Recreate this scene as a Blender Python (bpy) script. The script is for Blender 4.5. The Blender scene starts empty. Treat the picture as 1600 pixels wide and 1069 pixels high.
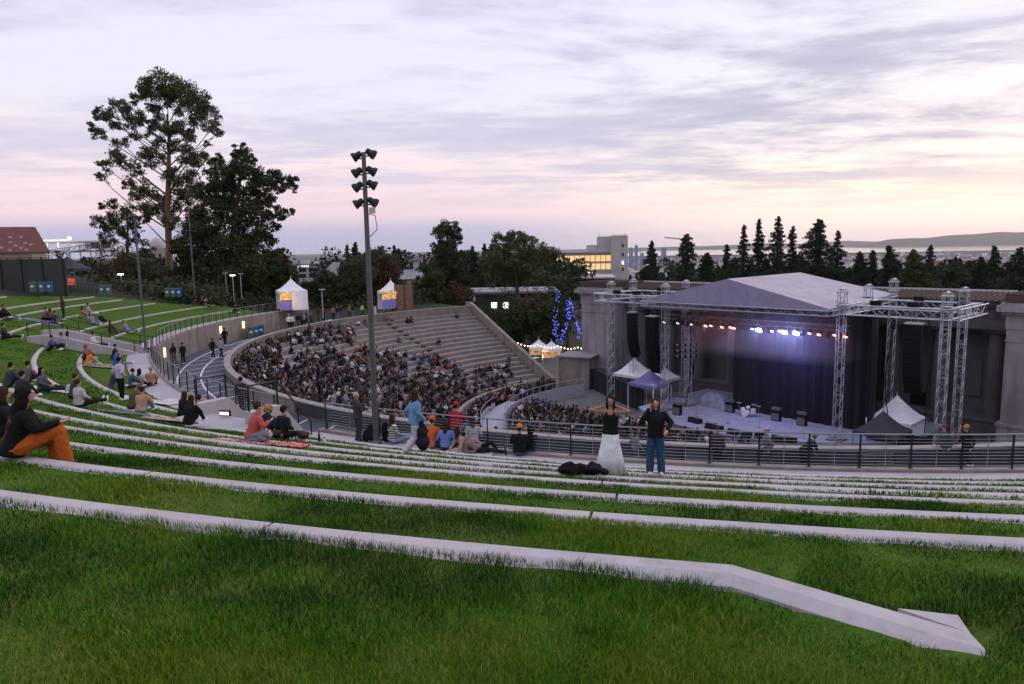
import bpy, bmesh, math, random
import numpy as np
from mathutils import Vector, Matrix, noise
random.seed(7); rng=np.random.default_rng(7)
R=math.radians
scn=bpy.context.scene; col=scn.collection
# ---------------------------------------------------------------- camera, sky, sun, exposure
FPX,PITCH,ROLL=1115.8,0.13137,0.01829
cp,sp=math.cos(PITCH),math.sin(PITCH); cr,sr=math.cos(ROLL),math.sin(ROLL)
FW=Vector((0,cp,-sp)); RX=Vector((1,0,0)); UP=Vector((0,sp,cp))
RX2=cr*RX-sr*UP; UP2=sr*RX+cr*UP
cam=bpy.data.objects.new('camera',bpy.data.cameras.new('camera')); col.objects.link(cam); scn.camera=cam
m=Matrix((RX2,UP2,-FW)).transposed().to_4x4(); cam.matrix_world=m
cam.data.sensor_width=36; cam.data.lens=36*FPX/1600; cam.data.clip_start=.05; cam.data.clip_end=60000
scn.view_settings.view_transform='Standard'; scn.view_settings.look='None'; scn.view_settings.gamma=1
scn.view_settings.exposure=0.16
scn.cycles.max_bounces=5; scn.cycles.transparent_max_bounces=8; scn.cycles.volume_bounces=0
SUN_EL,SUN_AZ=R(12),R(52)      # low in the west, to the right of the view, behind cloud
world=bpy.data.worlds.new('World'); scn.world=world; world.use_nodes=True
def nd(nt,t,**k):
    n=nt.nodes.new(t)
    for a,b in k.items(): setattr(n,a,b)
    return n
def math_(nt,op,a,b=None,c=None,clamp=False):
    n=nd(nt,'ShaderNodeMath',operation=op,use_clamp=clamp)
    for i,v in enumerate((a,b,c)):
        if v is None: continue
        if isinstance(v,(int,float)): n.inputs[i].default_value=v
        else: nt.links.new(v,n.inputs[i])
    return n.outputs[0]
def mixc(nt,f,a,b,bt='MIX'):
    n=nd(nt,'ShaderNodeMix',data_type='RGBA',blend_type=bt)
    for i,v in ((0,f),(6,a),(7,b)):
        if isinstance(v,(int,float)): n.inputs[i].default_value=v
        elif isinstance(v,tuple): n.inputs[i].default_value=(*v[:3],1)
        else: nt.links.new(v,n.inputs[i])
    return n.outputs[2]
def ramp(nt,f,stops,interp='LINEAR'):
    n=nd(nt,'ShaderNodeValToRGB'); n.color_ramp.interpolation=interp
    e=n.color_ramp.elements
    while len(e)<len(stops): e.new(.5)
    for i,(p,c) in enumerate(stops):
        e[i].position=p; e[i].color=(*c[:3],1) if isinstance(c,tuple) else (c,c,c,1)
    nt.links.new(f,n.inputs[0]); return n.outputs[0]
def build_world():
    nt=world.node_tree; nt.nodes.clear(); L=nt.links
    out=nd(nt,'ShaderNodeOutputWorld'); bg=nd(nt,'ShaderNodeBackground')
    tc=nd(nt,'ShaderNodeTexCoord'); sx=nd(nt,'ShaderNodeSeparateXYZ'); L.new(tc.outputs['Generated'],sx.inputs[0])
    x,y,z=sx.outputs
    # gradient by elevation (value 0..1 = sin elevation 0..0.5)
    zz=math_(nt,'MULTIPLY',z,2,clamp=True)
    east=ramp(nt,zz,[(0,(.50,.51,.70)),(.055,(.52,.51,.70)),(.10,(.90,.68,.74)),(.22,(.90,.75,.79)),(.36,(.80,.755,.87)),(.7,(.755,.745,.92)),(1,(.80,.80,.96))])
    west=ramp(nt,zz,[(0,(1.0,.84,.84)),(.03,(1.12,.92,.86)),(.07,(1.15,.92,.80)),(.14,(1.08,.91,.79)),(.25,(.95,.86,.86)),(.42,(.86,.82,.90)),(.7,(.79,.775,.93)),(1,(.80,.80,.96))])
    hl=math_(nt,'SQRT',math_(nt,'ADD',math_(nt,'MULTIPLY',x,x),math_(nt,'MULTIPLY',y,y)))
    az=math_(nt,'DIVIDE',x,hl)             # sin of azimuth, right positive
    wf=nd(nt,'ShaderNodeMapRange',interpolation_type='SMOOTHSTEP'); L.new(az,wf.inputs[0]); wf.inputs[1].default_value=-.12; wf.inputs[2].default_value=.42
    base=mixc(nt,wf.outputs[0],east,west)
    # cloud deck: direction projected on a plane overhead
    zc=math_(nt,'ADD',math_(nt,'MAXIMUM',z,0),.06)
    px=math_(nt,'DIVIDE',x,zc); py=math_(nt,'DIVIDE',y,zc)
    cx=nd(nt,'ShaderNodeCombineXYZ'); L.new(px,cx.inputs[0]); L.new(py,cx.inputs[1])
    mp=nd(nt,'ShaderNodeMapping'); L.new(cx.outputs[0],mp.inputs[0])
    mp.inputs['Rotation'].default_value=(0,0,R(-14)); mp.inputs['Scale'].default_value=(.60,1.05,1); mp.inputs['Location'].default_value=(3.1,1.4,0)
    n1=nd(nt,'ShaderNodeTexNoise'); L.new(mp.outputs[0],n1.inputs['Vector']); n1.inputs['Scale'].default_value=.75; n1.inputs['Detail'].default_value=8; n1.inputs['Roughness'].default_value=.66; n1.inputs['Distortion'].default_value=.5
    n2=nd(nt,'ShaderNodeTexNoise'); L.new(mp.outputs[0],n2.inputs['Vector']); n2.inputs['Scale'].default_value=2.6; n2.inputs['Detail'].default_value=6; n2.inputs['Roughness'].default_value=.62
    s=math_(nt,'ADD',math_(nt,'MULTIPLY',n1.outputs[0],.72),math_(nt,'MULTIPLY',n2.outputs[0],.28))
    cf=ramp(nt,s,[(.44,0.),(.49,.35),(.54,.8),(.61,1.)])
    wgt=nd(nt,'ShaderNodeMapRange'); L.new(az,wgt.inputs[0]); wgt.inputs[1].default_value=-.6; wgt.inputs[2].default_value=.5; wgt.inputs[3].default_value=.70; wgt.inputs[4].default_value=.95
    hz=nd(nt,'ShaderNodeMapRange',interpolation_type='SMOOTHSTEP'); L.new(z,hz.inputs[0]); hz.inputs[1].default_value=.015; hz.inputs[2].default_value=.12
    cf=math_(nt,'MULTIPLY',math_(nt,'MULTIPLY',cf,wgt.outputs[0]),hz.outputs[0])
    ccol=mixc(nt,wf.outputs[0],(.52,.515,.69),(.43,.415,.57))
    sky=mixc(nt,cf,base,ccol)
    # brighter overhead than at the horizon
    ov=nd(nt,'ShaderNodeMapRange',interpolation_type='SMOOTHSTEP'); L.new(z,ov.inputs[0]); ov.inputs[1].default_value=.33; ov.inputs[2].default_value=.9; ov.inputs[3].default_value=1; ov.inputs[4].default_value=1.25
    vm=nd(nt,'ShaderNodeVectorMath',operation='SCALE'); L.new(sky,vm.inputs[0]); L.new(ov.outputs[0],vm.inputs['Scale'])
    st=nd(nt,'ShaderNodeTexSky',sky_type='NISHITA'); st.sun_disc=False; st.sun_elevation=R(3); st.sun_rotation=SUN_AZ
    sc=nd(nt,'ShaderNodeVectorMath',operation='SCALE'); L.new(st.outputs[0],sc.inputs[0]); sc.inputs['Scale'].default_value=.012
    ad=nd(nt,'ShaderNodeVectorMath',operation='ADD'); L.new(vm.outputs[0],ad.inputs[0]); L.new(sc.outputs[0],ad.inputs[1])
    L.new(ad.outputs[0],bg.inputs[0]); bg.inputs[1].default_value=1.0
    L.new(bg.outputs[0],out.inputs[0])
build_world()
world.cycles.sampling_method='MANUAL'; world.cycles.sample_map_resolution=512
sl=bpy.data.lights.new('sun','SUN'); sl.energy=.55; sl.angle=R(35); sl.color=(1,.86,.80)
so=bpy.data.objects.new('sun',sl); col.objects.link(so)
so.rotation_euler=(R(90)-R(28),0,-SUN_AZ+math.pi)  # afterglow behind the cloud bank
sd=Vector((math.sin(SUN_AZ)*math.cos(R(28)),math.cos(SUN_AZ)*math.cos(R(28)),math.sin(R(28))))
so.rotation_euler=(-sd).to_track_quat('-Z','Y').to_euler()
# ---------------------------------------------------------------- layout maths
CX,CY=15.63,65.22
U=Vector((.677,-.736)); B=Vector((.736,.677)); STA=math.atan2(-.736,.677)
def ray(px,py):
    px=float(px);py=float(py)
    v=FW+((px-800)/FPX)*RX2-((py-534.5)/FPX)*UP2
    return v/math.hypot(v.x,v.y)
def at(px,py,z):
    v=ray(px,py); t=z/v.z; return Vector((v.x*t,v.y*t,z))
def atd(px,py,depth):
    v=ray(px,py); return v*(float(depth)/v.y)
def pj(p):
    p=Vector(p); d=p.dot(FW)
    return 800+FPX*p.dot(RX2)/d, 534.5-FPX*p.dot(UP2)/d
def S(u,b,z=0): return Vector((CX+u*U.x+b*B.x, CY+u*U.y+b*B.y, z))
def pol(r,deg,z=0): a=R(deg); return Vector((CX+r*math.cos(a),CY+r*math.sin(a),z))
def rt(x,y):
    a=math.degrees(math.atan2(y-CY,x-CX))
    if a>100: a-=360
    return math.hypot(x-CX,y-CY),a          # theta in (-260,100]
KR=[61.7,59.9,57.9,55.5,53.9,51.9,49.4,47.3]; KZ=[-2.40,-2.75,-3.25,-3.9,-4.32,-4.87,-5.59,-6.18]
KW=.27; KDROP=.10; PATHZ=-6.6; WALKZ=-8.6
def sm(a,b,x):
    t=min(1,max(0,(x-a)/(b-a))); return t*t*(3-2*t)
def rwall(th): return 43.4+1.9*sm(-150,-118,th)
def crest(r): return -2.40+.9*sm(62.1,68.5,r)+.35*sm(68,80,r)
KC=at(1143,881,-2.4); KE=at(1513,984,-2.42)
def lawn_z(x,y):
    r,th=rt(x,y)
    if r>=KR[0]+KW:
        z=crest(r)
    elif th>-102.6 and r>=KR[1]+KW:
        t=(r-KR[1]-KW)/(KR[0]-KR[1]); z=KZ[1]+t*(KZ[0]-KZ[1])
    elif r>=KR[7]:
        z=None
        for i in range(8):
            if r>=KR[i]:
                if r<=KR[i]+KW: z=KZ[i]
                else:
                    t=(KR[i-1]-r)/(KR[i-1]-KR[i]-KW); z=(KZ[i-1]-KDROP)*(1-t)+(KZ[i]+.02)*t
                break
    else:
        rw=rwall(th)+1.6
        if r>rw:
            t=min(1,max(0,(KR[7]-r)/(KR[7]-rw+1e-6))); z=(KZ[7]-KDROP)*(1-t)+PATHZ*t
        else: z=PATHZ
    # low side of the bent kerb end close to the camera
    if r>KR[1]+KW and y<9:
        d=(KE-KC).xy.normalized(); w=Vector((x,y))-KC.xy; side=d.x*w.y-d.y*w.x; al=w.dot(d); Ln=(KE-KC).xy.length
        if side>0 and al>0: z-= .20*sm(0,.25,al)*(1-sm(Ln-.5,Ln+.5,al))*(1-sm(.2,1.6,side))
        elif side<=0 and -1<al<Ln+1: z-=.045*(1-sm(.4,1.2,-side))*sm(-1,-.2,al)*(1-sm(Ln,Ln+1,al))
    return z
def on(px,py,fn=lawn_z,t0=2.,t1=120.):
    v=ray(px,py); t=t0
    while t<t1:
        if v.z*t<=fn(v.x*t,v.y*t)+.0: 
            return Vector((v.x*t,v.y*t,fn(v.x*t,v.y*t)))
        t+=.04
    return Vector((v.x*t,v.y*t,fn(v.x*t,v.y*t)))
# ---------------------------------------------------------------- materials
MATS={}
def mat(name,c,c2=None,rough=.8,sc=4.,detail=5,bump=0.,bsc=None,metal=0.,lo=.35,hi=.65,emit=None,es=0,spec=.4,extra=None,coord='Object',transl=0):
    if name in MATS: return MATS[name]
    M=bpy.data.materials.new(name); M.use_nodes=True; nt=M.node_tree; L=nt.links
    p=nt.nodes['Principled BSDF']; p.inputs['Roughness'].default_value=rough; p.inputs['Metallic'].default_value=metal
    p.inputs['Specular IOR Level'].default_value=spec
    tc=nd(nt,'ShaderNodeTexCoord'); V=tc.outputs[coord]
    if coord=='World':
        pass
    base=c
    if c2 is not None:
        n=nd(nt,'ShaderNodeTexNoise'); n.inputs['Scale'].default_value=sc; n.inputs['Detail'].default_value=detail; n.inputs['Roughness'].default_value=.6
        L.new(V,n.inputs['Vector']); f=ramp(nt,n.outputs[0],[(lo,0.),(hi,1.)]); base=mixc(nt,f,c,c2)
    if extra: base=extra(nt,base if not isinstance(base,tuple) else mixc(nt,0.,base,base),V)
    if isinstance(base,tuple): p.inputs['Base Color'].default_value=(*base,1)
    else: L.new(base,p.inputs['Base Color'])
    if bump:
        n=nd(nt,'ShaderNodeTexNoise'); n.inputs['Scale'].default_value=bsc or sc*6; n.inputs['Detail'].default_value=6
        L.new(V,n.inputs['Vector']); b=nd(nt,'ShaderNodeBump'); b.inputs['Strength'].default_value=min(1,bump); b.inputs['Distance'].default_value=.02
        L.new(n.outputs[0],b.inputs['Height']); L.new(b.outputs[0],p.inputs['Normal'])
    if emit: p.inputs['Emission Color'].default_value=(*emit,1); p.inputs['Emission Strength'].default_value=es
    if transl:
        p.inputs['Transmission Weight'].default_value=0
    MATS[name]=M; return M
def streaks(nt,b,V):           # vertical weather staining
    mp=nd(nt,'ShaderNodeMapping'); nt.links.new(V,mp.inputs[0]); mp.inputs['Scale'].default_value=(1.2,1.2,.12)
    n=nd(nt,'ShaderNodeTexNoise'); n.inputs['Scale'].default_value=1.4; n.inputs['Detail'].default_value=7; nt.links.new(mp.outputs[0],n.inputs['Vector'])
    f=ramp(nt,n.outputs[0],[(.46,0.),(.66,.55)]); return mixc(nt,f,b,(.10,.09,.085))
def blotch(nt,b,V):
    n=nd(nt,'ShaderNodeTexNoise'); n.inputs['Scale'].default_value=.35; n.inputs['Detail'].default_value=6; nt.links.new(V,n.inputs['Vector'])
    f=ramp(nt,n.outputs[0],[(.5,0.),(.7,.5)]); return mixc(nt,f,b,(.13,.115,.11))
def islandvar(a,b_,c_=None):
    def f(nt,b,V):
        g=nd(nt,'ShaderNodeNewGeometry'); st=[(0.,a),(.55,b_)]+([(1.,c_)] if c_ else [(1.,b_)])
        return ramp(nt,g.outputs['Random Per Island'],st)
    return f
def kerbx(nt,b,V):
    n=nd(nt,'ShaderNodeTexNoise'); n.inputs['Scale'].default_value=5.5; n.inputs['Detail'].default_value=9; n.inputs['Roughness'].default_value=.7; nt.links.new(V,n.inputs['Vector'])
    b=mixc(nt,ramp(nt,n.outputs[0],[(.48,0.),(.70,.65)]),b,(.27,.25,.22))
    n=nd(nt,'ShaderNodeTexNoise'); n.inputs['Scale'].default_value=.5; n.inputs['Detail'].default_value=3; nt.links.new(V,n.inputs['Vector'])
    b=mixc(nt,ramp(nt,n.outputs[0],[(.4,0.),(.6,.35)]),b,(.55,.45,.44))
    n=nd(nt,'ShaderNodeTexNoise'); n.inputs['Scale'].default_value=150; nt.links.new(V,n.inputs['Vector'])
    return mixc(nt,ramp(nt,n.outputs[0],[(.55,0.),(.7,.5)]),b,(.30,.28,.27))
mat('kerb_concrete',(.465,.425,.455),(.385,.35,.365),.88,1.3,8,.35,90,extra=kerbx)
mat('path_concrete',(.43,.39,.42),(.34,.31,.33),.85,.8,7,.2,40)
mat('bowl_concrete',(.255,.222,.212),(.18,.155,.15),.9,1.3,8,.3,25,extra=blotch)
mat('wall_concrete',(.27,.225,.20),(.20,.165,.15),.9,.9,8,.3,30,extra=streaks)
mat('parapet_cloth',(.035,.034,.04),(.055,.052,.058),.9,3,4)
mat('parapet_cap',(.30,.265,.26),(.22,.195,.19),.9,2.5,7,.3,40)
mat('asphalt',(.055,.058,.078),(.085,.088,.11),.85,1.5,8,.3,80)
mat('white_paint',(.72,.72,.76),(.55,.55,.6),.7,5,5)
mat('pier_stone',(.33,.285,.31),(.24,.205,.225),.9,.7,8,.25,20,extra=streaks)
mat('stage_stone_shaded',(.125,.112,.125),(.085,.076,.09),.9,.7,8,.25,20,extra=streaks)  # darker than the piers: the recess's shade is put into the colour
mat('roof_tile',(.085,.045,.04),(.055,.035,.035),.85,3,5)
mat('black_metal',(.018,.018,.02),None,.45,metal=.3)
mat('grey_metal',(.12,.115,.125),(.16,.155,.16),.55,3,metal=.3)
mat('steel_cable',(.45,.46,.5),None,.3,metal=.9)
mat('truss_alu',(.46,.47,.52),(.36,.37,.41),.38,9,metal=.6)
def seams(ax):
    def f(nt,b,V):
        sx=nd(nt,'ShaderNodeSeparateXYZ'); nt.links.new(V,sx.inputs[0]); q=math_(nt,'FRACT',math_(nt,'MULTIPLY',math_(nt,'ADD',sx.outputs[ax],50),.42)); l=math_(nt,'LESS_THAN',q,.035)
        n=nd(nt,'ShaderNodeTexNoise'); n.inputs['Scale'].default_value=.9; n.inputs['Detail'].default_value=7; nt.links.new(V,n.inputs['Vector'])
        b=mixc(nt,ramp(nt,n.outputs[0],[(.45,0.),(.7,.35)]),b,(.22,.19,.21)); return mixc(nt,math_(nt,'MULTIPLY',l,.35),b,(.12,.11,.14))
    return f
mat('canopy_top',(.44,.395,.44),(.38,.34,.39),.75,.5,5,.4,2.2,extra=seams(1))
mat('canopy_front_shaded',(.27,.245,.36),(.22,.20,.32),.75,.9,6,.5,2.2,extra=seams(0))  # same fabric as the top, with the front's shade put into its colour
mat('drape',(.012,.012,.016),(.02,.02,.028),.95,2,4)
mat('barrier_paint',(.36,.35,.40),(.28,.27,.32),.7,5)
mat('stage_deck',(.26,.27,.34),(.19,.20,.27),.6,1.2,5)
mat('black_box',(.008,.008,.009),(.014,.014,.016),.8,6,spec=.15)
mat('tent_white',(.74,.74,.80),(.64,.64,.70),.7,2,5,.1,8)
mat('tent_purple',(.17,.14,.30),(.13,.11,.24),.7,2)
mat('tent_dark',(.035,.032,.045),None,.8)
mat('soil',(.10,.085,.05),(.06,.055,.035),.95,.2,8,.3,4)
def lawnx(nt,b,V):
    n=nd(nt,'ShaderNodeTexNoise'); n.inputs['Scale'].default_value=.55; n.inputs['Detail'].default_value=7; nt.links.new(V,n.inputs['Vector'])
    f=ramp(nt,n.outputs[0],[(.42,0.),(.62,1.)]); b=mixc(nt,math_(nt,'MULTIPLY',f,.40),b,(.115,.11,.026))
    n=nd(nt,'ShaderNodeTexNoise'); n.inputs['Scale'].default_value=28; n.inputs['Detail'].default_value=4; nt.links.new(V,n.inputs['Vector'])
    f=ramp(nt,n.outputs[0],[(.35,0.),(.65,1.)]); return mixc(nt,math_(nt,'MULTIPLY',f,.6),b,(.020,.048,.006))
mat('lawn_green',(.042,.120,.007),(.075,.150,.010),.95,1.7,6,.8,30,extra=lawnx,spec=.1)
# ---------------------------------------------------------------- mesh helpers
class MB:
    def __init__(s): s.v=[]; s.f=[]; s.mi=[]
    def add(s,vs,fs,mi=0):
        o=len(s.v); s.v+= [tuple(v) for v in vs]; s.f+=[tuple(i+o for i in f) for f in fs]; s.mi+=[mi]*len(fs); return s
    def box(s,x0,x1,y0,y1,z0,z1,mi=0,M=None):
        vs=[Vector(p) for p in ((x0,y0,z0),(x1,y0,z0),(x1,y1,z0),(x0,y1,z0),(x0,y0,z1),(x1,y0,z1),(x1,y1,z1),(x0,y1,z1))]
        if M is not None: vs=[M@v for v in vs]
        return s.add(vs,[(0,3,2,1),(4,5,6,7),(0,1,5,4),(1,2,6,5),(2,3,7,6),(3,0,4,7)],mi)
    def bar(s,a,b,w,h=None,mi=0,up=Vector((0,0,1))):
        a=Vector(a);b=Vector(b);h=h or w; d=(b-a)
        if d.length<1e-6: return s
        d.normalize(); x=d.cross(up)
        if x.length<1e-3: x=d.cross(Vector((0,1,0)))
        x.normalize(); y=x.cross(d)
        vs=[p+sx*x*w/2+sy*y*h/2 for p in (a,b) for sx,sy in ((-1,-1),(1,-1),(1,1),(-1,1))]
        return s.add(vs,[(0,1,2,3),(7,6,5,4),(0,4,5,1),(1,5,6,2),(2,6,7,3),(3,7,4,0)],mi)
    def tube(s,pts,r,n=6,mi=0,caps=True):
        pts=[Vector(p) for p in pts]; rs=r if isinstance(r,(list,tuple)) else [r]*len(pts)
        vs=[];fs=[];x=None
        for i,p in enumerate(pts):
            d=(pts[min(i+1,len(pts)-1)]-pts[max(i-1,0)]).normalized()
            if x is None:
                x=d.cross(Vector((0,0,1)))
                if x.length<1e-2: x=d.cross(Vector((0,1,0)))
            x=(x-d*x.dot(d)).normalized(); y=d.cross(x)
            for k in range(n):
                a=2*math.pi*k/n; vs.append(p+rs[i]*(math.cos(a)*x+math.sin(a)*y))
        for i in range(len(pts)-1):
            for k in range(n): fs.append((i*n+k,i*n+(k+1)%n,(i+1)*n+(k+1)%n,(i+1)*n+k))
        if caps: fs+= [tuple(range(n-1,-1,-1)),tuple((len(pts)-1)*n+k for k in range(n))]
        return s.add(vs,fs,mi)
    def lathe(s,prof,n=16,mi=0,c=(0,0,0)):
        vs=[];fs=[]
        for r,z in prof:
            for k in range(n):
                a=2*math.pi*k/n; vs.append((c[0]+r*math.cos(a),c[1]+r*math.sin(a),c[2]+z))
        for i in range(len(prof)-1):
            for k in range(n): fs.append((i*n+k,i*n+(k+1)%n,(i+1)*n+(k+1)%n,(i+1)*n+k))
        fs+=[tuple(range(n-1,-1,-1)),tuple((len(prof)-1)*n+k for k in range(n))]
        return s.add(vs,fs,mi)
    def prism(s,poly,z0,z1,mi=0):
        n=len(poly); vs=[(p[0],p[1],z0) for p in poly]+[(p[0],p[1],z1) for p in poly]
        return s.add(vs,[tuple(range(n-1,-1,-1)),tuple(range(n,2*n))]+[(i,(i+1)%n,n+(i+1)%n,n+i) for i in range(n)],mi)
    def sweep(s,prof,t0,t1,step=.6,mi=0,close=True,rf=None):
        """profile [(r,z)] swept about the theatre centre; rf(theta) adds to the radius"""
        n=max(2,int(abs(t1-t0)/step)+1); k=len(prof); vs=[];fs=[]
        for i in range(n+1):
            t=t0+(t1-t0)*i/n; dr=rf(t) if rf else 0
            for r,z in prof: vs.append(pol(r+dr,t,z))
        m_=k if close else k-1
        for i in range(n):
            for j in range(m_): fs.append((i*k+j,(i+1)*k+j,(i+1)*k+(j+1)%k,i*k+(j+1)%k))
        if close: fs+=[tuple(range(k)),tuple(n*k+j for j in range(k-1,-1,-1))]
        return s.add(vs,fs,mi)
    def build(s,name,mats,parent=None,smooth=False,loc=None,rotz=0,link=True):
        me=bpy.data.meshes.new(name); me.from_pydata(s.v,[],s.f)
        if not isinstance(mats,(list,tuple)): mats=[mats]
        for m_ in mats: me.materials.append(MATS[m_] if isinstance(m_,str) else m_)
        me.polygons.foreach_set('material_index',s.mi)
        if smooth: me.polygons.foreach_set('use_smooth',[True]*len(s.f))
        me.update()
        o=bpy.data.objects.new(name,me)
        if link: col.objects.link(o)
        if parent is not None: o.parent=parent
        if loc is not None: o.location=loc
        if rotz: o.rotation_euler.z=rotz
        return o
def tag(o,label=None,cat=None,group=None,kind=None):
    if label: o['label']=label
    if cat: o['category']=cat
    if group: o['group']=group
    if kind: o['kind']=kind
    return o
def thing(name,label,cat,loc=(0,0,0),rotz=0,group=None):
    o=bpy.data.objects.new(name,None); col.objects.link(o); o.location=loc; o.rotation_euler.z=rotz; o.empty_display_size=.2
    return tag(o,label,cat,group)
def copytree(o,parent=None):
    kids=[c for c in o.children]
    c=o.copy(); col.objects.link(c); c.parent=parent
    for k in kids: copytree(k,c)
    return c
def struct(mb,name,m_,**k): return tag(mb.build(name,m_,**k),kind='structure')
# ================================================================ SETTING
TH_R=-38.
def far_z(x,y):
    d=math.hypot(x,y); return -118+ (110)*math.exp(-((max(0,d-90))/(850. if x>120 else (1250. if x<-60 else 1250-400*(x+60)/180.)))**1.2)
def ground_z(x,y):
    """terrain outside the lawn and bowl"""
    r,th=rt(x,y)
    d=math.hypot(x,y)
    back=-8.3 if th<-200 or th>95 else -16.9
    # sectors: lawn -190..-38 ; plaza -240..-195 ; behind stage rest
    a=th
    lw=sm(-206,-192,a)*(1-sm(-42,-30,a))        # lawn side weight
    pz=sm(-247,-240,a)*(1-lw)
    if a>=60: pz=0
    z_l=crest(r) if r>62.1 else lawn_z(x,y)
    if a<-165 : z_l=min(z_l,-1.8)-sm(-165,-190,a)*0
    z_o=-16.9*(1-pz)+(-8.3)*pz
    z=z_l*lw+z_o*(1-lw)
    f=far_z(x,y)
    w=sm(85,260,d) if (x>-200) else 1
    hill=0
    return z*(1-w)+(f)*w
# end line of the far lawn (kerb ends)
KEND=[-175]+[ (lambda p:rt(p.x,p.y)[1])(at(px,py,z)) for px,py,z in ((17,456,-2.75),(95,461,-3.25),(175,463,-3.9),(250,467,-4.32),(293,473,-4.87),(338,478,-5.59),(370,484,-6.18))]
def build_ground():
    # one polar sheet round the theatre, out to beyond the far shore
    rs=[44.4,46,48,50,52,54,56,58,60,62,64,67,70,75,80,90,100,115,130,150,180,220,280,360,480,650,900,1300,2000,3200,5000,8000,11500,15000,30000]
    ths=list(np.arange(-260,100.1,2.5)); mb=MB(); vs=[];fs=[]
    for r in rs:
        for t in ths[:-1]:
            p=pol(r,t); rr,th=rt(p.x,p.y); z=ground_z(p.x,p.y)
            if r<66 and -200<th<-38: z=lawn_z(p.x,p.y)-.5-.25*sm(-192,-200,th)
            if r<46 and not(-200<th<-38): z=z-.02
            vs.append((p.x,p.y,z-.12))
    n=len(ths)-1
    for i in range(len(rs)-1):
        for k in range(n): fs.append((i*n+k,(i+1)*n+k,(i+1)*n+(k+1)%n,i*n+(k+1)%n))
    mb.add(vs,fs); 
    def gx(nt,b,V):
        n_=nd(nt,'ShaderNodeTexNoise'); n_.inputs['Scale'].default_value=.004; n_.inputs['Detail'].default_value=10; nt.links.new(V,n_.inputs['Vector'])
        return mixc(nt,ramp(nt,n_.outputs[0],[(.4,0.),(.6,1.)]),b,(.11,.10,.09))
    mat('terrain',(.020,.028,.016),(.035,.036,.022),.95,.06,9,.3,2,extra=gx,spec=.1)
    struct(mb,'ground','terrain')
    mb=MB()
    p=at(800,398.,-117)
    mb.add([(900,7600,-112),(16000,5200,-112),(19000,12500,-112),(2600,13800,-112)],[(0,1,2,3)])
    mat('bay_water',(.75,.7,.7),None,.12,spec=1.,metal=.9)
    struct(mb,'bay_water','bay_water')
def kerbprof(r,z): # inner face, top, chamfer to the uphill grass
    return [(r,z-.62),(r,z-.015),(r+.015,z),(r+.165,z),(r+KW,z-.055),(r+KW,z-.62)]
ST1=(-158.5,2.0)  # stair angle, half width in degrees
ST2=(-121.6,1.45)
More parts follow.
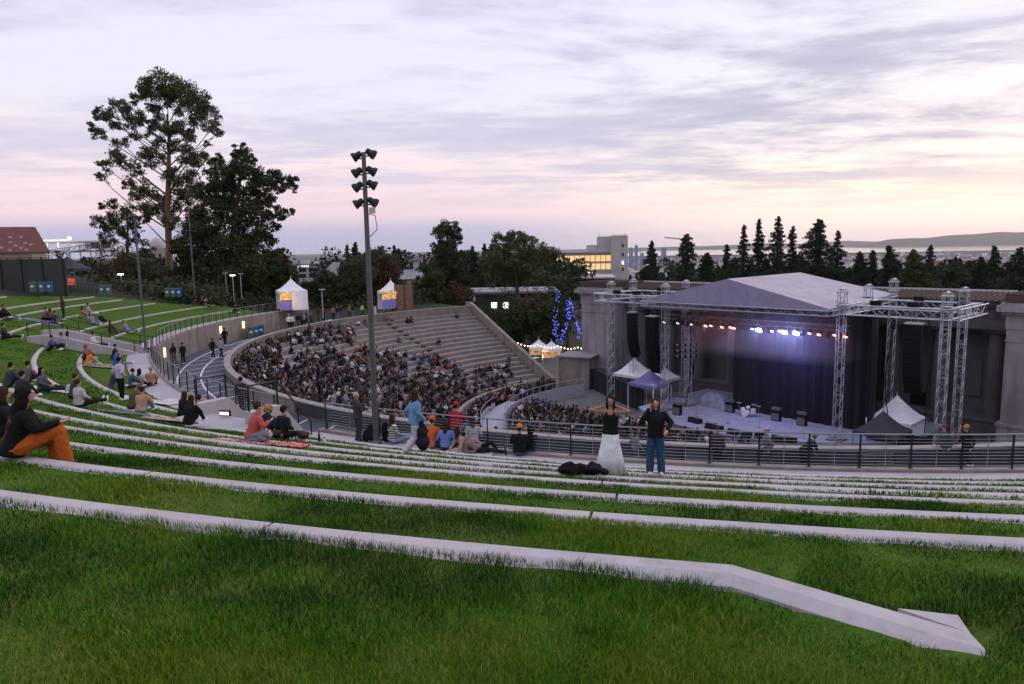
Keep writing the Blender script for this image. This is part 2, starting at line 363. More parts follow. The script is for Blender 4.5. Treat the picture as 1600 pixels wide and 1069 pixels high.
def build_lawn():
    labs=['topmost kerb nearest the camera, bent at its right end','second kerb down, where the woman in orange trousers sits','third kerb down the lawn from the camera','fourth kerb down, under the red patterned blanket','fifth kerb down the lawn, long unbroken curve','sixth kerb down, close behind the two standing women','seventh kerb, ending on both sides of the stair landing','lowest kerb, next to the path along the cable railing']
    for i,(r,z) in enumerate(zip(KR,KZ)):
        t0=KEND[i]; t1=TH_R
        if i==0: t1=rt(KC.x,KC.y)[1]
        segs=[(t0,t1)]
        if i>=6:
            segs=[(t0,ST1[0]-ST1[1]-.3),(ST1[0]+ST1[1]+(2.2 if i==6 else 1.),ST2[0]-ST2[1]-.25),(ST2[0]+ST2[1]+.25,t1)]
        for j,(a,b) in enumerate(segs):
            mb=MB()
            # precast lengths about 5.5 m with thin joints
            L=5.4/r*180/math.pi; t=a; k=0
            while t<b-1e-6:
                e=min(b,t+L*(.92+.16*random.random()))
                if b-e<.8: e=b
                mb.sweep(kerbprof(r,z),t+.017,e-.017 if e<b else e,.2); t=e
            where='' if len(segs)==1 else (' on the far left slope beyond the small stairs',' between the two stairs on the left lawn',' running right from the stair landing')[j]
            tag(mb.build('concrete_kerb','kerb_concrete'),('pale concrete '+labs[i] if len(segs)==1 else 'pale concrete kerb '+('lowest' if i==7 else 'second lowest')+where),'kerb','curved concrete kerbs stepping the lawn')
    # bent end piece of the top kerb and its wedge slab
    mb=MB(); d=(KE-KC); d.z=0; d.normalize(); nrm=Vector((-d.y,d.x,0))     # nrm points to low side
    if nrm.dot(Vector((1,1,0)))<0: nrm=-nrm
    prof=[(0,-.6),(0,-.015),(-.015,0),(-.18,0),(-.29,-.055),(-.29,-.6)]
    vs=[]
    A=pol(KR[0],rt(KC.x,KC.y)[1]); A=Vector((A.x,A.y,0)); 
    for p_,zz in ((A,KZ[0]),(Vector((KE.x,KE.y,0)),KZ[0]-.03)):
        for s_,h in prof: 
            q=p_+nrm*s_
            if p_ is A:
                rr=pol(KR[0]-s_*.95,rt(KC.x,KC.y)[1]); q=Vector((rr.x,rr.y,0))
            else: q=p_+nrm*s_+d*(-s_*.6)
            vs.append((q.x,q.y,zz+h))
    k=len(prof); mb.add(vs,[(j,k+j,k+(j+1)%k,(j+1)%k) for j in range(k)]+[tuple(range(k))[::-1],tuple(range(k,2*k))])
    ke=tag(mb.build('concrete_kerb','kerb_concrete'),'short straight kerb end angled toward the camera at lower right','kerb','curved concrete kerbs stepping the lawn')
    mb=MB(); w1=at(1403,951,-2.45); w2=at(1497,962,-2.45); w3=at(1516,990,-2.45)
    mb.prism([(w1.x,w1.y),(w3.x,w3.y),(w2.x,w2.y)],-2.9,-2.447)
    mb.build('wedge_slab','kerb_concrete',parent=ke)
    # lawn surface
    rr=set()
    for i,r in enumerate(KR): rr|={r+.001,r+KW-.05,r+KW+.02,r-.02}
    for r in np.arange(44.,72,.35): rr.add(float(r))
    for r in (74,77,81,86): rr.add(float(r))
    rr=sorted(rr)
    ths=list(np.arange(-199,-140,.8))+list(np.arange(-140,-90,.3))+list(np.arange(-90,-37,.8)); vs=[];fs=[]
    ok={}
    for i,r in enumerate(rr):
        for j,t in enumerate(ths):
            p=pol(r,t); z=lawn_z(p.x,p.y)-.03
            z+=.035*noise.noise(Vector((p.x*.9,p.y*.9,0)))+.02*noise.noise(Vector((p.x*3,p.y*3,3)))
            for q in range(8):
                if KR[q]-.0<=r<=KR[q]+KW-.03 and not(q==0 and t>-102.6): z=min(z,KZ[q]-.12)
            if r>70 : z=min(z,ground_z(p.x,p.y)+.0)
            vs.append((p.x,p.y,z))
    n=len(ths)
    for i in range(len(rr)-1):
        for j in range(n-1):
            r=.5*(rr[i]+rr[i+1]); t=.5*(ths[j]+ths[j+1])
            if r<rwall(t)+1.55: continue
            if abs(t-ST1[0])<ST1[1]+.1 and r<50.2 : continue
            if abs(t-ST2[0])<ST2[1]+.1 and r<50.3 : continue
            # beyond the kerb ends on the far left the lawn stops
            te=np.interp(r,KR[::-1],KEND[::-1])
            if t<te-1.5 and r<62: continue
            if r>62 and t<-160: continue
            fs.append((i*n+j,i*n+j+1,(i+1)*n+j+1,(i+1)*n+j))
    mb=MB(); mb.add(vs,[f[::-1] for f in fs]); struct(mb,'lawn','lawn_green',smooth=True)
    # paved path along the top of the retaining wall
    mb=MB()
    def path(a,b):
        n_=int((b-a)/.8)+1; vs=[];fs=[]
        for i in range(n_+1):
            t=a+(b-a)*i/n_; w=rwall(t)
            for r_ in (w+.32,w+1.62): vs.append(pol(r_,t,PATHZ-.012))
        for i in range(n_): fs.append((2*i,2*i+2,2*i+3,2*i+1)[::-1])
        mb.add(vs,fs)
    path(-200,ST1[0]-ST1[1]); path(ST1[0]+ST1[1],ST2[0]-ST2[1]); path(ST2[0]+ST2[1],TH_R)
    struct(mb,'lawn_path','path_concrete')
    # retaining wall between the lawn and the walkway
    rf=lambda t: rwall(t)-43.4
    for a,b,l in ((-205,ST1[0]-ST1[1],'tan concrete retaining wall curving behind the striped walkway to the white tent'),(ST1[0]+ST1[1],ST2[0]-ST2[1],'concrete retaining wall below the railing between the two lawn stairs'),(ST2[0]+ST2[1],TH_R,'concrete retaining wall under the long cable railing at right')):
        mb=MB(); mb.sweep([(43.4,WALKZ-.3),(43.4,PATHZ+.05),(43.42,PATHZ+.07),(43.72,PATHZ+.07),(43.75,PATHZ-.4),(43.75,WALKZ-.3)],a,b,1.,rf=rf)
        w=tag(mb.build('retaining_wall','wall_concrete'),l,'wall')
        if a==-205:
            mat('wall_lamp',(.9,.7,.4),None,emit=(1,.72,.35),es=1.6)
            for t in (-163,-183,-189,-200):
                lm=MB(); q=pol(43.33+rf(t),t,0)
                M=Matrix.Translation((q.x,q.y,-7.25))@Matrix.Rotation(R(t),4,'Z'); lm.box(-.06,.06,-.14,.14,-.34,.34,0,M)
                lm.build('wall_light','wall_lamp' if t!=-200 else 'path_concrete',parent=w)
def build_stairs():
    def stair(ang,hw,r0,r1,z0,z1,label,cheek=True,landing=None):
        root=thing('concrete_stairs',label,'stairs',pol(r1,ang,z1))
        inv=Matrix.Translation(-Vector(root.location))
        mb=MB(); n=int(round((z0-z1)/.165)); 
        for i in range(n):
            ra=r0-(r0-r1)*i/n; rb=r0-(r0-r1)*(i+1)/n; za=z0-(z0-z1)*i/n
            mb.sweep([(rb,za-1.2),(rb,za),(ra+.02,za),(ra+.02,za-1.2)],ang-hw,ang+hw,1.)
        if landing:
            mb.sweep([(r0+.01,z0-.5),(r0+.01,z0),(landing,z0+.0),(landing,z0-.5)],ang-hw*1.45,ang+hw*1.45,1.)
        o=mb.build('steps','path_concrete',parent=root); o.matrix_parent_inverse=inv
        for s in (-1,1):
            c=MB(); w=.32/46*57.3
            a0,a1=(ang+s*hw,ang+s*(hw+w)); a0,a1=min(a0,a1),max(a0,a1)
            top=[(r1-.1,z1+1.35),(r1-.1+.7,z1+1.75),(r0-.9,z0+.42),(r0+.35,z0+.42)]
            c.sweep([(r1-.1,z1-.6)]+top+[(r0+.35,z0-1.2)],a0,a1,.6)
            o=c.build('cheek_wall','kerb_concrete',parent=root); o.matrix_parent_inverse=inv
            hr=MB(); am=.5*(a0+a1)
            pts=[(r1-.3,z1+2.35),(r1+.6,z1+2.5),(r0-.9,z0+1.25),(r0+.3,z0+1.28)]
            P=[pol(a,am,b) for a,b in pts]
            hr.tube(P,.03,6)
            for a,b in ((r1-.2,z1+2.37),(r1+.6,z1+2.5),(r0-(r0-r1)*.6,None),(r0-(r0-r1)*.3,None),(r0-.9,z0+1.25),(r0+.3,z0+1.28)):
                if b is None:
                    t=(a-(r1+.6))/(r0-.9-r1-.6); b=(z1+2.5)*(1-t)+(z0+1.25)*t
                hr.bar(pol(a,am,b-1.0),pol(a,am,b),.045)
            o=hr.build('handrail','black_metal',parent=root); o.matrix_parent_inverse=inv
        return root,inv
    root,inv=stair(ST2[0],ST2[1],48.4,43.6+rwall(ST2[0])-43.4,-5.62,WALKZ,'pale concrete stairs with black handrails cut down to the walkway, near the red blanket',landing=50.2)
    # lit step box beside the landing
    lb=MB(); c=at(352,650,-5.55)
    M=Matrix.Translation(c)@Matrix.Rotation(R(-12),4,'Z')
    lb.box(-.20,.20,-.05,.05,0,.20,0,M)
    o=lb.build('light_frame','black_metal',parent=root); o.matrix_parent_inverse=inv
    lb=MB(); lb.box(-.17,.17,-.065,-.052,.045,.15,0,M); mat('step_glow',(.9,.8,.6),None,emit=(1,.85,.6),es=1.1)
    o2=lb.build('light_panel','step_glow',parent=o)
    o2.matrix_parent_inverse=(inv@Matrix.Identity(4)) if False else Matrix.Identity(4)
    stair(ST1[0],ST1[1],50.2,44.0,-5.42,WALKZ+.4,'pale concrete stairs with low side walls crossing the far left lawn')
def fence(t0,t1,label,ztop=1.0,cables=True,step=None):
    root=thing('cable_railing',label,'railing',pol(rwall(t0)+.16,t0,PATHZ)); inv=Matrix.Translation(-Vector(root.location))
    L=1.36/44*57.3; n=max(1,int((t1-t0)/L)); rl=MB(); pts=[]
    for i in range(n+1):
        t=t0+(t1-t0)*i/n; q=pol(rwall(t)+.16,t,PATHZ+.07); pts.append(q)
        pm=MB(); pm.bar(q,q+Vector((0,0,ztop)),.042,.042); pm.box(-.06,.06,-.06,.06,0,.012,0,Matrix.Translation(q))
        if i<=95:
            o=pm.build('post','black_metal',parent=root); o.matrix_parent_inverse=inv
    top=[]
    for i in range(n*2+1):
        t=t0+(t1-t0)*i/(2*n); top.append(pol(rwall(t)+.16,t,PATHZ+.07+ztop))
    rl.tube(top,.024,6); o=rl.build('top_rail','rail_grey',parent=root); o.matrix_parent_inverse=inv
    if cables:
        cb=MB()
        for k in range(9):
            z=.09+k*.097
            cb.tube([p+Vector((0,0,z-ztop)) for p in top],.0045,3,caps=False)
        o=cb.build('cables','steel_cable',parent=root); o.matrix_parent_inverse=inv
        for i in range(n):
            t=t0+(t1-t0)*(i+.5)/n; q=pol(rwall(t)+.16,t,PATHZ+.07); sp_=MB(); sp_.bar(q+Vector((0,0,.06)),q+Vector((0,0,ztop)),.012)
            for k in range(9): sp_.box(-.014,.014,-.014,.014,.078+k*.097,.104+k*.097,0,Matrix.Translation(q))
            o=sp_.build('cable_spacer','steel_cable',parent=root); o.matrix_parent_inverse=inv
def build_fences():
    mat('rail_grey',(.20,.20,.21),None,.35,metal=.6)
    fence(-199,ST1[0]-ST1[1]-.3,'black post railing along the top of the tan retaining wall, far left')
    fence(ST1[0]+ST1[1]+.3,ST2[0]-ST2[1]-.4,'black post railing between the two lawn stairs, left of the light pole')
    fence(ST2[0]+ST2[1]+.4,-116.8,'short cable railing between the stairs and the tall light pole')
    fence(-116.6,-42,'long steel cable railing behind the two standing women')
def build_bowl():
    # walkway with painted lines
    mb=MB(); n=120; vs=[];fs=[]
    for i in range(n+1):
        t=-206+(TH_R+206)*i/n
        for r in (38.7,rwall(t)+.05): vs.append(pol(r,t,WALKZ-.004))
    for i in range(n): fs.append((2*i,2*i+1,2*i+3,2*i+2))
    mb.add(vs,fs); struct(mb,'walkway','asphalt')
    mb=MB()
    def line(rf,t0,t1,w=.06):
        n_=int(abs(t1-t0)/1)+1; vs=[]
        for i in range(n_+1):
            t=t0+(t1-t0)*i/n_; r=rf(t)
            vs+=[pol(r-w,t,WALKZ+.004),pol(r+w,t,WALKZ+.004)]
        mb.add(vs,[(2*i,2*i+1,2*i+3,2*i+2) for i in range(n_)])
    o0,o1=at(283,579,WALKZ),at(425,524,WALKZ)
    line(lambda t:42.2-.9*sm(-170,-150,t)*0,-204,-150)
    line(lambda t:40.7,-204,-128)
    k=-203
    while k<-126:
        a=pol(39.2,k-1.6,0); b=pol(42.1 if k<-152 else 43.2,k+1.6,0); d=(b-a).normalized(); s_=Vector((-d.y,d.x,0))*.05
        z=Vector((0,0,WALKZ+.008)); mb.add([a-s_+z,b-s_+z,b+s_+z,a+s_+z],[(0,1,2,3)]); k+=3.3
    struct(mb,'walkway_markings','white_paint')
    # parapet round the top of the seating
    mb=MB(); mb.sweep([(38.75,WALKZ-.6),(38.75,-7.83),(39.12,-7.83),(39.12,WALKZ-.6)],-238,TH_R,1.)
    p=tag(mb.build('seating_parapet','wall_concrete'),'curved low parapet round the top of the concrete seating','wall')
    mb=MB(); mb.sweep([(38.72,-7.827),(38.72,-7.76),(39.16,-7.76),(39.16,-7.827)],-238,TH_R,1.); mb.build('coping','parapet_cap',parent=p)
    mb=MB(); mb.sweep([(39.123,WALKZ+.1),(39.123,-7.85),(39.14,-7.85),(39.14,WALKZ+.1)],-134,TH_R,1.); mb.build('scrim_cloth','parapet_cloth',parent=p)
    # seating rows
    NR=19; r0=38.75; r1=21.2; tr=(r0-r1)/NR; zt=-8.75; rise=(15.9-8.75)/(NR-1)
    prof=[(r0,zt)]
    for k in range(NR):
        r=r0-tr*(k+1); z=zt-rise*k
        prof+= [(r,z)]
        if k<NR-1: prof+=[(r+.0,z-rise)]
    mb=MB()
    full=prof+[(r1,-17.2),(r0,-17.2)]
    mb.sweep(full,-236.5,-52,1.)
    tag(mb.build('concrete_seating','bowl_concrete'),'steep curved concrete seating tiers facing the stage','seating')
    global ROWR,ROWZ; ROWR=[r0-tr*(k+.5) for k in range(NR)]; ROWZ=[zt-rise*k for k in range(NR)]
    # radial flight of half steps
    for ang,g in ((-215.5,1),):
        mb=MB()
        for k in range(1,NR-1):
            z=ROWZ[k]; r=ROWR[k]+tr*.28; mb.sweep([(r-.26,z),(r-.26,z+rise*.5),(r+.22,z+rise*.5),(r+.22,z)],ang-.36,ang+.36,1.)
        mat('step_block',(.035,.025,.022),(.06,.04,.036),.9,4)
        tag(mb.build('aisle_steps','step_block'),'line of small dark half steps up the empty concrete tiers' if ang<-200 else 'aisle half steps hidden among the seated crowd','steps')
    # end wall
    mb=MB(); 
    A0,A1=-238.4,-236.5
    vs=[]
    for r,z,a in ((20.0,-16.9,-237.3),(20.0,-15.2,-237.3),(22.2,-14.35,-237.3),(39.2,-7.35,-237.3),(40.3,-7.35,-237.3),(40.3,-10,-237.3)):
        for s_ in (-1,1): 
            q=pol(r,a,z); tdir=Vector((-math.sin(R(a)),math.cos(R(a)),0)); vs.append(q+tdir*s_*.24)
    n=6; mb.add(vs,[tuple(2*i for i in range(n))[::-1],tuple(2*i+1 for i in range(n))]+[(2*i,2*i+1,2*((i+1)%n)+1,2*((i+1)%n)) for i in range(n)])
    tag(mb.build('end_wall','wall_concrete'),'sloping concrete wall closing the right end of the tiers','wall')
    # lower parapet, cross aisle, white barrier and orchestra floor
    mb=MB(); mb.sweep([(20.6,-17.),(20.6,-15.35),(21.1,-15.35),(21.1,-17.)],-237,-60,1.5)
    tag(mb.build('lower_parapet','wall_concrete'),'low curved wall at the foot of the tiers above the standing crowd','wall')
    mb=MB(); mb.sweep([(16.4,-16.9),(16.4,-15.55),(16.5,-15.55),(16.5,-16.9)],-243,-172,1.5); mb.sweep([(18.6,-16.9),(18.6,-15.7),(18.7,-15.7),(18.7,-16.9)],-200,-172,1.5)
    mb.sweep([(16.5,-16.2),(16.5,-16.15),(18.6,-16.15),(18.6,-16.2)],-210,-172,1.5)
    o=tag(mb.build('crowd_barrier','barrier_paint'),'white curved ramp barrier between seated and standing crowd','barrier')
    mb=MB()
    for t in np.arange(-243,-171,4): mb.bar(pol(16.45,t,-15.55),pol(16.45,t,-14.9),.05)
    mb.tube([pol(16.45,t,-14.9) for t in np.arange(-243,-171,3)],.035,5)
    mb.tube([pol(18.65,t,-15.1) for t in np.arange(-200,-171,3)],.035,5)
    mb.build('guard_rail','barrier_paint',parent=o)
    mb=MB(); n=90
    vs=[pol(0,0,-16.85)]+[pol(44.5,a,-16.85) for a in np.linspace(-260,100,n+1)[:-1]]
    mb.add(vs,[(0,i+1,(i+1)%n+1) for i in range(n)])
    mat('orchestra_floor',(.16,.145,.15),(.11,.10,.105),.9,.8,7)
    struct(mb,'orchestra_floor','orchestra_floor')
build_ground(); build_lawn(); build_stairs(); build_fences(); build_bowl()
# ================================================================ STAGE
def SM(u,b,z=0): return Matrix.Translation(S(u,b,z))@Matrix.Rotation(STA,4,'Z')
DZ=-15.8
def truss(mb,a,b,w=.5,tube=.028,brace=.016,bays=None,upv=Vector((0,0,1)),seg=4):
    a=Vector(a);b=Vector(b);d=b-a;L=d.length;d.normalize(); x=d.cross(upv)
    if x.length<.01: x=Vector((math.cos(STA),math.sin(STA),0))
    x.normalize(); y=x.cross(d).normalized(); h=w/2
    cs=[x*h+y*h,-x*h+y*h,-x*h-y*h,x*h-y*h]
    for c in cs: mb.tube([a+c,b+c],tube,seg)
    n=bays or max(2,int(L/w/1.1))
    for i in range(n):
        p=a+d*(L*i/n); q=a+d*(L*(i+1)/n)
        for k in range(4):
            c0,c1=cs[k],cs[(k+1)%4]
            mb.tube([p+c0,q+c1] if (i+k)%2 else [p+c1,q+c0],brace,3,caps=False)
            if i%3==0: mb.tube([p+c0,p+c1],brace,3,caps=False)
def build_stage():
    # ---- stone stage building
    root=thing('stage_building','long classical stone stage building with columns behind the concert stage','building',S(2,14,-16.9),STA)
    inv=root.matrix_basis.inverted() if False else Matrix.Identity(4)
    L_=lambda mb,n,m_,p=root: mb.build(n,m_,parent=p)
    # local frame: x along wall, y back, z up from -16.9 ; u=x+2, b=y+14
    H=11.84
    w=MB(); w.box(-18.9,20.9,1.2,2.0,0,H-2.3); L_(w,'back_wall','stage_stone_shaded')
    w=MB(); w.box(-18.9,20.8,-.9,1.2,0,1.9); w.box(-18.9,20.8,-1.05,-.9,1.7,1.95); L_(w,'plinth','stage_stone_shaded')
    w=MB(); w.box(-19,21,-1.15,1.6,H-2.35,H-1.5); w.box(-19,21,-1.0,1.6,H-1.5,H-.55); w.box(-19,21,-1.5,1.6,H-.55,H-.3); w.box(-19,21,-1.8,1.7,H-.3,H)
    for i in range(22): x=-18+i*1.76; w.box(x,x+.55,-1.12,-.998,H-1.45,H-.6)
    e=L_(w,'entablature','stage_stone_shaded')
    # shield roundels on the frieze
    w=MB()
    for i in range(21):
        x=-17+i*1.76; M=Matrix.Translation((x+.6-.02,-1.03,H-1.02))@Matrix.Rotation(R(90),4,'X')
        pts=[(.0,.06),(.30,.06),(.36,.0)]; w.add([M@Vector((r*math.cos(k*math.pi/6),r*math.sin(k*math.pi/6),z)) for r,z in ((.36,0),(.30,.05),(.14,.02)) for k in range(12)],[(j*12+k,j*12+(k+1)%12,(j+1)*12+(k+1)%12,(j+1)*12+k) for j in range(2) for k in range(12)]+[tuple(24+k for k in range(12))])
    w.build('frieze_roundels','stage_stone_shaded',parent=e)
    w=MB(); w.add([(-19.2,-2.0,H),(19.9,-2.0,H),(19.9,3.2,H+.35),(-19.2,3.2,H+.35),(-19.2,-2.0,H+.1),(19.9,-2.0,H+.1),(19.9,3.2,H+.46),(-19.2,3.2,H+.46)],[(0,3,2,1),(4,5,6,7),(0,1,5,4),(1,2,6,5),(2,3,7,6),(3,0,4,7)])
    for i in range(98): x=-19.1+i*.4; w.bar((x,-2.02,H+.14),(x,3.2,H+.5),.1)
    rf=L_(w,'roof','roof_tile')
    w=MB(); w.box(-19.2,19.9,3.1,3.4,H+.4,H+.66); w.build('ridge','kerb_concrete',parent=rf)
    nc=10
    for i in range(nc):
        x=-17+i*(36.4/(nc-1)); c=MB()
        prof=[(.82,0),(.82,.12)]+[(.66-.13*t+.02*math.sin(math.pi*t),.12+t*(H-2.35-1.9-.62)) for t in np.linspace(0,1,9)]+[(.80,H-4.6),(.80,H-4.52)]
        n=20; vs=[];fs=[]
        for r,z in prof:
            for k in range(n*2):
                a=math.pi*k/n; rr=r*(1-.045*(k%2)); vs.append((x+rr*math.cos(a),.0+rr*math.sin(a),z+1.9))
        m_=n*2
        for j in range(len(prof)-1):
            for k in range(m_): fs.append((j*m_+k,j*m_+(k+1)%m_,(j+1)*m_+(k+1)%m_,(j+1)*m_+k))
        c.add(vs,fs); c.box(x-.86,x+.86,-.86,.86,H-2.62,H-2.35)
        L_(c,'column','stage_stone_shaded')
    for i in range(nc-1):   # panels and doors between the columns
        x=-17+(i+.5)*(36.4/(nc-1)); w=MB(); w.box(x-.85,x+.85,1.05,1.19,3.4,6.6); L_(w,'wall_panel','stage_stone_shaded')
        w=MB(); w.box(x-.6,x+.6,1.02,1.18,1.92,3.1); L_(w,'niche','black_box') if i in (1,4,7) else None
    for x0 in (-23.2,20.9):
        p=MB(); W=4.4
        p.box(x0,x0+W,-4,2.2,2.35,H-1.9); p.box(x0-.18,x0+W+.18,-4.18,2.3,0,2.2); p.box(x0-.28,x0+W+.28,-4.28,2.4,2.2,2.45)
        p.box(x0-.06,x0+W+.06,-4.06,2.25,H-2.9,H-2.72)
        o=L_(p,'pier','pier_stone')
        q=MB(); q.box(x0-.08,x0+W+.08,-4.08,2.3,H-1.9,H-.8); q.box(x0-.3,x0+W+.3,-4.3,2.45,H-.8,H-.55); q.box(x0-.62,x0+W+.62,-4.62,2.7,H-.55,H-.1)
        q.box(x0-.4,x0+W+.4,-4.4,2.6,H-.1,H+.12); q.build('cornice','pier_stone',parent=o)
        q=MB(); q.box(x0-.1,x0+W+.1,-4.1,2.4,H+.12,H+.75)
        for k in range(12): q.box(x0-.16,x0+W+.16,-4.2+k*.56,-4.2+k*.56+.16,H+.12,H+.82)
        q.build('tile_roof','roof_tile',parent=o)
    # ---- deck with curved front
    root=thing('concert_stage','pale blue-lit concert stage deck with curved front edge','stage',S(4,4,DZ),STA)
    pts=[(-9,8.5)]+[(x,-(7.4-(x-.6)**2/26.)) for x in np.linspace(-9,14.5,26)]+[(14.5,8.5)]
    d=MB(); d.prism([(x,y) for x,y in pts],-.12,0); d.build('deck','stage_deck',parent=root)
    pf=[(x,y+.15) for x,y in pts[1:-1]]; f=MB(); n=len(pf)
    f.add([(x,y,-1.1) for x,y in pf]+[(x,y,-.12) for x,y in pf],[(i,i+1,n+i+1,n+i) for i in range(n-1)]); f.add([(-9,-3.5,-1.1),(-9,8.5,-1.1),(-9,8.5,-.12),(-9,-3.5,-.12)],[(0,1,2,3)])
    mat('stage_fascia',(.26,.25,.33),(.2,.19,.26),.8,2); f.build('fascia','stage_fascia',parent=root)
    # ---- drapes
    def drape(u0,b0,u1,b1,z0,z1,label,m_='drape'):
        mb=MB(); A=S(u0,b0);Bv=S(u1,b1); n=int((Bv-A).length*4); d=(Bv-A)/n; s_=Vector((-d.y,d.x,0)).normalized(); vs=[]
        for side in (0,.05):
            for i in range(n+1):
                q=A+d*i+s_*(.09*math.sin(i*1.7)+.05*math.sin(i*.61)+side)
                vs+=[(q.x,q.y,z0),(q.x,q.y,z1)]
        k=2*(n+1)
        fs=[(2*i,2*i+2,2*i+3,2*i+1) for i in range(n)]+[(k+2*i,k+2*i+1,k+2*i+3,k+2*i+2) for i in range(n)]+[(2*i+1,2*i+3,k+2*i+3,k+2*i+1) for i in range(n)]+[(2*i+2,2*i,k+2*i,k+2*i+2) for i in range(n)]
        mb.add(vs,fs); tag(mb.build('stage_curtain',m_),label,'curtain')
    mat('backdrop',(.005,.005,.009),(.009,.009,.015),.95,1.2,4)
    drape(2.1,5.6,15.2,5.3,DZ,-5.7,'wide black backdrop curtain across the rear of the stage','backdrop')
    drape(15.2,3.9,15.3,5.3,DZ,-6.2,'narrow black side curtain at the right wing of the stage')
    drape(-20,9.0,-9.6,3.6,-16.8,-14.4,'low black masking curtain along the left side of the stage')
    drape(-9.6,3.6,-6,2.2,-16.8,-14.5,'short black masking curtain at the left front corner of the stage')
    drape(15.5,3.,25,3.5,-16.8,-14.9,'low black masking curtain to the right of the stage')
    # ---- roof canopy
    root=thing('stage_roof','large grey fabric stage roof with hipped front on truss towers','stage roof',S(4.5,7,DZ),STA)
    EZ=-5.1-DZ; PZ=-2.96-DZ
    u0,u1,b0,b1=-8.3,9.4,-8.0,5.4
    P={'fl':(u0,b0,EZ),'fr':(u1,b0,EZ),'br':(u1,b1,EZ+.38),'bl':(u0,b1,EZ+.38),'pf':(.6,-7.9,PZ),'pb':(.6,b1,PZ+.06)}
    def surf(a,b,c,d=None,nx=14,sag=.12):
        mb=MB(); a,b,c=map(Vector,(a,b,c)); d=Vector(d) if d else c; vs=[];fs=[]
        for i in range(nx+1):
            for j in range(nx+1):
                s_,t=i/nx,j/nx; q=(a*(1-s_)+b*s_)*(1-t)+(d*(1-s_)+c*s_)*t
                q.z-=sag*math.sin(math.pi*s_)*math.sin(math.pi*t)*(.8+.6*abs(math.sin(s_*9))); vs.append(q)
        for i in range(nx):
            for j in range(nx): fs.append((i*(nx+1)+j,(i+1)*(nx+1)+j,(i+1)*(nx+1)+j+1,i*(nx+1)+j+1))
        mb.add(vs,fs); return mb
    surf(P['fl'],P['fr'],P['pf'],P['pf']).build('front_panel','canopy_front_shaded',parent=root,smooth=True)
    surf(P['fr'],P['br'],P['pb'],P['pf']).build('roof_panel','canopy_top',parent=root,smooth=True)
    surf(P['bl'],P['fl'],P['pf'],P['pb']).build('roof_panel','canopy_top',parent=root,smooth=True)
    tr=MB(); e=.42
    for a,b in (('fl','fr'),('fr','br'),('br','bl'),('bl','fl')):
        a_,b_=Vector(P[a]),Vector(P[b]); a_.z-=.34;b_.z-=.34; truss(tr,a_,b_,.42,.03,.018,seg=4)
    for y in (-3.7,.8): truss(tr,(u0,y,EZ-.3),(u1,y,EZ-.3),.4)
    tr.build('eave_truss','truss_alu',parent=root)
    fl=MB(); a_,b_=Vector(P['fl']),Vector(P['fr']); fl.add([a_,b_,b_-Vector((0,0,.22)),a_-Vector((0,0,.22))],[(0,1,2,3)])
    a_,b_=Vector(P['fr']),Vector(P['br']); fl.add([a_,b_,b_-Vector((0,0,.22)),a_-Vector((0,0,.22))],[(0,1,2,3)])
    fl.build('valance','canopy_front_shaded',parent=root)
    # ---- towers
    TZ=-3.95
    def tower(u,b,z0,z1,label,w=.52,head=True,g='truss towers of the stage roof'):
        root=thing('truss_tower',label,'tower',S(u,b,z0),STA,g)
        mb=MB(); H=z1-z0; truss(mb,(0,0,.15),(0,0,H),w,.034,.02,upv=Vector((0,1,0))); mb.build('mast','truss_alu',parent=root)
        mb=MB(); mb.box(-.6,.6,-.6,.6,0,.12); mb.build('base_plate','grey_metal',parent=root)
        if head:
            mb=MB(); mb.box(-.34,.34,-.34,.34,H-.75,H-.68); mb.build('collar','truss_alu',parent=root); mb=MB(); mb.box(-.36,.36,-.36,.36,H,H+.08)
            for k in (-.2,.2): mb.tube([(-.3,k,H+.08),(-.18,k,H+.28),(.18,k,H+.28),(.3,k,H+.08)],.03,5)
            mb.tube([(0,-.3,H+.25),(0,.3,H+.25)],.11,8); mb.build('head_block','truss_alu',parent=root)
        return root
    tower(-2.4,.8,DZ,TZ,'tall lattice tower at the left front corner of the stage roof')
    tower(13.9,1.2,DZ,TZ,'tall lattice tower at the right front corner of the stage roof')
    tower(-4.4,7.2,DZ,TZ,'lattice tower behind the left front roof corner, carrying side lights')
    tower(13.4,7.6,DZ,TZ,'lattice tower at the right rear of the stage with head above the canopy edge')
    tower(14.1,11.3,-15,-3.6,'rearmost lattice tower rising behind the right back corner of the roof')
    tower(21.4,.5,-16.8,TZ,'front lattice tower of the right outrigger beside the hanging speakers')
    tower(20.8,6.6,-16.8,TZ,'rear lattice tower of the right outrigger in front of the columns')
    tower(-9.9,1.9,-16.8,TZ,'front lattice tower of the left outrigger beside the stone pier')
    tower(-10.9,6.9,-16.8,TZ,'rear lattice tower of the left outrigger in front of the columns')
    tower(-1.9,4.0,DZ,-8.6,'short lattice side-light tower on the left of the stage',head=False,g='short side-light towers on stage')
    tower(13.2,9.2,DZ,-11.9,'short lattice side-light tower on the right of the stage',head=False,g='short side-light towers on stage')
    def outrig(u0,u1,label):
        root=thing('outrigger_truss',label,'truss',S(.5*(u0+u1),4,-5.2),STA); h=abs(u1-u0)/2
        mb=MB()
        for y in (-3.6,2.9): truss(mb,(-h,y,0),(h,y,0),.75,.04,.024)
        for x in (-h,h): truss(mb,(x,-3.6,0),(x,3.2,0),.75,.04,.024)
        mb.build('lattice','truss_alu',parent=root)
        mb=MB(); 
        for x,y in ((-1.5,-3.2),(1.2,-3.5),(2.6,2.8),(-.4,2.7)): mb=MB(); mb.box(x-.35,x+.35,y-.2,y+.2,.42,.75); mb.build('motor_box','black_box',parent=root)
    outrig(14.2,21.9,'aluminium outrigger truss joining the right towers above the hanging speakers')
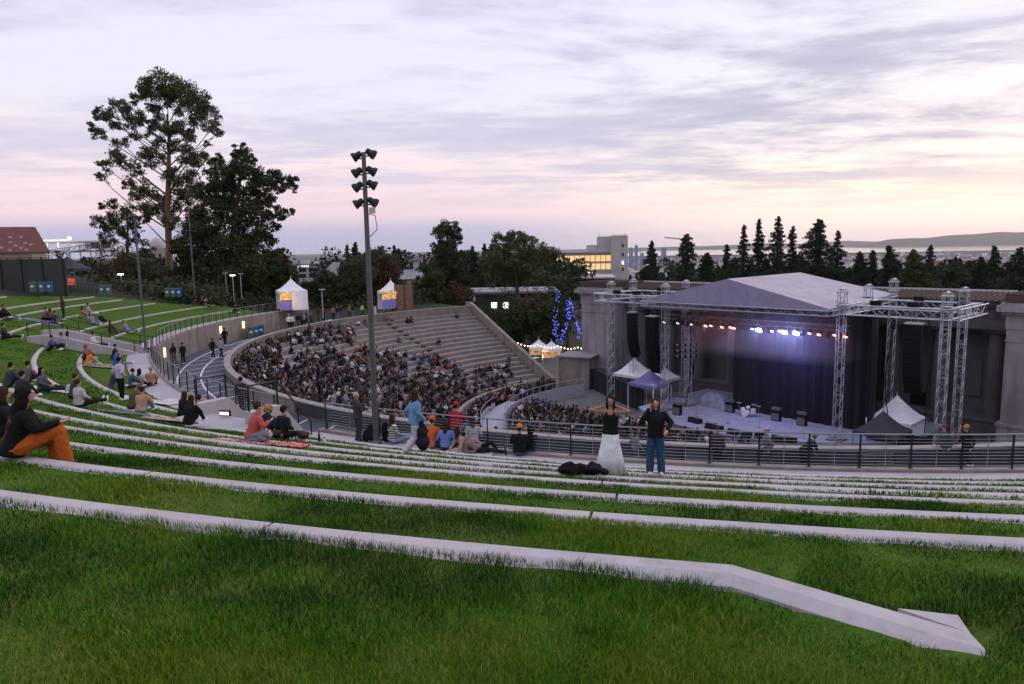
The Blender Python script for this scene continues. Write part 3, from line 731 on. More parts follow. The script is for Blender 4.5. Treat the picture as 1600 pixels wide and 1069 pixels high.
    outrig(-10.6,-2.9,'aluminium outrigger truss joining the left towers beside the stone pier')
    # side-light bars on the left short tower
    r=thing('side_light_bar','angled side-light bars clamped on the short left tower','stage light',S(-1.9,4,-11),STA); mb=MB()
    for z in (0,.55,1.1): mb.tube([(-1.5,-.35,z+.0),(1.3,-.35,z+.35)],.05,6)
    mb.build('bars','truss_alu',parent=r); mb=MB()
    for z in (0,.55,1.1):
        for k in range(5): x=-1.3+k*.62; mb=MB(); mb.lathe([(.06,-.22),(.12,-.1),(.13,.05),(.09,.08)],10,0,(x,-.42,z+.05+k*.08)); mb.build('lamp_head','black_box',parent=r)
    for u_,b_,z0,z1,sg,lb in ((-6.4,4.2,-6.,-13.5,1.6,'black cable bundle looping down from the left truss'),(-1.2,2.4,-6.2,-15.6,.9,'black cable drop beside the left front tower'),(17.2,3.,-5.6,-16.,-.5,'black cable drop left of the right hanging speakers'),(19.6,2.6,-5.6,-16.2,.4,'black cable drop right of the right hanging speakers'),(10.2,4.9,-6.,-15.5,.3,'black cable drop in front of the backdrop')):
        mb=MB(); mb.tube([S(u_+sg*math.sin(t*math.pi)*(1-.4*t)+.1*math.sin(t*9),b_,z0+(z1-z0)*t) for t in np.linspace(0,1,14)],.045,5); tag(mb.build('cable_bundle','black_box'),lb,'cable')
    # ---- hanging line arrays
    def array(u,b,zt,n,label,w=1.25,curve=.055,h=.36):
        root=thing('line_array_speaker',label,'speaker',S(u,b,zt),STA,'hanging line array speakers')
        y=0;z=0;a=0
        for k in range(n):
            mb=MB(); M=Matrix.Translation((0,y,z))@Matrix.Rotation(a,4,'X')
            mb.add([M@Vector(p) for p in ((-w/2,-.38,-h*.48),(w/2,-.38,-h*.48),(w/2*.8,.42,-h*.40),(-w/2*.8,.42,-h*.40),(-w/2,-.38,h*.48),(w/2,-.38,h*.48),(w/2*.8,.42,h*.40),(-w/2*.8,.42,h*.40))],[(0,3,2,1),(4,5,6,7),(0,1,5,4),(1,2,6,5),(2,3,7,6),(3,0,4,7)])
            mb.build('speaker_box','black_box',parent=root)
            z-=h*math.cos(a); y+=h*math.sin(a); a+=curve*(k/n)*2
        mb=MB(); mb.box(-w/2,w/2,-.4,.4,.25,.36)
        mb.tube([(-.3,0,.36),(0,0,1.6),(.3,0,.36)],.02,4); mb.build('rigging_frame','truss_alu',parent=root)
    array(-9.2,4.6,-7.3,13,'slender curved black line array hung left, close to the stone pier',.95,.05)
    array(-5.6,3.2,-7.4,16,'big black line array hung beside the left front tower',1.2,.045)
    array(18.4,3.6,-6.6,15,'big black line array hung from the right outrigger before the columns',1.25,.045)
    # ---- lighting trusses and fixtures
    mat('lamp_cool',(.9,.9,1),None,emit=(.55,.6,1),es=90); mat('lamp_warm',(1,.7,.5),None,emit=(1,.36,.22),es=2.6); mat('lamp_dim',(.6,.6,.7),None,emit=(.8,.8,1),es=1.2)
    root=thing('lighting_truss','front lighting truss with a long row of lamps under the stage roof','truss',S(4.5,3.2,-7.0),STA)
    mb=MB(); truss(mb,(-8.6,0,0),(9.2,0,0),.42); mb.build('lattice','grey_metal',parent=root)
    root2=thing('lighting_truss','rear lighting truss high under the left of the stage roof','truss',S(0,7.6,-6.6),STA)
    mb=MB(); truss(mb,(-5,0,0),(12,0,0),.42); mb.build('lattice','grey_metal',parent=root2)
    lit={ 1105:'w',1130:'w',1149:'w',1188:'c',1208:'w',1227:'c',1246:'c',1281:'w',1323:'w'}
    def fixture(u,b,z,kind,label,g='lamps on the front lighting truss'):
        r_=thing('stage_lamp',label,'stage light',S(u,b,z),STA,g); mb=MB()
        mb.lathe([(.05,.12),(.13,.1),(.15,-.05),(.17,-.32)],10); mb.box(-.19,-.17,-.04,.04,-.2,.36); mb.box(.17,.19,-.04,.04,-.2,.36); mb.box(-.19,.19,-.04,.04,.33,.36)
        o=mb.build('housing','black_box',parent=r_); o.rotation_euler=(R(-38),0,0)
        mb=MB(); mb.lathe([(.02,-.325),(.16 if kind!='c' else .27,-.33),(.16 if kind!='c' else .27,-.345),(.02,-.36)],12)
        l=mb.build('lens',{'c':'lamp_cool','w':'lamp_warm','d':'lamp_dim','x':'black_box'}[kind],parent=r_); l.rotation_euler=(R(-38),0,0)
        return r_
    tgt={px:k for px,k in lit.items()}
    us=[]
    for px,k in tgt.items():
        # find u on the truss line whose image column is px
        best=min(np.linspace(-6,15,420),key=lambda u_:abs(pj(S(u_,2.9,-7.3))[0]-px)); us.append((best,k,px))
    names={1105:'small warm lamp furthest left of those lit on the truss',1130:'second warm lamp from the left of the lit row',1149:'third warm lamp from the left, before the first blue-white one',1188:'left lone blue-white lamp glaring on the truss',1208:'small warm lamp between the single and paired blue-white lamps',1227:'left lamp of the glaring blue-white pair',1246:'right lamp of the glaring blue-white pair',1281:'warm orange lamp right of the blue-white pair',1323:'warm orange lamp right beside the front right tower'}
    for u_,k,px in us: fixture(u_,2.9,-7.35,k,names[px])
    i=0
    for u_ in np.arange(-3.9,13.6,.52):
        if min(abs(u_-q[0]) for q in us)<.3: continue
        fixture(u_,2.95+.05*math.sin(i*3),-7.3-.08*(i%3),'d' if i%3==0 else 'x','unlit black lamp hanging in the row on the front truss'); i+=1
    for u_ in np.arange(-4,11,1.3): fixture(u_,7.4,-6.95,'x','unlit black lamp on the rear truss under the roof','lamps on the rear lighting truss')
    # light from the three blue-white lamps and the warm ones
    for px in (1188,1227,1246):
        u_=[q[0] for q in us if q[2]==px][0]
        ld=bpy.data.lights.new('stage_spot','SPOT'); ld.energy=700; ld.color=(.20,.20,1); ld.spot_size=R(95); ld.spot_blend=.7; ld.shadow_soft_size=.2
        lo=bpy.data.objects.new('stage_spot',ld); col.objects.link(lo); lo.location=S(u_,3.3,-7.6)
        lo.rotation_euler=(S(u_+.3,5.6,-9.0)-S(u_,3.3,-7.6)).to_track_quat('-Z','Y').to_euler()
    for u_,k,px in us:
        ld=bpy.data.lights.new('lamp_glow','POINT'); ld.energy=190 if k=='c' else 42; ld.color=(.35,.40,1) if k=='c' else (1,.30,.18); ld.shadow_soft_size=.12
        lo=bpy.data.objects.new('lamp_glow',ld); col.objects.link(lo); lo.location=S(u_,2.35,-7.75)
    for u_,c,e_ in ((3,(.55,.65,1),380),(9,(.55,.6,1),300)):
        ld=bpy.data.lights.new('deck_spot','SPOT'); ld.energy=e_; ld.color=c; ld.spot_size=R(110); ld.spot_blend=.8; ld.shadow_soft_size=.3
        lo=bpy.data.objects.new('deck_spot',ld); col.objects.link(lo); lo.location=S(u_,3.6,-7.8); lo.rotation_euler=(S(u_,2.,-16)-S(u_,3.6,-7.8)).to_track_quat('-Z','Y').to_euler()
    ld=bpy.data.lights.new('side_spot','SPOT'); ld.energy=900; ld.color=(.6,.75,1); ld.spot_size=R(60); ld.spot_blend=.8
    lo=bpy.data.objects.new('side_spot',ld); col.objects.link(lo); lo.location=S(-1.9,3.4,-10.5); lo.rotation_euler=(S(-5,-1,-15)-S(-1.9,3.4,-10.5)).to_track_quat('-Z','Y').to_euler()
    # ---- theatrical haze hanging under the roof
    M_=bpy.data.materials.new('stage_haze'); M_.use_nodes=True; nt=M_.node_tree; nt.nodes.clear(); o_=nd(nt,'ShaderNodeOutputMaterial'); v_=nd(nt,'ShaderNodeVolumePrincipled'); v_.inputs['Density'].default_value=.022; v_.inputs['Color'].default_value=(.9,.9,1,1); v_.inputs['Anisotropy'].default_value=.2; nt.links.new(v_.outputs[0],o_.inputs['Volume']); MATS['stage_haze']=M_
    mb=MB(); mb.box(-5.5,9.6,-4.4,1.2,6.0,9.9); o=mb.build('stage_haze','stage_haze',loc=S(4.5,4,DZ),rotz=STA); tag(o,'thin blue-lit smoke under the stage roof','smoke',kind='stuff')
    # ---- stage gear
    def gear(name,label,u,b,z=DZ,rz=0,g=None): return thing(name,label,'stage gear' if name not in('drum_kit',) else 'drum kit',S(u,b,z),STA+rz,g)
    dk=gear('drum_kit','white drum kit with cymbals at the middle of the deck',4.6,3.6)
    for x,y,r_,z0,z1,nm in ((0,0,.28,0,.56,'bass_drum'),(-.45,.3,.2,.45,.7,'snare_drum'),(.5,.45,.24,.3,.7,'floor_tom'),(.12,.2,.17,.72,.95,'rack_tom')):
        mb=MB()
        if nm=='bass_drum':
            M=Matrix.Translation((0,0,.3))@Matrix.Rotation(R(90),4,'X'); mb.add([M@Vector((r2*math.cos(k*math.pi/8),r2*math.sin(k*math.pi/8),z)) for r2,z in ((.3,-.25),(.3,.25)) for k in range(16)],[(k,(k+1)%16,16+(k+1)%16,16+k) for k in range(16)]+[tuple(range(15,-1,-1)),tuple(16+k for k in range(16))])
        else: mb.lathe([(r_,z0),(r_,z1)],14,0,(x,y,0))
        mb.build(nm,'white_paint',parent=dk)
    for x,y,z in ((-.8,.2,1.15),(.75,.1,1.2),(.95,.6,1.0)):
        mb=MB(); mb.tube([(x,y,0),(x,y,z)],.015,5); mb.lathe([(.02,z+.03),(.24,z),(.24,z-.008),(.02,z+.015)],14,0,(x,y,0)); mb.build('cymbal','truss_alu',parent=dk)
    def wedge(u,b,rz,label,s=1.):
        r_=gear('stage_monitor',label,u,b,DZ,rz,'black floor monitors along the stage front'); mb=MB()
        mb.add([(x*.36*s,y,z) for x in (-1,1) for y,z in ((-.28*s,0),(.28*s,0),(.24*s,.34*s),(-.12*s,.36*s),(-.28*s,.08*s))],[(0,1,2,3,4),(9,8,7,6,5),(0,5,6,1),(1,6,7,2),(2,7,8,3),(3,8,9,4),(4,9,5,0)]); mb.build('cabinet','black_box',parent=r_)
        mb=MB(); mb.add([(-.3*s,.225*s,.345*s),(.3*s,.225*s,.345*s),(.3*s,-.10*s,.37*s),(-.3*s,-.10*s,.37*s)],[(0,1,2,3)]); mb.build('grille','grey_metal',parent=r_)
    for k,(u_,b_) in enumerate(((2.2,-1.3),(2.7,-1.5),(4.6,-2.3),(5.4,-2.5),(7.0,-2.7),(8.2,-2.7),(9.2,-2.2),(10.6,-2.2),(11.6,-1.9))):
        wedge(u_,b_,(.4,-.3,.2,0,-.2,.3,.1,-.4,.2)[k],('leftmost wedge of','second wedge in','wedge left of centre in','middle wedge of','wedge right of centre in','sixth wedge in','seventh wedge in','eighth wedge in','rightmost wedge of')[k]+' the row of black floor monitors along the stage front',1.2)
    for u_,b_,l in ((-.3,-.1,'black amplifier cabinet on the left of the deck'),(2.7,4.1,'black amplifier cabinet left of the drum kit'),(7.4,3.9,'black amplifier cabinet right of the drum kit'),(9.8,3.8,'black amplifier cabinet near the right wing')):
        r_=gear('amplifier',l,u_,b_); mb=MB(); mb.box(-.4,.4,-.22,.22,.05,1.0); mb.build('cabinet','black_box',parent=r_)
        mb=MB(); mb.box(-.35,.35,-.235,-.222,.1,.72); mb.box(-.38,.38,-.18,.18,1.0,1.22); mb.build('grille','grey_metal',parent=r_)
    for u_,b_,l in ((.9,1.2,'leftmost'),(4.8,.2,'middle'),(11.7,.1,'rightmost'),(7.6,.6,'second from right')):
        r_=gear('microphone_stand',l+' microphone stand standing on the stage deck',u_,b_); mb=MB(); mb.tube([(0,0,.02),(0,0,1.5)],.015,5); mb.lathe([(.16,0),(.15,.03)],12); mb.build('stand','grey_metal',parent=r_)
        mb=MB(); mb.tube([(0,0,1.48),(0,-.12,1.6)],.03,6); mb.build('microphone','black_box',parent=r_)
    def popup(name,label,u,b,z,w,d,he,hp,m_,walls=None,rz=0,m2=None,loc=None):
        r_=thing(name,label,'tent',loc if loc is not None else S(u,b,z),(STA if loc is None else 0)+rz)
        mb=MB(); n=10; vs=[];fs=[]
        for i in range(n+1):
            for j in range(n+1):
                x=-1+2*i/n;y=-1+2*j/n; q=max(abs(x),abs(y)); zz=he+(hp-he)*(1-q)**1.35*1.0-.04*math.sin(math.pi*min(abs(x),abs(y)))*q
                vs.append((x*w/2,y*d/2,zz))
        for i in range(n):
            for j in range(n): fs.append((i*(n+1)+j,(i+1)*(n+1)+j,(i+1)*(n+1)+j+1,i*(n+1)+j+1))
        mb.add(vs,fs)
        for a,b_ in (((-w/2,-d/2),(w/2,-d/2)),((w/2,-d/2),(w/2,d/2)),((w/2,d/2),(-w/2,d/2)),((-w/2,d/2),(-w/2,-d/2))):
            mb.add([(a[0],a[1],he),(b_[0],b_[1],he),(b_[0],b_[1],he-.28),(a[0],a[1],he-.28)],[(0,1,2,3)])
        mb.tube([(0,0,hp-.05),(0,0,hp+.25)],.03,5)
        mb.build('canopy',m_,parent=r_)
        for x in (-1,1):
            for y in (-1,1): mb=MB(); mb.bar((x*(w/2-.05),y*(d/2-.05),0),(x*(w/2-.05),y*(d/2-.05),he),.06); mb.build('leg','white_paint' if m_!='tent_dark' else 'grey_metal',parent=r_)
        for k in (walls or ''):
            mb=MB(); e=.02
            if k=='r': mb.box(w/2-e,w/2,-d/2,d/2,.05,he-.02)
            if k=='l': mb.box(-w/2,-w/2+e,-d/2,d/2,.05,he-.02)
            if k=='b': mb.box(-w/2,w/2,d/2-e,d/2,.05,he-.02)
            if k=='f': mb.box(-w/2,w/2,-d/2,-d/2+e,.05,he-.02)
            mb.build('side_wall',m2 or m_,parent=r_)
        return r_
    globals()['popup']=popup
    popup('canopy_tent','white pop-up canopy left of the stage, behind the purple one',-11.5,7.9,-16.8,3.4,3.4,2.6,4.3,'tent_white')
    popup('canopy_tent','white pop-up canopy right beside the left front tower',-8.3,8.0,-16.8,3.4,3.4,2.5,4.3,'tent_white')
    popup('canopy_tent','purple pop-up canopy before the white ones left of the stage',-5.9,3.2,-16.8,3.2,3.2,2.9,4.2,'tent_purple')
    popup('canopy_tent','white peaked tent with side walls at the right of the stage',16.4,6.7,-16.8,3.5,3.5,2.3,4.2,'tent_white','rb')
    popup('canopy_tent','low black pop-up canopy in front of the white tent right of the stage',17.4,1.0,-16.8,3.2,3.2,2.5,4.0,'tent_dark')
    r_=thing('covered_gear','silvery tarpaulin thrown over gear at the left wing','stage gear',S(.2,5.8,DZ),STA); mb=MB()
    n=12;vs=[];fs=[]
    for i in range(n+1):
        for j in range(n+1):
            x=-1+2*i/n;y=-1+2*j/n;q=max(abs(x),abs(y)); vs.append((x*1.6,y*1.1,max(0,(1.3-.25*x)*(1-q**3))+.06*math.sin(x*9+y*5)*(1-q)))
    for i in range(n):
        for j in range(n): fs.append((i*(n+1)+j,(i+1)*(n+1)+j,(i+1)*(n+1)+j+1,i*(n+1)+j+1))
    mb.add(vs,fs); mat('tarp',(.10,.11,.15),(.2,.22,.3),.45,2); mb.build('tarpaulin','tarp',parent=r_,smooth=True)
build_stage()
# ================================================================ PEOPLE
from mathutils.bvhtree import BVHTree
V3=Vector
def cloth(c,rough=.9):
    k='cloth_%d_%d_%d'%tuple(int(255*x) for x in c)
    if k in MATS: return k
    c2=tuple(x*.72 for x in c); mat(k,c,c2,rough,9,5,.35,60,spec=.15); return k
mat('skin_light',(.50,.27,.19),(.42,.21,.145),.55,8,3); mat('skin_tan',(.36,.18,.115),(.30,.14,.09),.55,8,3); mat('skin_dark',(.13,.065,.04),None,.55)
mat('hair_black',(.010,.008,.008),(.018,.014,.013),.85,40,3,.4,120,spec=.08); mat('hair_brown',(.055,.028,.016),(.028,.014,.009),.8,40,3,.4,120,spec=.12)
mat('hair_blond',(.42,.24,.10),(.25,.13,.05),.6,40,3,.4,120); mat('hair_grey',(.42,.40,.39),(.28,.27,.26),.6,40,3,.4,120); mat('hair_red',(.30,.10,.08),(.2,.06,.06),.6,40,3)
mat('shoe_white',(.75,.75,.75),(.6,.6,.6),.6,9); mat('shoe_dark',(.03,.028,.028),None,.6); mat('lips',(.35,.09,.08),None,.5); mat('eye_dark',(.01,.008,.008),None,.3)
def frame(a,b,side=None):
    d=(b-a).normalized(); x=(side if side is not None else d.cross(V3((0,0,1))))
    x=x-d*x.dot(d)
    if x.length<.01: x=d.orthogonal()
    x.normalize(); return x,d.cross(x),d
def cap(mb,a,b,ra,rb,n=10,mi=0):
    a=V3(a);b=V3(b)
    if (b-a).length<1e-4: b=a+V3((0,0,.001))
    x,y,d=frame(a,b); vs=[];fs=[]
    prof=[]
    for k in range(4): t=k/3*math.pi/2; prof.append((a-d*ra*math.cos(t),ra*math.sin(t)))
    for k in range(4): t=k/3*math.pi/2; prof.append((b+d*rb*math.sin(t),rb*math.cos(t)))
    for c,r in prof:
        r=max(r,1e-4)
        for k in range(n): q=2*math.pi*k/n; vs.append(c+r*(math.cos(q)*x+math.sin(q)*y))
    for i in range(len(prof)-1):
        for k in range(n): fs.append((i*n+k,i*n+(k+1)%n,(i+1)*n+(k+1)%n,(i+1)*n+k))
    fs+=[tuple(range(n-1,-1,-1)),tuple((len(prof)-1)*n+k for k in range(n))]
    mb.add(vs,fs,mi)
def ell(mb,c,r,M=None,n=12,m_=8,mi=0):
    vs=[];fs=[]; c=V3(c)
    for i in range(m_+1):
        t=math.pi*i/m_; t=min(max(t,.02),math.pi-.02)
        for k in range(n):
            q=2*math.pi*k/n; p=V3((r[0]*math.sin(t)*math.cos(q),r[1]*math.sin(t)*math.sin(q),r[2]*math.cos(t)))
            if M is not None: p=M@p
            vs.append(c+p)
    for i in range(m_):
        for k in range(n): fs.append((i*n+k,(i+1)*n+k,(i+1)*n+(k+1)%n,i*n+(k+1)%n))
    fs+=[tuple(range(n)),tuple(m_*n+k for k in range(n-1,-1,-1))]
    mb.add(vs,fs,mi)
def loft(mb,rings,n=14,mi=0):
    """rings: (centre, side vec, fwd vec, rx, ry)"""
    vs=[];fs=[]
    for c,s,f,rx,ry in rings:
        for k in range(n):
            q=2*math.pi*k/n; vs.append(V3(c)+s*rx*math.cos(q)+f*ry*math.sin(q))
    for i in range(len(rings)-1):
        for k in range(n): fs.append((i*n+k,i*n+(k+1)%n,(i+1)*n+(k+1)%n,(i+1)*n+k))
    fs+=[tuple(range(n-1,-1,-1)),tuple((len(rings)-1)*n+k for k in range(n))]
    mb.add(vs,fs,mi)
TMP=bpy.data.scenes.new('tmp'); _o=bpy.data.objects.new('tmp',bpy.data.meshes.new('tmp')); TMP.collection.objects.link(_o)
_r=_o.modifiers.new('r','REMESH'); _r.mode='VOXEL'; _r.use_smooth_shade=True; _s=_o.modifiers.new('s','SMOOTH'); _s.factor=.5
def remesh(mb,name,voxel,smooth=2,wr=0.,wsc=9.):
    me=bpy.data.meshes.new(name); me.from_pydata(mb.v,[],mb.f); _o.data=me; _r.voxel_size=voxel; _s.iterations=smooth
    TMP.view_layers[0].update(); out=bpy.data.meshes.new_from_object(_o.evaluated_get(TMP.view_layers[0].depsgraph))
    out.name=name; me.name='old'
    if wr:
        n=len(out.vertices); co=np.empty(n*3,np.float32); nr=np.empty(n*3,np.float32); out.vertices.foreach_get('co',co); out.vertex_normals.foreach_get('vector',nr); co=co.reshape(-1,3); nr=nr.reshape(-1,3)
        am=np.array([noise.noise((x*wsc,y*wsc,z*wsc*1.7))+.5*noise.noise((x*wsc*2.3,y*wsc*2.3,z*wsc*2.3)) for x,y,z in co.tolist()],np.float32)
        out.vertices.foreach_set('co',(co+nr*(am*wr)[:,None]).ravel())
    out.polygons.foreach_set('use_smooth',[True]*len(out.polygons)); out.update(); return out
POSES={}
def pose(n,pel,lean=0.,tw=0.,side=0.,kn=None,an=None,el=None,ha=None,head=(0,0,0),toe=None,neckf=0.):
    POSES[n]=dict(pel=pel,lean=lean,tw=tw,side=side,kn=kn,an=an,el=el,ha=ha,head=head,toe=toe,neckf=neckf)
SK=((-.10,.02,.50),(.10,.02,.50)); SA=((-.10,-.02,.09),(.10,-.02,.09))
pose('stand',(0,0,.93),2,kn=SK,an=SA,el=((-.25,-.04,1.14),(.25,-.04,1.14)),ha=((-.26,.06,.90),(.26,.06,.90)))
pose('stand_pocket',(0,0,.93),3,kn=((-.11,.03,.5),(.1,.0,.5)),an=((-.14,.06,.09),(.10,-.04,.09)),el=((-.28,-.10,1.16),(.28,-.10,1.16)),ha=((-.2,.08,1.0),(.2,.08,1.0)))
pose('armscross',(0,0,.93),-2,kn=SK,an=SA,el=((-.26,.03,1.14),(.26,.03,1.14)),ha=((.10,.22,1.20),(-.10,.20,1.16)))
pose('hairtie',(0,0,.93),0,kn=SK,an=SA,el=((-.40,.10,1.42),(.42,.12,1.43)),ha=((-.13,-.03,1.50),(.13,-.03,1.49)),head=(0,.02,-.01))
pose('hairtouch',(0,0,.93),0,kn=((-.11,.0,.5),(.11,.0,.5)),an=((-.13,.0,.09),(.12,.0,.09)),el=((-.33,.02,1.20),(.30,.06,1.22)),ha=((-.24,.20,1.08),(.15,.05,1.50)),head=(.01,.02,0))
pose('walk',(0,0,.91),6,kn=((-.09,.16,.52),(.09,-.02,.50)),an=((-.09,.24,.10),(.09,-.30,.16)),el=((-.25,-.12,1.14),(.25,.05,1.14)),ha=((-.24,.0,.90),(.25,.22,.94)))
pose('step',(0,.0,.10),8,kn=((-.13,.44,.12),(.13,.42,.12)),an=((-.13,.45,-.27),(.13,.38,-.27)),el=((-.24,.18,.37),(.24,.18,.37)),ha=((-.13,.38,.22),(.13,.36,.22)))
pose('stepfwd',(0,.0,.10),32,kn=((-.15,.44,.12),(.15,.42,.12)),an=((-.14,.45,-.27),(.14,.38,-.27)),el=((-.24,.40,.30),(.24,.40,.30)),ha=((-.05,.52,.26),(.05,.52,.26)))
pose('stephug',(0,.0,.10),16,kn=((-.12,.42,.13),(.12,.42,.13)),an=((-.11,.40,-.27),(.11,.44,-.27)),el=((-.26,.22,.36),(.26,.22,.36)),ha=((.08,.36,.30),(-.08,.34,.28)))
pose('ground',(0,0,.10),14,kn=((-.14,.33,.40),(.14,.31,.38)),an=((-.13,.52,.08),(.14,.50,.08)),el=((-.27,.24,.36),(.27,.24,.36)),ha=((-.08,.42,.40),(.08,.40,.38)))
pose('cross',(0,0,.10),12,kn=((-.36,.24,.16),(.36,.24,.16)),an=((.10,.34,.07),(-.10,.30,.07)),el=((-.27,.12,.32),(.27,.12,.32)),ha=((-.14,.32,.24),(.14,.32,.24)))
pose('eat',(0,0,.10),16,kn=((-.36,.26,.16),(.34,.28,.16)),an=((.10,.36,.07),(-.10,.32,.07)),el=((-.25,.20,.36),(.27,.24,.36)),ha=((-.02,.24,.66),(.12,.42,.42)))
pose('back',(0,0,.10),-24,kn=((-.11,.42,.30),(.11,.46,.14)),an=((-.11,.70,.08),(.11,.88,.08)),el=((-.26,-.30,.26),(.26,-.30,.26)),ha=((-.24,-.46,.06),(.24,-.46,.06)))
pose('long',(0,0,.10),4,kn=((-.11,.44,.16),(.11,.44,.12)),an=((-.11,.86,.08),(.08,.88,.08)),el=((-.25,.06,.36),(.25,.06,.36)),ha=((-.1,.3,.26),(.1,.3,.24)))
pose('lie',(0,0,.12),-58,kn=((-.11,.40,.34),(.11,.44,.14)),an=((-.11,.60,.08),(.11,.88,.08)),el=((-.26,-.40,.08),(.26,-.40,.08)),ha=((-.22,-.20,.10),(.22,-.20,.10)),neckf=.07)
pose('hero',(0,0,.11),14,kn=((-.10,.46,.17),(.17,.50,.30)),an=((-.02,.42,-.26),(.18,.56,-.18)),el=((-.25,.26,.33),(.27,.26,.38)),ha=((-.06,.46,.26),(.18,.50,.405)),head=(.05,.0,0))
pose('bend',(0,0,.90),48,kn=SK,an=SA,el=((-.22,.40,.95),(.22,.42,.95)),ha=((-.1,.5,.75),(.1,.52,.75)))
def build_parts(P,sc,hair,fl,hero=False,shoes=True,bulk=1.,hat=None,skirt=False,wide=1.,sleeve=1.,hood=False,vest=False,jl=0.):
    """returns dict part -> MB, in metres"""
    L=math.radians(P['lean']); up=V3((math.sin(0),math.sin(L),math.cos(L))); side=V3((1,0,0)); fwd=V3((0,math.cos(L),-math.sin(L)))
    pel=V3(P['pel']); T=lambda t: pel+up*t+fwd*(.05*math.sin(t*4) if P['lean']>10 else 0)
    nb=T(.50); sh=[nb-side*.175-up*.055,nb+side*.175-up*.055]; hd=P['head']
    hup=V3((0,math.sin(L*.35),math.cos(L*.35))); hc=nb+up*.05+hup*.155+V3(hd)+V3((0,P['neckf'],0))
    hip=[pel+side*-.085,pel+side*.085]; kn=[V3(p) for p in P['kn']]; an=[V3(p) for p in P['an']]; el=[V3(p) for p in P['el']]; ha=[V3(p) for p in P['ha']]
    hf=V3((0,1,0)); B_=MB()
    loft(B_,[(T(-.08),side,fwd,.11,.09),(T(0),side,fwd,.155,.10),(T(.10),side,fwd,.135,.09),(T(.22),side,fwd,.13,.09),(T(.36),side,fwd,.155,.10),(T(.46),side,fwd,.15,.075),(T(.51),side,fwd,.07,.055)])
    cap(B_,nb-up*.03,hc-hup*.04,.052,.05)
    ell(B_,hc,(.074,.092,.108)); ell(B_,hc+hf*.022-hup*.055,(.054,.066,.055)); ell(B_,hc+hf*.095-hup*.015,(.013,.018,.024)); ell(B_,hc+hf*.082+hup*.022,(.05,.016,.012))
    for s_ in (-1,1): ell(B_,hc+side*.076*s_-hup*.01,(.012,.02,.03))
    for i in (0,1):
        cap(B_,hip[i],kn[i],.078,.052); cap(B_,kn[i],an[i],.05,.036)
        cap(B_,sh[i],el[i],.046,.038); cap(B_,el[i],ha[i],.036,.025)
        d=(ha[i]-el[i]).normalized(); x=(side-d*side.dot(d)); x.normalize(); y=d.cross(x)
        M=Matrix((x,y,d)).transposed()
        ell(B_,ha[i]+d*.05,(.040,.018,.055),M)
        for k in range(4):
            o=x*(-.028+.019*k); ln=(.062,.075,.07,.055)[k]; p0=ha[i]+d*.085+o; sgn=(1 if (fwd.dot(y)>0) else -1)
            p1=p0+d*ln*.5; p2=p1+d*ln*.38-y*sgn*ln*.4
            cap(B_,p0,p1,.0095,.009,6); cap(B_,p1,p2,.009,.008,6)
        tx=x*(-1 if i==1 else 1); cap(B_,ha[i]+d*.025+tx*.03,ha[i]+d*.065+tx*.062,.011,.009,6)
    out={'body':B_}
    # shoes
    toes=[]; s_=MB()
    for i in (0,1):
        if P['toe']: td=V3(P['toe'])
        else:
            td=V3((0,1,0)); sh_=(kn[i]-an[i]).normalized()
            if abs(sh_.z)<.6: td=V3((0,.35,.94))
        cap(s_,an[i]-V3((0,0,.03))-td*.05,an[i]-V3((0,0,.04))+td*.15,.045,.036); ell(s_,an[i],(.045,.05,.05))
    out['shoes']=s_
    # trousers
    t=MB(); loft(t,[(T(-.105),side,fwd,.10,.09),(T(-.05),side,fwd,.165*bulk,.125),(T(.03),side,fwd,.168*bulk,.118),(T(.13),side,fwd,.145*bulk,.105)])
    if skirt:
        z0=.05; rr=[(T(.14),.135,.10),(T(.02),.165,.125),(V3((0,0,.75)),.19,.16),(V3((0,0,.45)),.25,.21),(V3((0,0,z0)),.33,.28)]
        vs=[];fs=[];n=64
        for c,rx,ry in rr:
            f_=(rx-.15)*5
            for k in range(n):
                q=2*math.pi*k/n; m_=1+.085*max(0,f_)*math.sin(q*11+.6*math.sin(3*q)); vs.append(V3(c)+V3((rx*m_*math.cos(q),ry*m_*math.sin(q),0)))
        for i in range(len(rr)-1):
            for k in range(n): fs.append((i*n+k,i*n+(k+1)%n,(i+1)*n+(k+1)%n,(i+1)*n+k))
        fs+=[tuple(range(n-1,-1,-1)),tuple((len(rr)-1)*n+k for k in range(n))]
        t=MB(); t.add([(v.x,v.y,v.z) for v in vs],[f[::-1] for f in fs])
    else:
        for i in (0,1):
            cap(t,hip[i],kn[i],.100*bulk,.072*wide); e=an[i]+(kn[i]-an[i]).normalized()*.03; cap(t,kn[i],e,.070*wide,.056*wide*wide)
    out['trousers']=t
    # top
    p=MB(); b=bulk; lo=-.02-jl
    loft(p,[(T(lo),side,fwd,.178*b,.138*b),(T(.08),side,fwd,.172*b,.130*b),(T(.20),side,fwd,.166*b,.128*b),(T(.34),side,fwd,.192*b,.142*b),(T(.44),side,fwd,.190*b,.122*b),(T(.515),side,fwd,.105,.09)]) if not vest else loft(p,[(T(-.03),side,fwd,.182,.138),(T(.10),side,fwd,.16,.12),(T(.22),side,fwd,.158,.122),(T(.34),side,fwd,.172,.136),(T(.40),side,fwd,.14,.115)])
    if not vest:
        for i in (0,1):
            cap(p,sh[i],el[i],.072*b,.058*b); e=el[i]+(ha[i]-el[i])*(.92*sleeve if sleeve>.3 else .02); cap(p,el[i],e,.056*b,.043*b)
        cap(p,nb-up*.02,nb+up*.035,.07,.062)
    else:
        for i in (0,1): cap(p,nb+side*(-.09,.09)[i]-up*.12+fwd*.075,nb+side*(-.045,.045)[i]+up*.035,.038,.022)
    if hood: ell(p,nb-fwd*.09-up*.02,(.12,.07,.10))
    out['top']=p
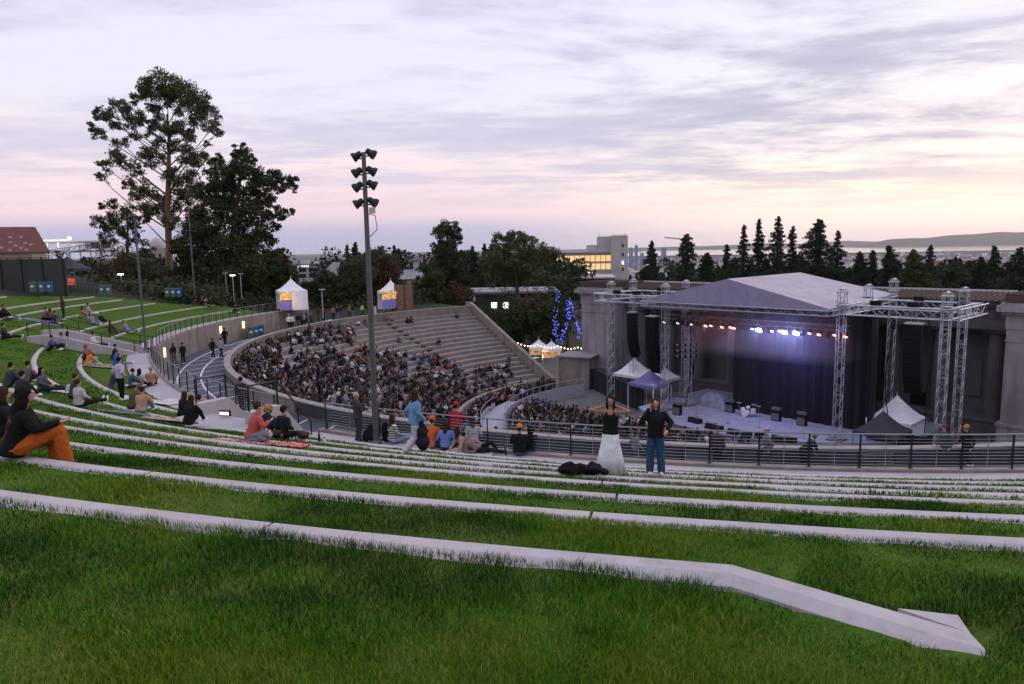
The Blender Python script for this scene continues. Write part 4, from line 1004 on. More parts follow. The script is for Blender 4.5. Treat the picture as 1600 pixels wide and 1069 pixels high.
    # hair / hat
    h=MB(); back=V3((0,-1,0))
    if hair!='bald':
        ell(h,hc+back*.018+hup*.022,(.088,.100,.108)); 
        if hair in('long','mid'):
            ln=.42 if hair=='long' else .22
            for k in range(7):
                tt=k/6; ell(h,hc+back*(.05+.05*tt)-hup*(.02+ln*tt),(.092-.022*tt,.055,.075))
            for s__ in (-1,1): ell(h,hc+side*.075*s__-hup*.06+back*.02,(.028,.06,.12)); 
        if hair=='bun': ell(h,hc+back*.10+hup*.06,(.05,.05,.05))
        if hair=='curly':
            for k in range(26):
                q=k*2.4; zz=-1+2*(k+.5)/26; r_=math.sqrt(1-zz*zz); pp=V3((r_*math.cos(q)*.105,r_*math.sin(q)*.11-.025,zz*.12+.015))
                if pp.y<.055 or pp.z>.06: ell(h,hc+pp,(.042,.042,.042),None,8,5)
        out['hair']=h
    if hat:
        q=MB(); 
        if hat=='beanie': ell(q,hc+hup*.055+back*.012,(.098,.108,.095)); loft(q,[(hc+hup*.02,side,hf,.099,.112),(hc+hup*.06,side,hf,.101,.114)])
        else: ell(q,hc+hup*.06+back*.01,(.092,.104,.068)); ell(q,hc+hup*.055+hf*.12,(.07,.075,.012))
        out['hat']=q
    return out,dict(hc=hc,hup=hup,nb=nb,up=up,fwd=fwd,side=side)
def person(label,P,loc,heading,sc=1.,top=(.1,.1,.1),bottom=(.05,.06,.1),hair='short',haircol='hair_black',skin='skin_light',hat=None,hatc=(.6,.2,.05),shoe='shoe_white',voxel=.018,group=None,shoes=True,roll=0,topm=None,**k):
    P=POSES[P] if isinstance(P,str) else P
    parts,J=build_parts(P,sc,hair,0,hat=hat,**k)
    me=remesh(parts['body'],'person',voxel*.75,2); me.materials.append(MATS[skin])
    o=bpy.data.objects.new('person',me); col.objects.link(o); o.location=loc; o.rotation_euler=(0,0,R(heading)-math.pi/2); o.scale=(sc,sc,sc)
    tag(o,label,'person',group)
    def kid(n,key,m_,v,s=2,wr=0.): 
        if key not in parts or not parts[key].v: return
        q=remesh(parts[key],n,v,s,wr); q.materials.append(MATS[m_]); c=bpy.data.objects.new(n,q); col.objects.link(c); c.parent=o; return c
    t=kid('top','top',topm or cloth(top),voxel,2,.009); 
    if k.get('skirt'):
        me=bpy.data.meshes.new('skirt'); me.from_pydata(parts['trousers'].v,[],parts['trousers'].f); me.materials.append(MATS[cloth(bottom)]); me.polygons.foreach_set('use_smooth',[True]*len(me.polygons)); c=bpy.data.objects.new('skirt',me); col.objects.link(c); c.parent=o
    else: kid('trousers','trousers',cloth(bottom),voxel,2,.009)
    kid('shoes','shoes',shoe,voxel*.8,1)
    kid('hair','hair',haircol,voxel*.8,1,.012)
    if hat: kid('beanie' if hat=='beanie' else 'cap','hat',cloth(hatc),voxel*.8,1)
    hc,hup=J['hc'],J['hup']
    for s_ in (-1,1):
        e=MB(); ell(e,hc+V3((.03*s_,.0825,.0))+hup*.004,(.010,.006,.0045),None,8,5); e.build('eye','eye_dark',parent=o,smooth=True)
    e=MB(); ell(e,hc+V3((0,.088,0))-hup*.055,(.022,.008,.007),None,8,5); e.build('mouth','lips',parent=o,smooth=True)
    return o,t,J
HST=lambda p: math.degrees(math.atan2(S(5,3).y-p.y,S(5,3).x-p.x))    # heading that looks at the stage
def snap(p,i=None):
    r,th=rt(p.x,p.y); j=i if i is not None else min(range(8),key=lambda k:abs(KR[k]+.1-r)); q=pol(KR[j]+.13,th,KZ[j]+.0); return q
BLK=(.014,.014,.016);NVY=(.02,.025,.05);DEN=(.07,.12,.22);LDN=(.22,.30,.42);WHT=(.66,.64,.66);GRY=(.20,.20,.21);TAN=(.36,.22,.14);GRN=(.04,.055,.045);RED=(.42,.03,.04);ORG=(.75,.20,.03);PNK=(.5,.27,.33);BRN=(.10,.05,.035)
# -- hero on the left
def stripes(nt,b,V):
    w=nd(nt,'ShaderNodeTexWave',bands_direction='Z'); w.inputs['Scale'].default_value=4.2; w.inputs['Distortion'].default_value=.6; nt.links.new(V,w.inputs['Vector'])
    return mixc(nt,ramp(nt,w.outputs['Fac'],[(0,0.),(.5,1.)],'CONSTANT'),(.55,.53,.50),(.02,.02,.022))
mat('striped_knit',(.1,.1,.1),None,.9,extra=stripes)
p=snap(at(34,712,-2.75),1); p.z+=.01
hero,htop,J=person('long-haired woman in black hoodie and rust-orange trousers sitting on the kerb at left','hero',p,32,1.10,(.010,.010,.011),(.50,.115,.02),'long','hair_black','skin_light',voxel=.011,bulk=1.12,hood=True,wide=1.22,jl=.06,shoe='shoe_white')
def backprint(o,topo,J):
    bv=BVHTree.FromPolygons([v.co for v in topo.data.vertices],[tuple(q.vertices) for q in topo.data.polygons]); mb=MB(); rr=random.Random(3)
    def quad(x,z,w,h):
        pts=[]
        for a,b in ((-w/2,-h/2),(w/2,-h/2),(w/2,h/2),(-w/2,h/2)):
            org=J['nb']+J['side']*(x+a)+J['up']*(z+b)-J['fwd']*.6; l,nrm,i_,d=bv.ray_cast(org,J['fwd'])
            if l is None: return
            pts.append(l-J['fwd']*.006)
        mb.add(pts,[(0,1,2,3)])
    # two arched rows of narrow letter strokes over a faded picture block
    x=-.13
    while x<.13:
        for k in range(2): quad(x+k*.010,-.135-.25*x*x,.006,.040)
        quad(x+.005,-.118-.25*x*x-.033*rr.random(),.016,.007); x+=.026
    x=-.11
    while x<.11: quad(x,-.185,.012,.010); x+=.018
    for i in range(16):
        for j in range(14):
            if rr.random()<.55: quad(-.085+i*.0115,-.23-j*.012,.009,.009)
    mat('print_pink',(.30,.07,.09),(.16,.03,.05),.9,30); mb.build('back_print','print_pink',parent=topo)
backprint(hero,htop,J)
person('dark-haired person in black at the far left edge, beyond the woman in orange trousers','ground',at(-8,690,-3.3)+V3((0,0,0)),40,1.1,BLK,BLK,'long','hair_brown',voxel=.02)
# -- main standing figures
def P_(label,px,py,ps,dh=0,hd=None,dz=0,sn=False,z=None,**k):
    q=at(px,py,z) if z is not None else on(px,py)
    if sn: q=snap(q)
    q.z+=dz; h=HST(q)+dh if hd is None else hd
    return person(label,ps,q,h,**k)
P_('woman tying back her dark hair, in black halter top and long white skirt','954',0,'',0) if False else None
P_('woman in black vest and long white skirt, both hands behind her head',954,741,'hairtie',hd=-103,sc=.98,top=BLK,bottom=(.90,.88,.95),hair='mid',vest=True,skirt=True,voxel=.011,skin='skin_tan')
w2,_,_=P_('woman in black jacket and wide blue jeans touching her hair beside the white-skirted woman',1024,742,'hairtouch',hd=-100,sc=.96,top=BLK,bottom=(.035,.085,.17),hair='long',haircol='hair_brown',voxel=.011,wide=1.28,bulk=1.08,jl=.05)
P_('grey-haired man in dark hooded jacket standing with folded arms left of the tall light pole',561,690,'armscross',hd=38,sc=1.0,top=(.055,.06,.055),bottom=(.05,.06,.065),hair='short',haircol='hair_grey',voxel=.014,bulk=1.12,hood=True,shoe='shoe_dark',jl=.08)
P_('woman striding right in light blue denim jacket and white trousers',649,711,'walk',hd=25,sc=1.03,top=(.17,.30,.52),bottom=(.60,.52,.56),hair='long',haircol='hair_brown',voxel=.012,bulk=1.14,wide=1.3,jl=.06)
# -- trio on the blanket
P_('man in salmon sweater eating on the red patterned blanket',392,688,'eat',hd=30,sc=1.12,top=(.45,.10,.085),bottom=GRY,haircol='hair_brown',voxel=.013,bulk=1.1)
P_('person with curly blond hair and navy coat with tan hood on the blanket',415,684,'cross',hd=60,sc=1.05,top=NVY,bottom=BRN,hair='curly',haircol='hair_blond',voxel=.013,bulk=1.2,hood=True)
P_('person in black jacket and dark cap sitting at the right end of the blanket',438,686,'cross',hd=55,sc=1.08,top=(.015,.02,.02),bottom=BLK,hat='cap',hatc=(.02,.025,.04),voxel=.013,bulk=1.15)
# -- row along the railing
P_('person in black and white striped shirt sitting by the railing left of the striding woman',613,693,'long',dh=-20,sc=1.1,topm='striped_knit',top=(.10,.10,.11),bottom=LDN,hair='long',haircol='hair_brown',voxel=.014)
P_('person in orange beanie and orange jacket half hidden behind the striding woman',672,700,'ground',dh=10,sc=1.15,top=(.62,.12,.03),bottom=(.45,.25,.14),hat='beanie',hatc=(.70,.14,.03),voxel=.014)
P_('person in plain light blue shirt sitting right of the striding woman',696,703,'cross',dh=25,sc=1.05,top=(.15,.22,.50),bottom=NVY,hair='mid',haircol='hair_brown',voxel=.014)
P_('person in red jacket and red beanie sitting with back to camera near the railing',712,690,'step',dh=10,sc=1.1,top=(.40,.015,.03),bottom=DEN,hat='beanie',hatc=(.45,.02,.05),dz=.35,voxel=.016,bulk=1.15)
P_('person in black standing between the red jacket and the light blue shirt',688,690,'stand',dh=0,sc=1.02,top=BLK,bottom=BLK,hair='long',voxel=.016,dz=-.6)
P_('person in cream top leaning back among friends beside the railing',727,706,'back',dh=-30,sc=1.0,top=(.45,.30,.24),bottom=PNK,hair='mid',haircol='hair_brown',voxel=.016)
P_('brown-haired person in white and black top sitting right of the cream top',740,696,'cross',dh=40,sc=1.05,top=(.35,.33,.34),bottom=BLK,hair='long',haircol='hair_brown',voxel=.016)
P_('person lying in dark trousers with white shoes pointing up by the railing',748,708,'lie',dh=-70,sc=1.0,top=(.2,.16,.15),bottom=BLK,voxel=.016)
P_('person in black coat and orange beanie sitting on the concrete edge at the railing',812,712,'step',dh=22,sc=1.05,top=(.012,.012,.013),bottom=DEN,hat='beanie',hatc=(.62,.25,.04),voxel=.014,bulk=1.2,dz=.03)
P_('dark-haired companion in black beside the black coat and orange beanie',830,709,'step',dh=35,sc=.95,top=BLK,bottom=DEN,hair='long',voxel=.016,dz=.03)
# -- people on the walkway behind the long railing
def W_(label,px,py,ps,hd,**k): 
    q=at(px,py,WALKZ); return person(label,ps,q,hd,voxel=.018,**k)
W_('man in grey hoodie and cap walking left behind the railing carrying a white paper bag',1474,733,'walk',190,top=(.08,.08,.09),bottom=(.05,.05,.06),hat='cap',hatc=(.12,.06,.05),sc=1.0,bulk=1.15)
W_('woman with yellow headscarf and black coat walking behind the railing at far right',1508,734,'walk',185,top=BLK,bottom=BLK,hat='beanie',hatc=(.42,.22,.06),sc=1.0)
W_('man in pale cap and grey jacket walking behind the railing, right of the first sign',1198,738,'walk',175,top=(.14,.13,.135),bottom=(.05,.05,.06),hat='cap',hatc=(.45,.38,.36),sc=1.0,bulk=1.1)
W_('person in dark brown coat standing behind the railing just right of the first sign',1120,737,'stand',60,top=(.05,.03,.03),bottom=BLK,haircol='hair_brown',sc=1.0,bulk=1.1)
W_('person in black with light beanie crouched over a stroller behind the railing',1254,738,'bend',10,top=BLK,bottom=BLK,hat='beanie',hatc=(.35,.25,.16),sc=.98)
W_('person in grey coat seen between the two standing women',992,735,'walk',10,top=(.20,.19,.2),bottom=(.08,.09,.12),hair='long',haircol='hair_brown',sc=.96)
W_('man in black jacket walking up the striped walkway, leftmost of the walkers',333,561,'walk',HST(at(333,561,WALKZ))+55,top=BLK,bottom=BLK)
W_('person in pale grey hoodie walking up the striped walkway',346,561,'walk',HST(at(346,561,WALKZ))+55,top=(.36,.34,.40),bottom=NVY,hood=True)
W_('man in black walking ahead of the grey hoodie on the striped walkway',352,541,'walk',100,top=BLK,bottom=BLK,hair='short')
W_('guard in dark clothes and yellow reflective vest by the retaining wall',252,577,'stand',10,top=(.22,.26,.05),bottom=BLK,sc=.95)
W_('person with yellow bag leaning at the retaining wall next to the guard',265,571,'stand_pocket',30,top=(.40,.26,.04),bottom=BLK,sc=.95)
W_('person in black jacket and jeans standing by the retaining wall',273,571,'stand_pocket',-20,top=BLK,bottom=DEN,hair='long',sc=1.)
W_('person in black jacket with white shoes facing the jeans wearer on the walkway',287,569,'stand',150,top=BLK,bottom=BLK,hair='short',sc=.98)
# -- lawn on the left
LW=[(14,500,'back',-20,(.30,.10,.06),GRY,'curly','hair_red','person in rust top leaning back at the far left of the upper lawn'),
(2,497,'ground',0,BLK,BLK,'short','hair_black','person in black at the far left edge of the upper lawn'),
(69,500,'cross',0,(.22,.11,.08),BLK,'short','hair_brown','brown-topped person at the left of the group near the upper stairs'),
(76,501,'cross',10,(.16,.08,.07),BLK,'mid','hair_brown','person in maroon in the middle of the group near the upper stairs'),
(83,506,'ground',-10,(.02,.025,.04),(.10,.16,.25),'short','hair_black','person in navy jacket and jeans right in the group near the upper stairs'),
(100,500,'stand',20,(.055,.03,.03),BLK,'long','hair_brown','person in dark brown standing at the top of the small stairs'),
(126,497,'ground',30,(.36,.16,.07),(.2,.25,.28),'mid','hair_brown','person in rust sweater with grey trousers right of the small stairs top'),
(138,492,'long',10,PNK,WHT,'short','hair_black','person in pale pink with white blanket on the second lawn strip'),
(146,507,'back',-30,(.30,.20,.34),(.3,.22,.34),'mid','hair_brown','person in lilac lying back by the small stairs'),
(155,506,'ground',0,BLK,BLK,'short','hair_black','person in black next to the lilac one'),
(172,520,'step',5,(.045,.03,.03),(.09,.065,.06),'long','hair_brown','person in brown coat sitting forward above the stair railing'),
(200,520,'back',-10,(.28,.24,.33),GRY,'short','hair_black','person in grey-lilac lying by the lowest far kerb'),
(77,548,'ground',0,(.07,.10,.14),BLK,'short','hair_brown','man in slate jacket seated at the top end of a curved kerb'),
(93,543,'cross',0,(.30,.24,.34),BLK,'short','hair_black','small person in lilac jacket next to the man in slate'),
(102,541,'ground',10,(.48,.42,.46),(.3,.26,.3),'long','hair_black','person in off-white seated below the small stairs wall'),
(146,544,'long',0,WHT,NVY,'short','hair_black','person in white top with navy trousers under the stair wall'),
(131,562,'ground',-10,(.30,.10,.13),BLK,'curly','hair_red','person with pinkish curly hair behind the orange jacket'),
(137,571,'ground',25,(.80,.24,.02),(.45,.5,.6),'mid','hair_red','person in bright orange jacket on the lower left lawn'),
(177,561,'cross',0,(.02,.045,.035),BLK,'short','hair_black','person in dark green behind the bright blue jacket'),
(182,573,'long',30,(.02,.12,.48),(.2,.2,.25),'short','hair_brown','person in bright blue jacket bending on the lower left lawn'),
(191,626,'stand_pocket',20,(.52,.44,.55),BLK,'short','hair_black','person in lilac-white hoodie standing on the lower left lawn'),
(203,606,'ground',10,(.07,.10,.14),(.1,.1,.14),'short','hair_black','person seated just right of the standing lilac hoodie'),
(175,607,'ground',20,(.05,.045,.06),GRY,'short','hair_black','dark seated person left of the standing lilac hoodie'),
(219,606,'long',30,(.42,.37,.40),BLK,'long','hair_black','person in grey-white shirt with black hair near the lower fence'),
(235,603,'ground',60,(.38,.20,.13),TAN,'short','hair_blond','tan-clothed person by the fence posts'),
(206,639,'ground',10,(.12,.075,.055),BRN,'short','hair_brown','person in dark brown jacket and tan cap behind the tan jacket'),
(220,646,'ground',35,(.46,.27,.17),(.16,.24,.36),'short','hair_brown','person in tan jacket and jeans hunched on the lower kerb'),
(124,636,'long',15,(.52,.47,.46),BLK,'bun','hair_brown','woman in cream sweater with black trousers on the left lawn'),
(113,622,'cross',5,(.06,.065,.05),BLK,'short','hair_brown','person in olive hoodie behind the cream sweater'),
(30,624,'ground',25,(.03,.03,.045),BLK,'short','hair_black','broad person in black behind the woman in orange trousers'),
(12,606,'ground',15,(.05,.05,.075),BLK,'short','hair_black','person in dark navy behind the left lawn group'),
(40,600,'ground',35,(.14,.10,.12),BLK,'short','hair_black','person in mauve-grey with a newspaper on the left lawn'),
(66,612,'long',-35,(.10,.10,.12),NVY,'mid','hair_black','person with legs stretched in navy trousers over the curved kerb'),
(6,530,'long',10,(.04,.035,.05),BLK,'short','hair_black','person in black lying far left on the middle lawn'),
(284,652,'ground',15,BLK,BLK,'mid','hair_brown','person in black with orange collar by the stair wall'),
(295,664,'ground',20,(.012,.012,.014),BLK,'long','hair_brown','smiling woman in black sitting beside the stair landing'),
(312,658,'ground',55,(.03,.035,.04),LDN,'short','hair_brown','person hugging knees in pale trousers beside the landing'),
(338,652,'ground',20,(.02,.02,.022),BLK,'mid','hair_black','dark figure sitting beyond the stair side wall'),
(314,476,'ground',10,(.22,.03,.05),BLK,'short','hair_brown','person in maroon sitting at the end of a far kerb'),
(320,477,'ground',0,(.28,.24,.3),BLK,'short','hair_black','person in grey sitting at the end of a far kerb'),
(326,478,'ground',-10,BLK,BLK,'short','hair_black','person in black sitting at the end of a far kerb'),
(365,489,'ground',10,BLK,BLK,'short','hair_black','lone person in black above the retaining wall'),
(380,653,'stand',20,(.03,.03,.035),BLK,'short','hair_black','dark figure going down the stairs behind the red blanket')]
for (px,py,ps,dh,tp,bt,hr,hc_,lb) in LW:
    big=py>590
    P_(lb,px,py,ps,dh,top=tp,bottom=bt,hair=hr,haircol=hc_,voxel=.018 if big else .028,bulk=1.1,sn=False,hat='cap' if 'cap' in lb else None,hatc=(.4,.28,.2),sc=1.08 if py<560 else 1.05,z=(PATHZ-.6 if 'beyond the stair' in lb else (-7.2 if 'going down' in lb else None)))
# ================================================================ THE CROWD
cm={}
def slotmats():
    # colour of the top from the object colour; trousers and hair vary per object
    def oc(name,fn,rough=.9):
        M=bpy.data.materials.new(name); M.use_nodes=True; nt=M.node_tree; p=nt.nodes['Principled BSDF']; p.inputs['Roughness'].default_value=rough; p.inputs['Specular IOR Level'].default_value=.2
        oi=nd(nt,'ShaderNodeObjectInfo'); nt.links.new(fn(nt,oi),p.inputs['Base Color']); MATS[name]=M
    oc('crowd_top',lambda nt,oi: oi.outputs['Color'])
    oc('crowd_trousers',lambda nt,oi: ramp(nt,oi.outputs['Random'],[(0,(.015,.015,.018)),(.3,(.02,.024,.04)),(.5,(.06,.09,.15)),(.65,(.03,.03,.035)),(.8,(.16,.14,.12)),(.92,(.12,.16,.22))],'CONSTANT'))
    oc('crowd_hair',lambda nt,oi: ramp(nt,math_(nt,'FRACT',math_(nt,'MULTIPLY',oi.outputs['Random'],7.3)),[(0,(.012,.01,.01)),(.45,(.045,.024,.015)),(.75,(.02,.012,.01)),(.94,(.16,.09,.045)),(.975,(.25,.24,.23))],'CONSTANT'),.6)
    oc('crowd_skin',lambda nt,oi: ramp(nt,math_(nt,'FRACT',math_(nt,'MULTIPLY',oi.outputs['Random'],13.7)),[(0,(.48,.27,.20)),(.55,(.32,.17,.12)),(.9,(.14,.07,.045))],'CONSTANT'),.6)
slotmats()
def crowdmesh(ps,hair,hat,bulk,vox=.05,flip=False):
    parts,J=build_parts(POSES[ps],1,hair,0,hat=hat,bulk=bulk,hood=random.random()<.4)
    order=['body','hair','top','trousers']; mb=MB()
    for key,mi in (('body',0),('shoes',3),('trousers',3),('top',2),('hair',1),('hat',2)):
        if key not in parts: continue
        v=vox*(.75 if key in('body','hair','hat') else 1)
        me=remesh(parts[key],'x',v,1)
        sg=-1 if flip else 1
        mb.add([(sg*q.co.x,q.co.y,q.co.z) for q in me.vertices],[tuple(f.vertices)[::sg] for f in me.polygons],mi); bpy.data.meshes.remove(me)
    o=mb.build('person',['crowd_skin','crowd_hair','crowd_top','crowd_trousers'],smooth=True,link=False); return o.data
CM={'sit':[],'stand':[]}
for ps,hr,ht,bk in (('step','short',None,1.1),('stepfwd','short',None,1.1),('stephug','long',None,1.15),('step','mid',None,1.2),('stepfwd','long',None,1.1),('step','short','beanie',1.25),('stephug','short','cap',1.15),('step','bun',None,1.),('stephug','mid',None,1.3)):
    CM['sit'].append((crowdmesh(ps,hr,ht,bk,flip=len(CM['sit'])%2==1),ht))
for ps,hr,ht,bk in (('stand','short',None,1.1),('stand_pocket','mid',None,1.1),('armscross','short',None,1.2),('walk','long',None,1.1),('stand_pocket','short','cap',1.2)):
    CM['stand'].append((crowdmesh(ps,hr,ht,bk,flip=len(CM['stand'])%2==1),ht))
TOPS=[('black',(.013,.013,.015),46),('navy',(.018,.025,.06),16),('charcoal grey',(.06,.06,.065),14),('maroon',(.16,.02,.035),8),('light grey',(.42,.40,.44),9),('white',(.95,.92,.95),9),('denim blue',(.09,.16,.30),8),('tan',(.32,.2,.12),7),('pink',(.48,.22,.26),6),('red',(.42,.03,.04),2.5),('olive',(.09,.10,.05),5),('pale blue',(.3,.4,.52),5),('brown',(.11,.06,.04),7),('orange',(.62,.16,.03),.8)]
TOPS=[(a,tuple(x*.62 for x in c) if i else c,w) for i,(a,c,w) in enumerate(TOPS)]
tw=np.array([t[2] for t in TOPS],float); tw/=tw.sum()
def inpoly(x,y,P):
    c=False;j=len(P)-1
    for i in range(len(P)):
        if (P[i][1]>y)!=(P[j][1]>y) and x<(P[j][0]-P[i][0])*(y-P[i][1])/(P[j][1]-P[i][1])+P[i][0]: c=not c
        j=i
    return c
DENSE=[(364,572),(376,548),(400,528),(432,505),(455,502),(515,498),(551,512),(552,530),(520,532),(500,541),(542,553),(569,538),(592,548),(631,548),(682,557),(732,577),(794,567),(802,588),(750,612),(722,640),(700,665),(600,700),(420,640),(380,606)]
BARE=[(425,545),(468,518),(520,535),(492,548),(450,566)]
cand=[]   # (dist, kind, pos, heading, zone)
def seatpos(k,th): return pol(ROWR[k]+.10,th,ROWZ[k]+.0)
for k in range(19):
    t=-236+random.random(); 
    while t<-95:
        p=seatpos(k,t); ps_=pol(ROWR[k]+.10+random.uniform(-.22,.14),t,ROWZ[k]); x,y=pj(p+V3((0,0,.4)))
        pr=0
        if inpoly(x,y,BARE): pr=.30
        elif inpoly(x,y,DENSE): pr=.86 if noise.noise(p*.35)>-.28 else .35
        elif 380<x<870 and 480<y<640:
            pr=.004
            if k==0 and x<655: pr=.28
            if k==18: pr=.45
            if x<520 and y>505: pr=.5
        if t>-170 and pr==0 and k<19 and t<-100: pr=.75      # near side, hidden behind the parapet
        if pr and random.random()<pr and y<700:
            p=ps_; cand.append((p.length,'sit' if random.random()<.97 else 'stand',p,HST(p)+random.uniform(-38,38),'bowl'))
        t+= .56/ROWR[k]*57.3*(.9+.35*random.random())
# top rim sitters and loners seen on the empty tiers
for px,py,k in ((604,497,0),(636,490,1),(642,489,1),(712,482,1),(586,548,6),(657,545,9),(452,585,8),(622,543,5),(868,585,18)):
    t=min(np.arange(-236,-150,.3),key=lambda a:abs(pj(seatpos(k,a))[0]-px)); p=seatpos(k,t); cand.append((p.length,'sit',p,HST(p),'tiers'))
# standing people behind the lower parapet, on the cross aisle
for i in range(150):
    t=random.uniform(-236,-172); r=random.uniform(18.9,20.2); p=pol(r,t,-16.85 if r<19.6 else -16.85); cand.append((p.length,'stand' if random.random()<.6 else 'sit2',p,HST(p)+random.uniform(-60,60),'aisle'))
# packed seats on the orchestra floor
for i,r in enumerate(np.arange(4.4,16.2,.82)):
    n=int(r*math.pi*1.15/.62)
    for j in range(n):
        t=-238+(j+random.random()*.4)*.62/r*57.3
        p=pol(r,t,-16.85); n_=-(p.x-CX)*B.x-(p.y-CY)*B.y
        if n_<3.9: continue
        if random.random()<.93 and t<-48: cand.append((p.length,'sit2',p,HST(p)+random.uniform(-20,20),'floor'))
vis=[]
for c in cand:
    x,y=pj(c[2]+V3((0,0,.5)))
    if -20<x<1620:
        # skip what the parapet hides completely
        if y>702 and x>600: continue
        if x>720 and y>697 and c[4]=='bowl': continue
        vis.append(c)
vis.sort(key=lambda c:c[0])
NI=max(0,300-60)
def place(c,i):
    d,kd,p,h,zone=c; s_='sit' if kd!='stand' else 'stand'; me,ht=CM[s_][rng.integers(len(CM[s_]))]; ci=rng.choice(len(TOPS),p=tw)
    p=p.copy()
    if kd=='sit2': p.z+=.45
    return me,p,h,ci
ZL={'bowl':('seated spectator in a %s top among the packed crowd on the concrete tiers','spectators packed on the concrete tiers'),'tiers':('spectator in a %s top sitting almost alone on the bare tiers','spectators scattered on the bare tiers'),
'aisle':('spectator in a %s top in the crowd behind the lower wall','spectators behind the lower wall'),'floor':('spectator in a %s top in the dark crowd before the stage','spectators on the floor before the stage')}
stuff=[]
for i,c in enumerate(vis):
    me,p,h,ci=place(c,i)
    if i<NI or c[4]=='tiers':
        o=bpy.data.objects.new('person',me); col.objects.link(o); o.location=p; o.rotation_euler=(0,0,R(h)-math.pi/2); s_=random.uniform(.94,1.06); o.scale=(s_,s_,s_*random.uniform(.96,1.04))
        vv=random.uniform(.8,1.25); o.color=(*[min(.8,x*vv) for x in TOPS[ci][1]],1)
        tag(o,ZL[c[4]][0]%TOPS[ci][0],'person',ZL[c[4]][1]+' in '+TOPS[ci][0])
    else: stuff.append((me,p,h,ci))
def build_stuff():
    mats_=[];
    for nme,c,_ in TOPS: mats_.append(cloth(c))
    nT=len(TOPS); trs=[cloth(c) for c in ((.015,.015,.018),(.02,.024,.04),(.06,.09,.15),(.16,.14,.12))]; hrs=['hair_black','hair_brown','hair_blond']; sk=['skin_light','skin_tan']
    allm=mats_+trs+hrs+sk; VV=[];LV=[];PM=[];LS=[];off=0;ls=0; cache={}
    for me,p,h,ci in stuff:
        if me.name not in cache:
            n=len(me.vertices); v=np.empty(n*3); me.vertices.foreach_get('co',v); v=v.reshape(-1,3)
            m_=len(me.polygons); lt=np.empty(m_,int); me.polygons.foreach_get('loop_total',lt); mi=np.empty(m_,int); me.polygons.foreach_get('material_index',mi)
            lv=np.empty(len(me.loops),int); me.loops.foreach_get('vertex_index',lv); cache[me.name]=(v,lt,mi,lv)
        v,lt,mi,lv=cache[me.name]; a=R(h)-math.pi/2; s_=random.uniform(.94,1.06); c_,q_=math.cos(a)*s_,math.sin(a)*s_
        VV.append(np.c_[v[:,0]*c_-v[:,1]*q_+p.x,v[:,0]*q_+v[:,1]*c_+p.y,v[:,2]*s_+p.z]); LV.append(lv+off); off+=len(v); LS.append(lt)
        mp=np.array([nT+4+3+rng.integers(2),nT+4+rng.choice(3,p=[.66,.31,.03]),ci,nT+rng.integers(4)]); PM.append(mp[mi])
    V_=np.concatenate(VV);L_=np.concatenate(LV);T_=np.concatenate(LS);M_=np.concatenate(PM)
    me=bpy.data.meshes.new('seated_crowd'); me.vertices.add(len(V_)); me.vertices.foreach_set('co',V_.ravel()); me.loops.add(len(L_)); me.loops.foreach_set('vertex_index',L_); me.polygons.add(len(T_))
    me.polygons.foreach_set('loop_start',np.r_[0,np.cumsum(T_)[:-1]]); me.polygons.foreach_set('loop_total',T_)
    for m_ in allm: me.materials.append(MATS[m_])
    me.polygons.foreach_set('material_index',M_); me.polygons.foreach_set('use_smooth',np.ones(len(T_),bool)); me.update(calc_edges=True)
    o=bpy.data.objects.new('crowd',me); col.objects.link(o); tag(o,'distant mass of seated and standing spectators before the stage','crowd',kind='stuff')
print('crowd individuals',sum(1 for _ in vis[:NI]),'stuff',len(stuff))
build_stuff()
# people on the plaza above the tiers
PL=[(489,497),(498,493),(520,492),(526,493),(546,497),(552,496),(572,496),(577,496),(612,489),(618,490)]
def plz(px,z=-8.3): return at(px,478+0*px,z)
k=0
for px,r_ in ((486,41.5),(497,43),(506,42.2),(521,43),(527,42.6),(533,43.3),(546,42.6),(552,42.8),(566,42.4),(575,43),(602,42.6),(614,41.5),(618,41.2),(736,40.6),(741,40.9),(465,42.3),(470,42.2),(474,42.1),(479,42.3),(451,42.3),(457,42.2)):
    t=min(np.arange(-240,-150,.2),key=lambda a:abs(pj(pol(r_,a,-7.8))[0]-px)); p=pol(r_,t,WALKZ if t>-206 else -8.35)
    me,ht=CM['stand'][k%5]; o=bpy.data.objects.new('person',me); col.objects.link(o); o.location=p; o.rotation_euler.z=R(HST(p)-90+random.uniform(-80,80)); ci=rng.choice(len(TOPS),p=tw)
    if px==566: ci=5; o.color=(.35,.65,.08,1)
    else: o.color=(*TOPS[ci][1],1)
    tag(o,'guard in bright yellow-green vest on the plaza' if px==566 else ('person in %s standing on the plaza above the tiers'%TOPS[ci][0]),'person',None if px==566 else 'people standing above the tiers in '+TOPS[ci][0]); k+=1
# ================================================================ TREES, BUILDINGS, PROPS, GRASS
def leafmat(n,a,b,c):
    mat(n,a,None,.75,extra=islandvar(a,b,c),spec=.15); return n
leafmat('leaf_eucalyptus',(.028,.044,.014),(.065,.084,.030),(.14,.15,.06)); leafmat('leaf_dark2',(.016,.028,.011),(.040,.056,.020),(.10,.11,.045))
leafmat('leaf_dark',(.016,.028,.012),(.036,.054,.020),(.080,.096,.038))
leafmat('leaf_conifer',(.012,.022,.014),(.024,.038,.022),(.05,.066,.034))
leafmat('leaf_olive',(.03,.04,.018),(.055,.065,.03),(.10,.10,.05))
leafmat('leaf_rust',(.04,.022,.01),(.08,.04,.018),(.13,.07,.03))
leafmat('leaf_green',(.02,.038,.01),(.04,.065,.018),(.07,.10,.03))
mat('bark_eucalyptus',(.22,.12,.08),(.12,.07,.05),.9,3,6,.5,12); mat('bark_dark',(.035,.025,.02),(.06,.045,.035),.95,3,6,.5,12)
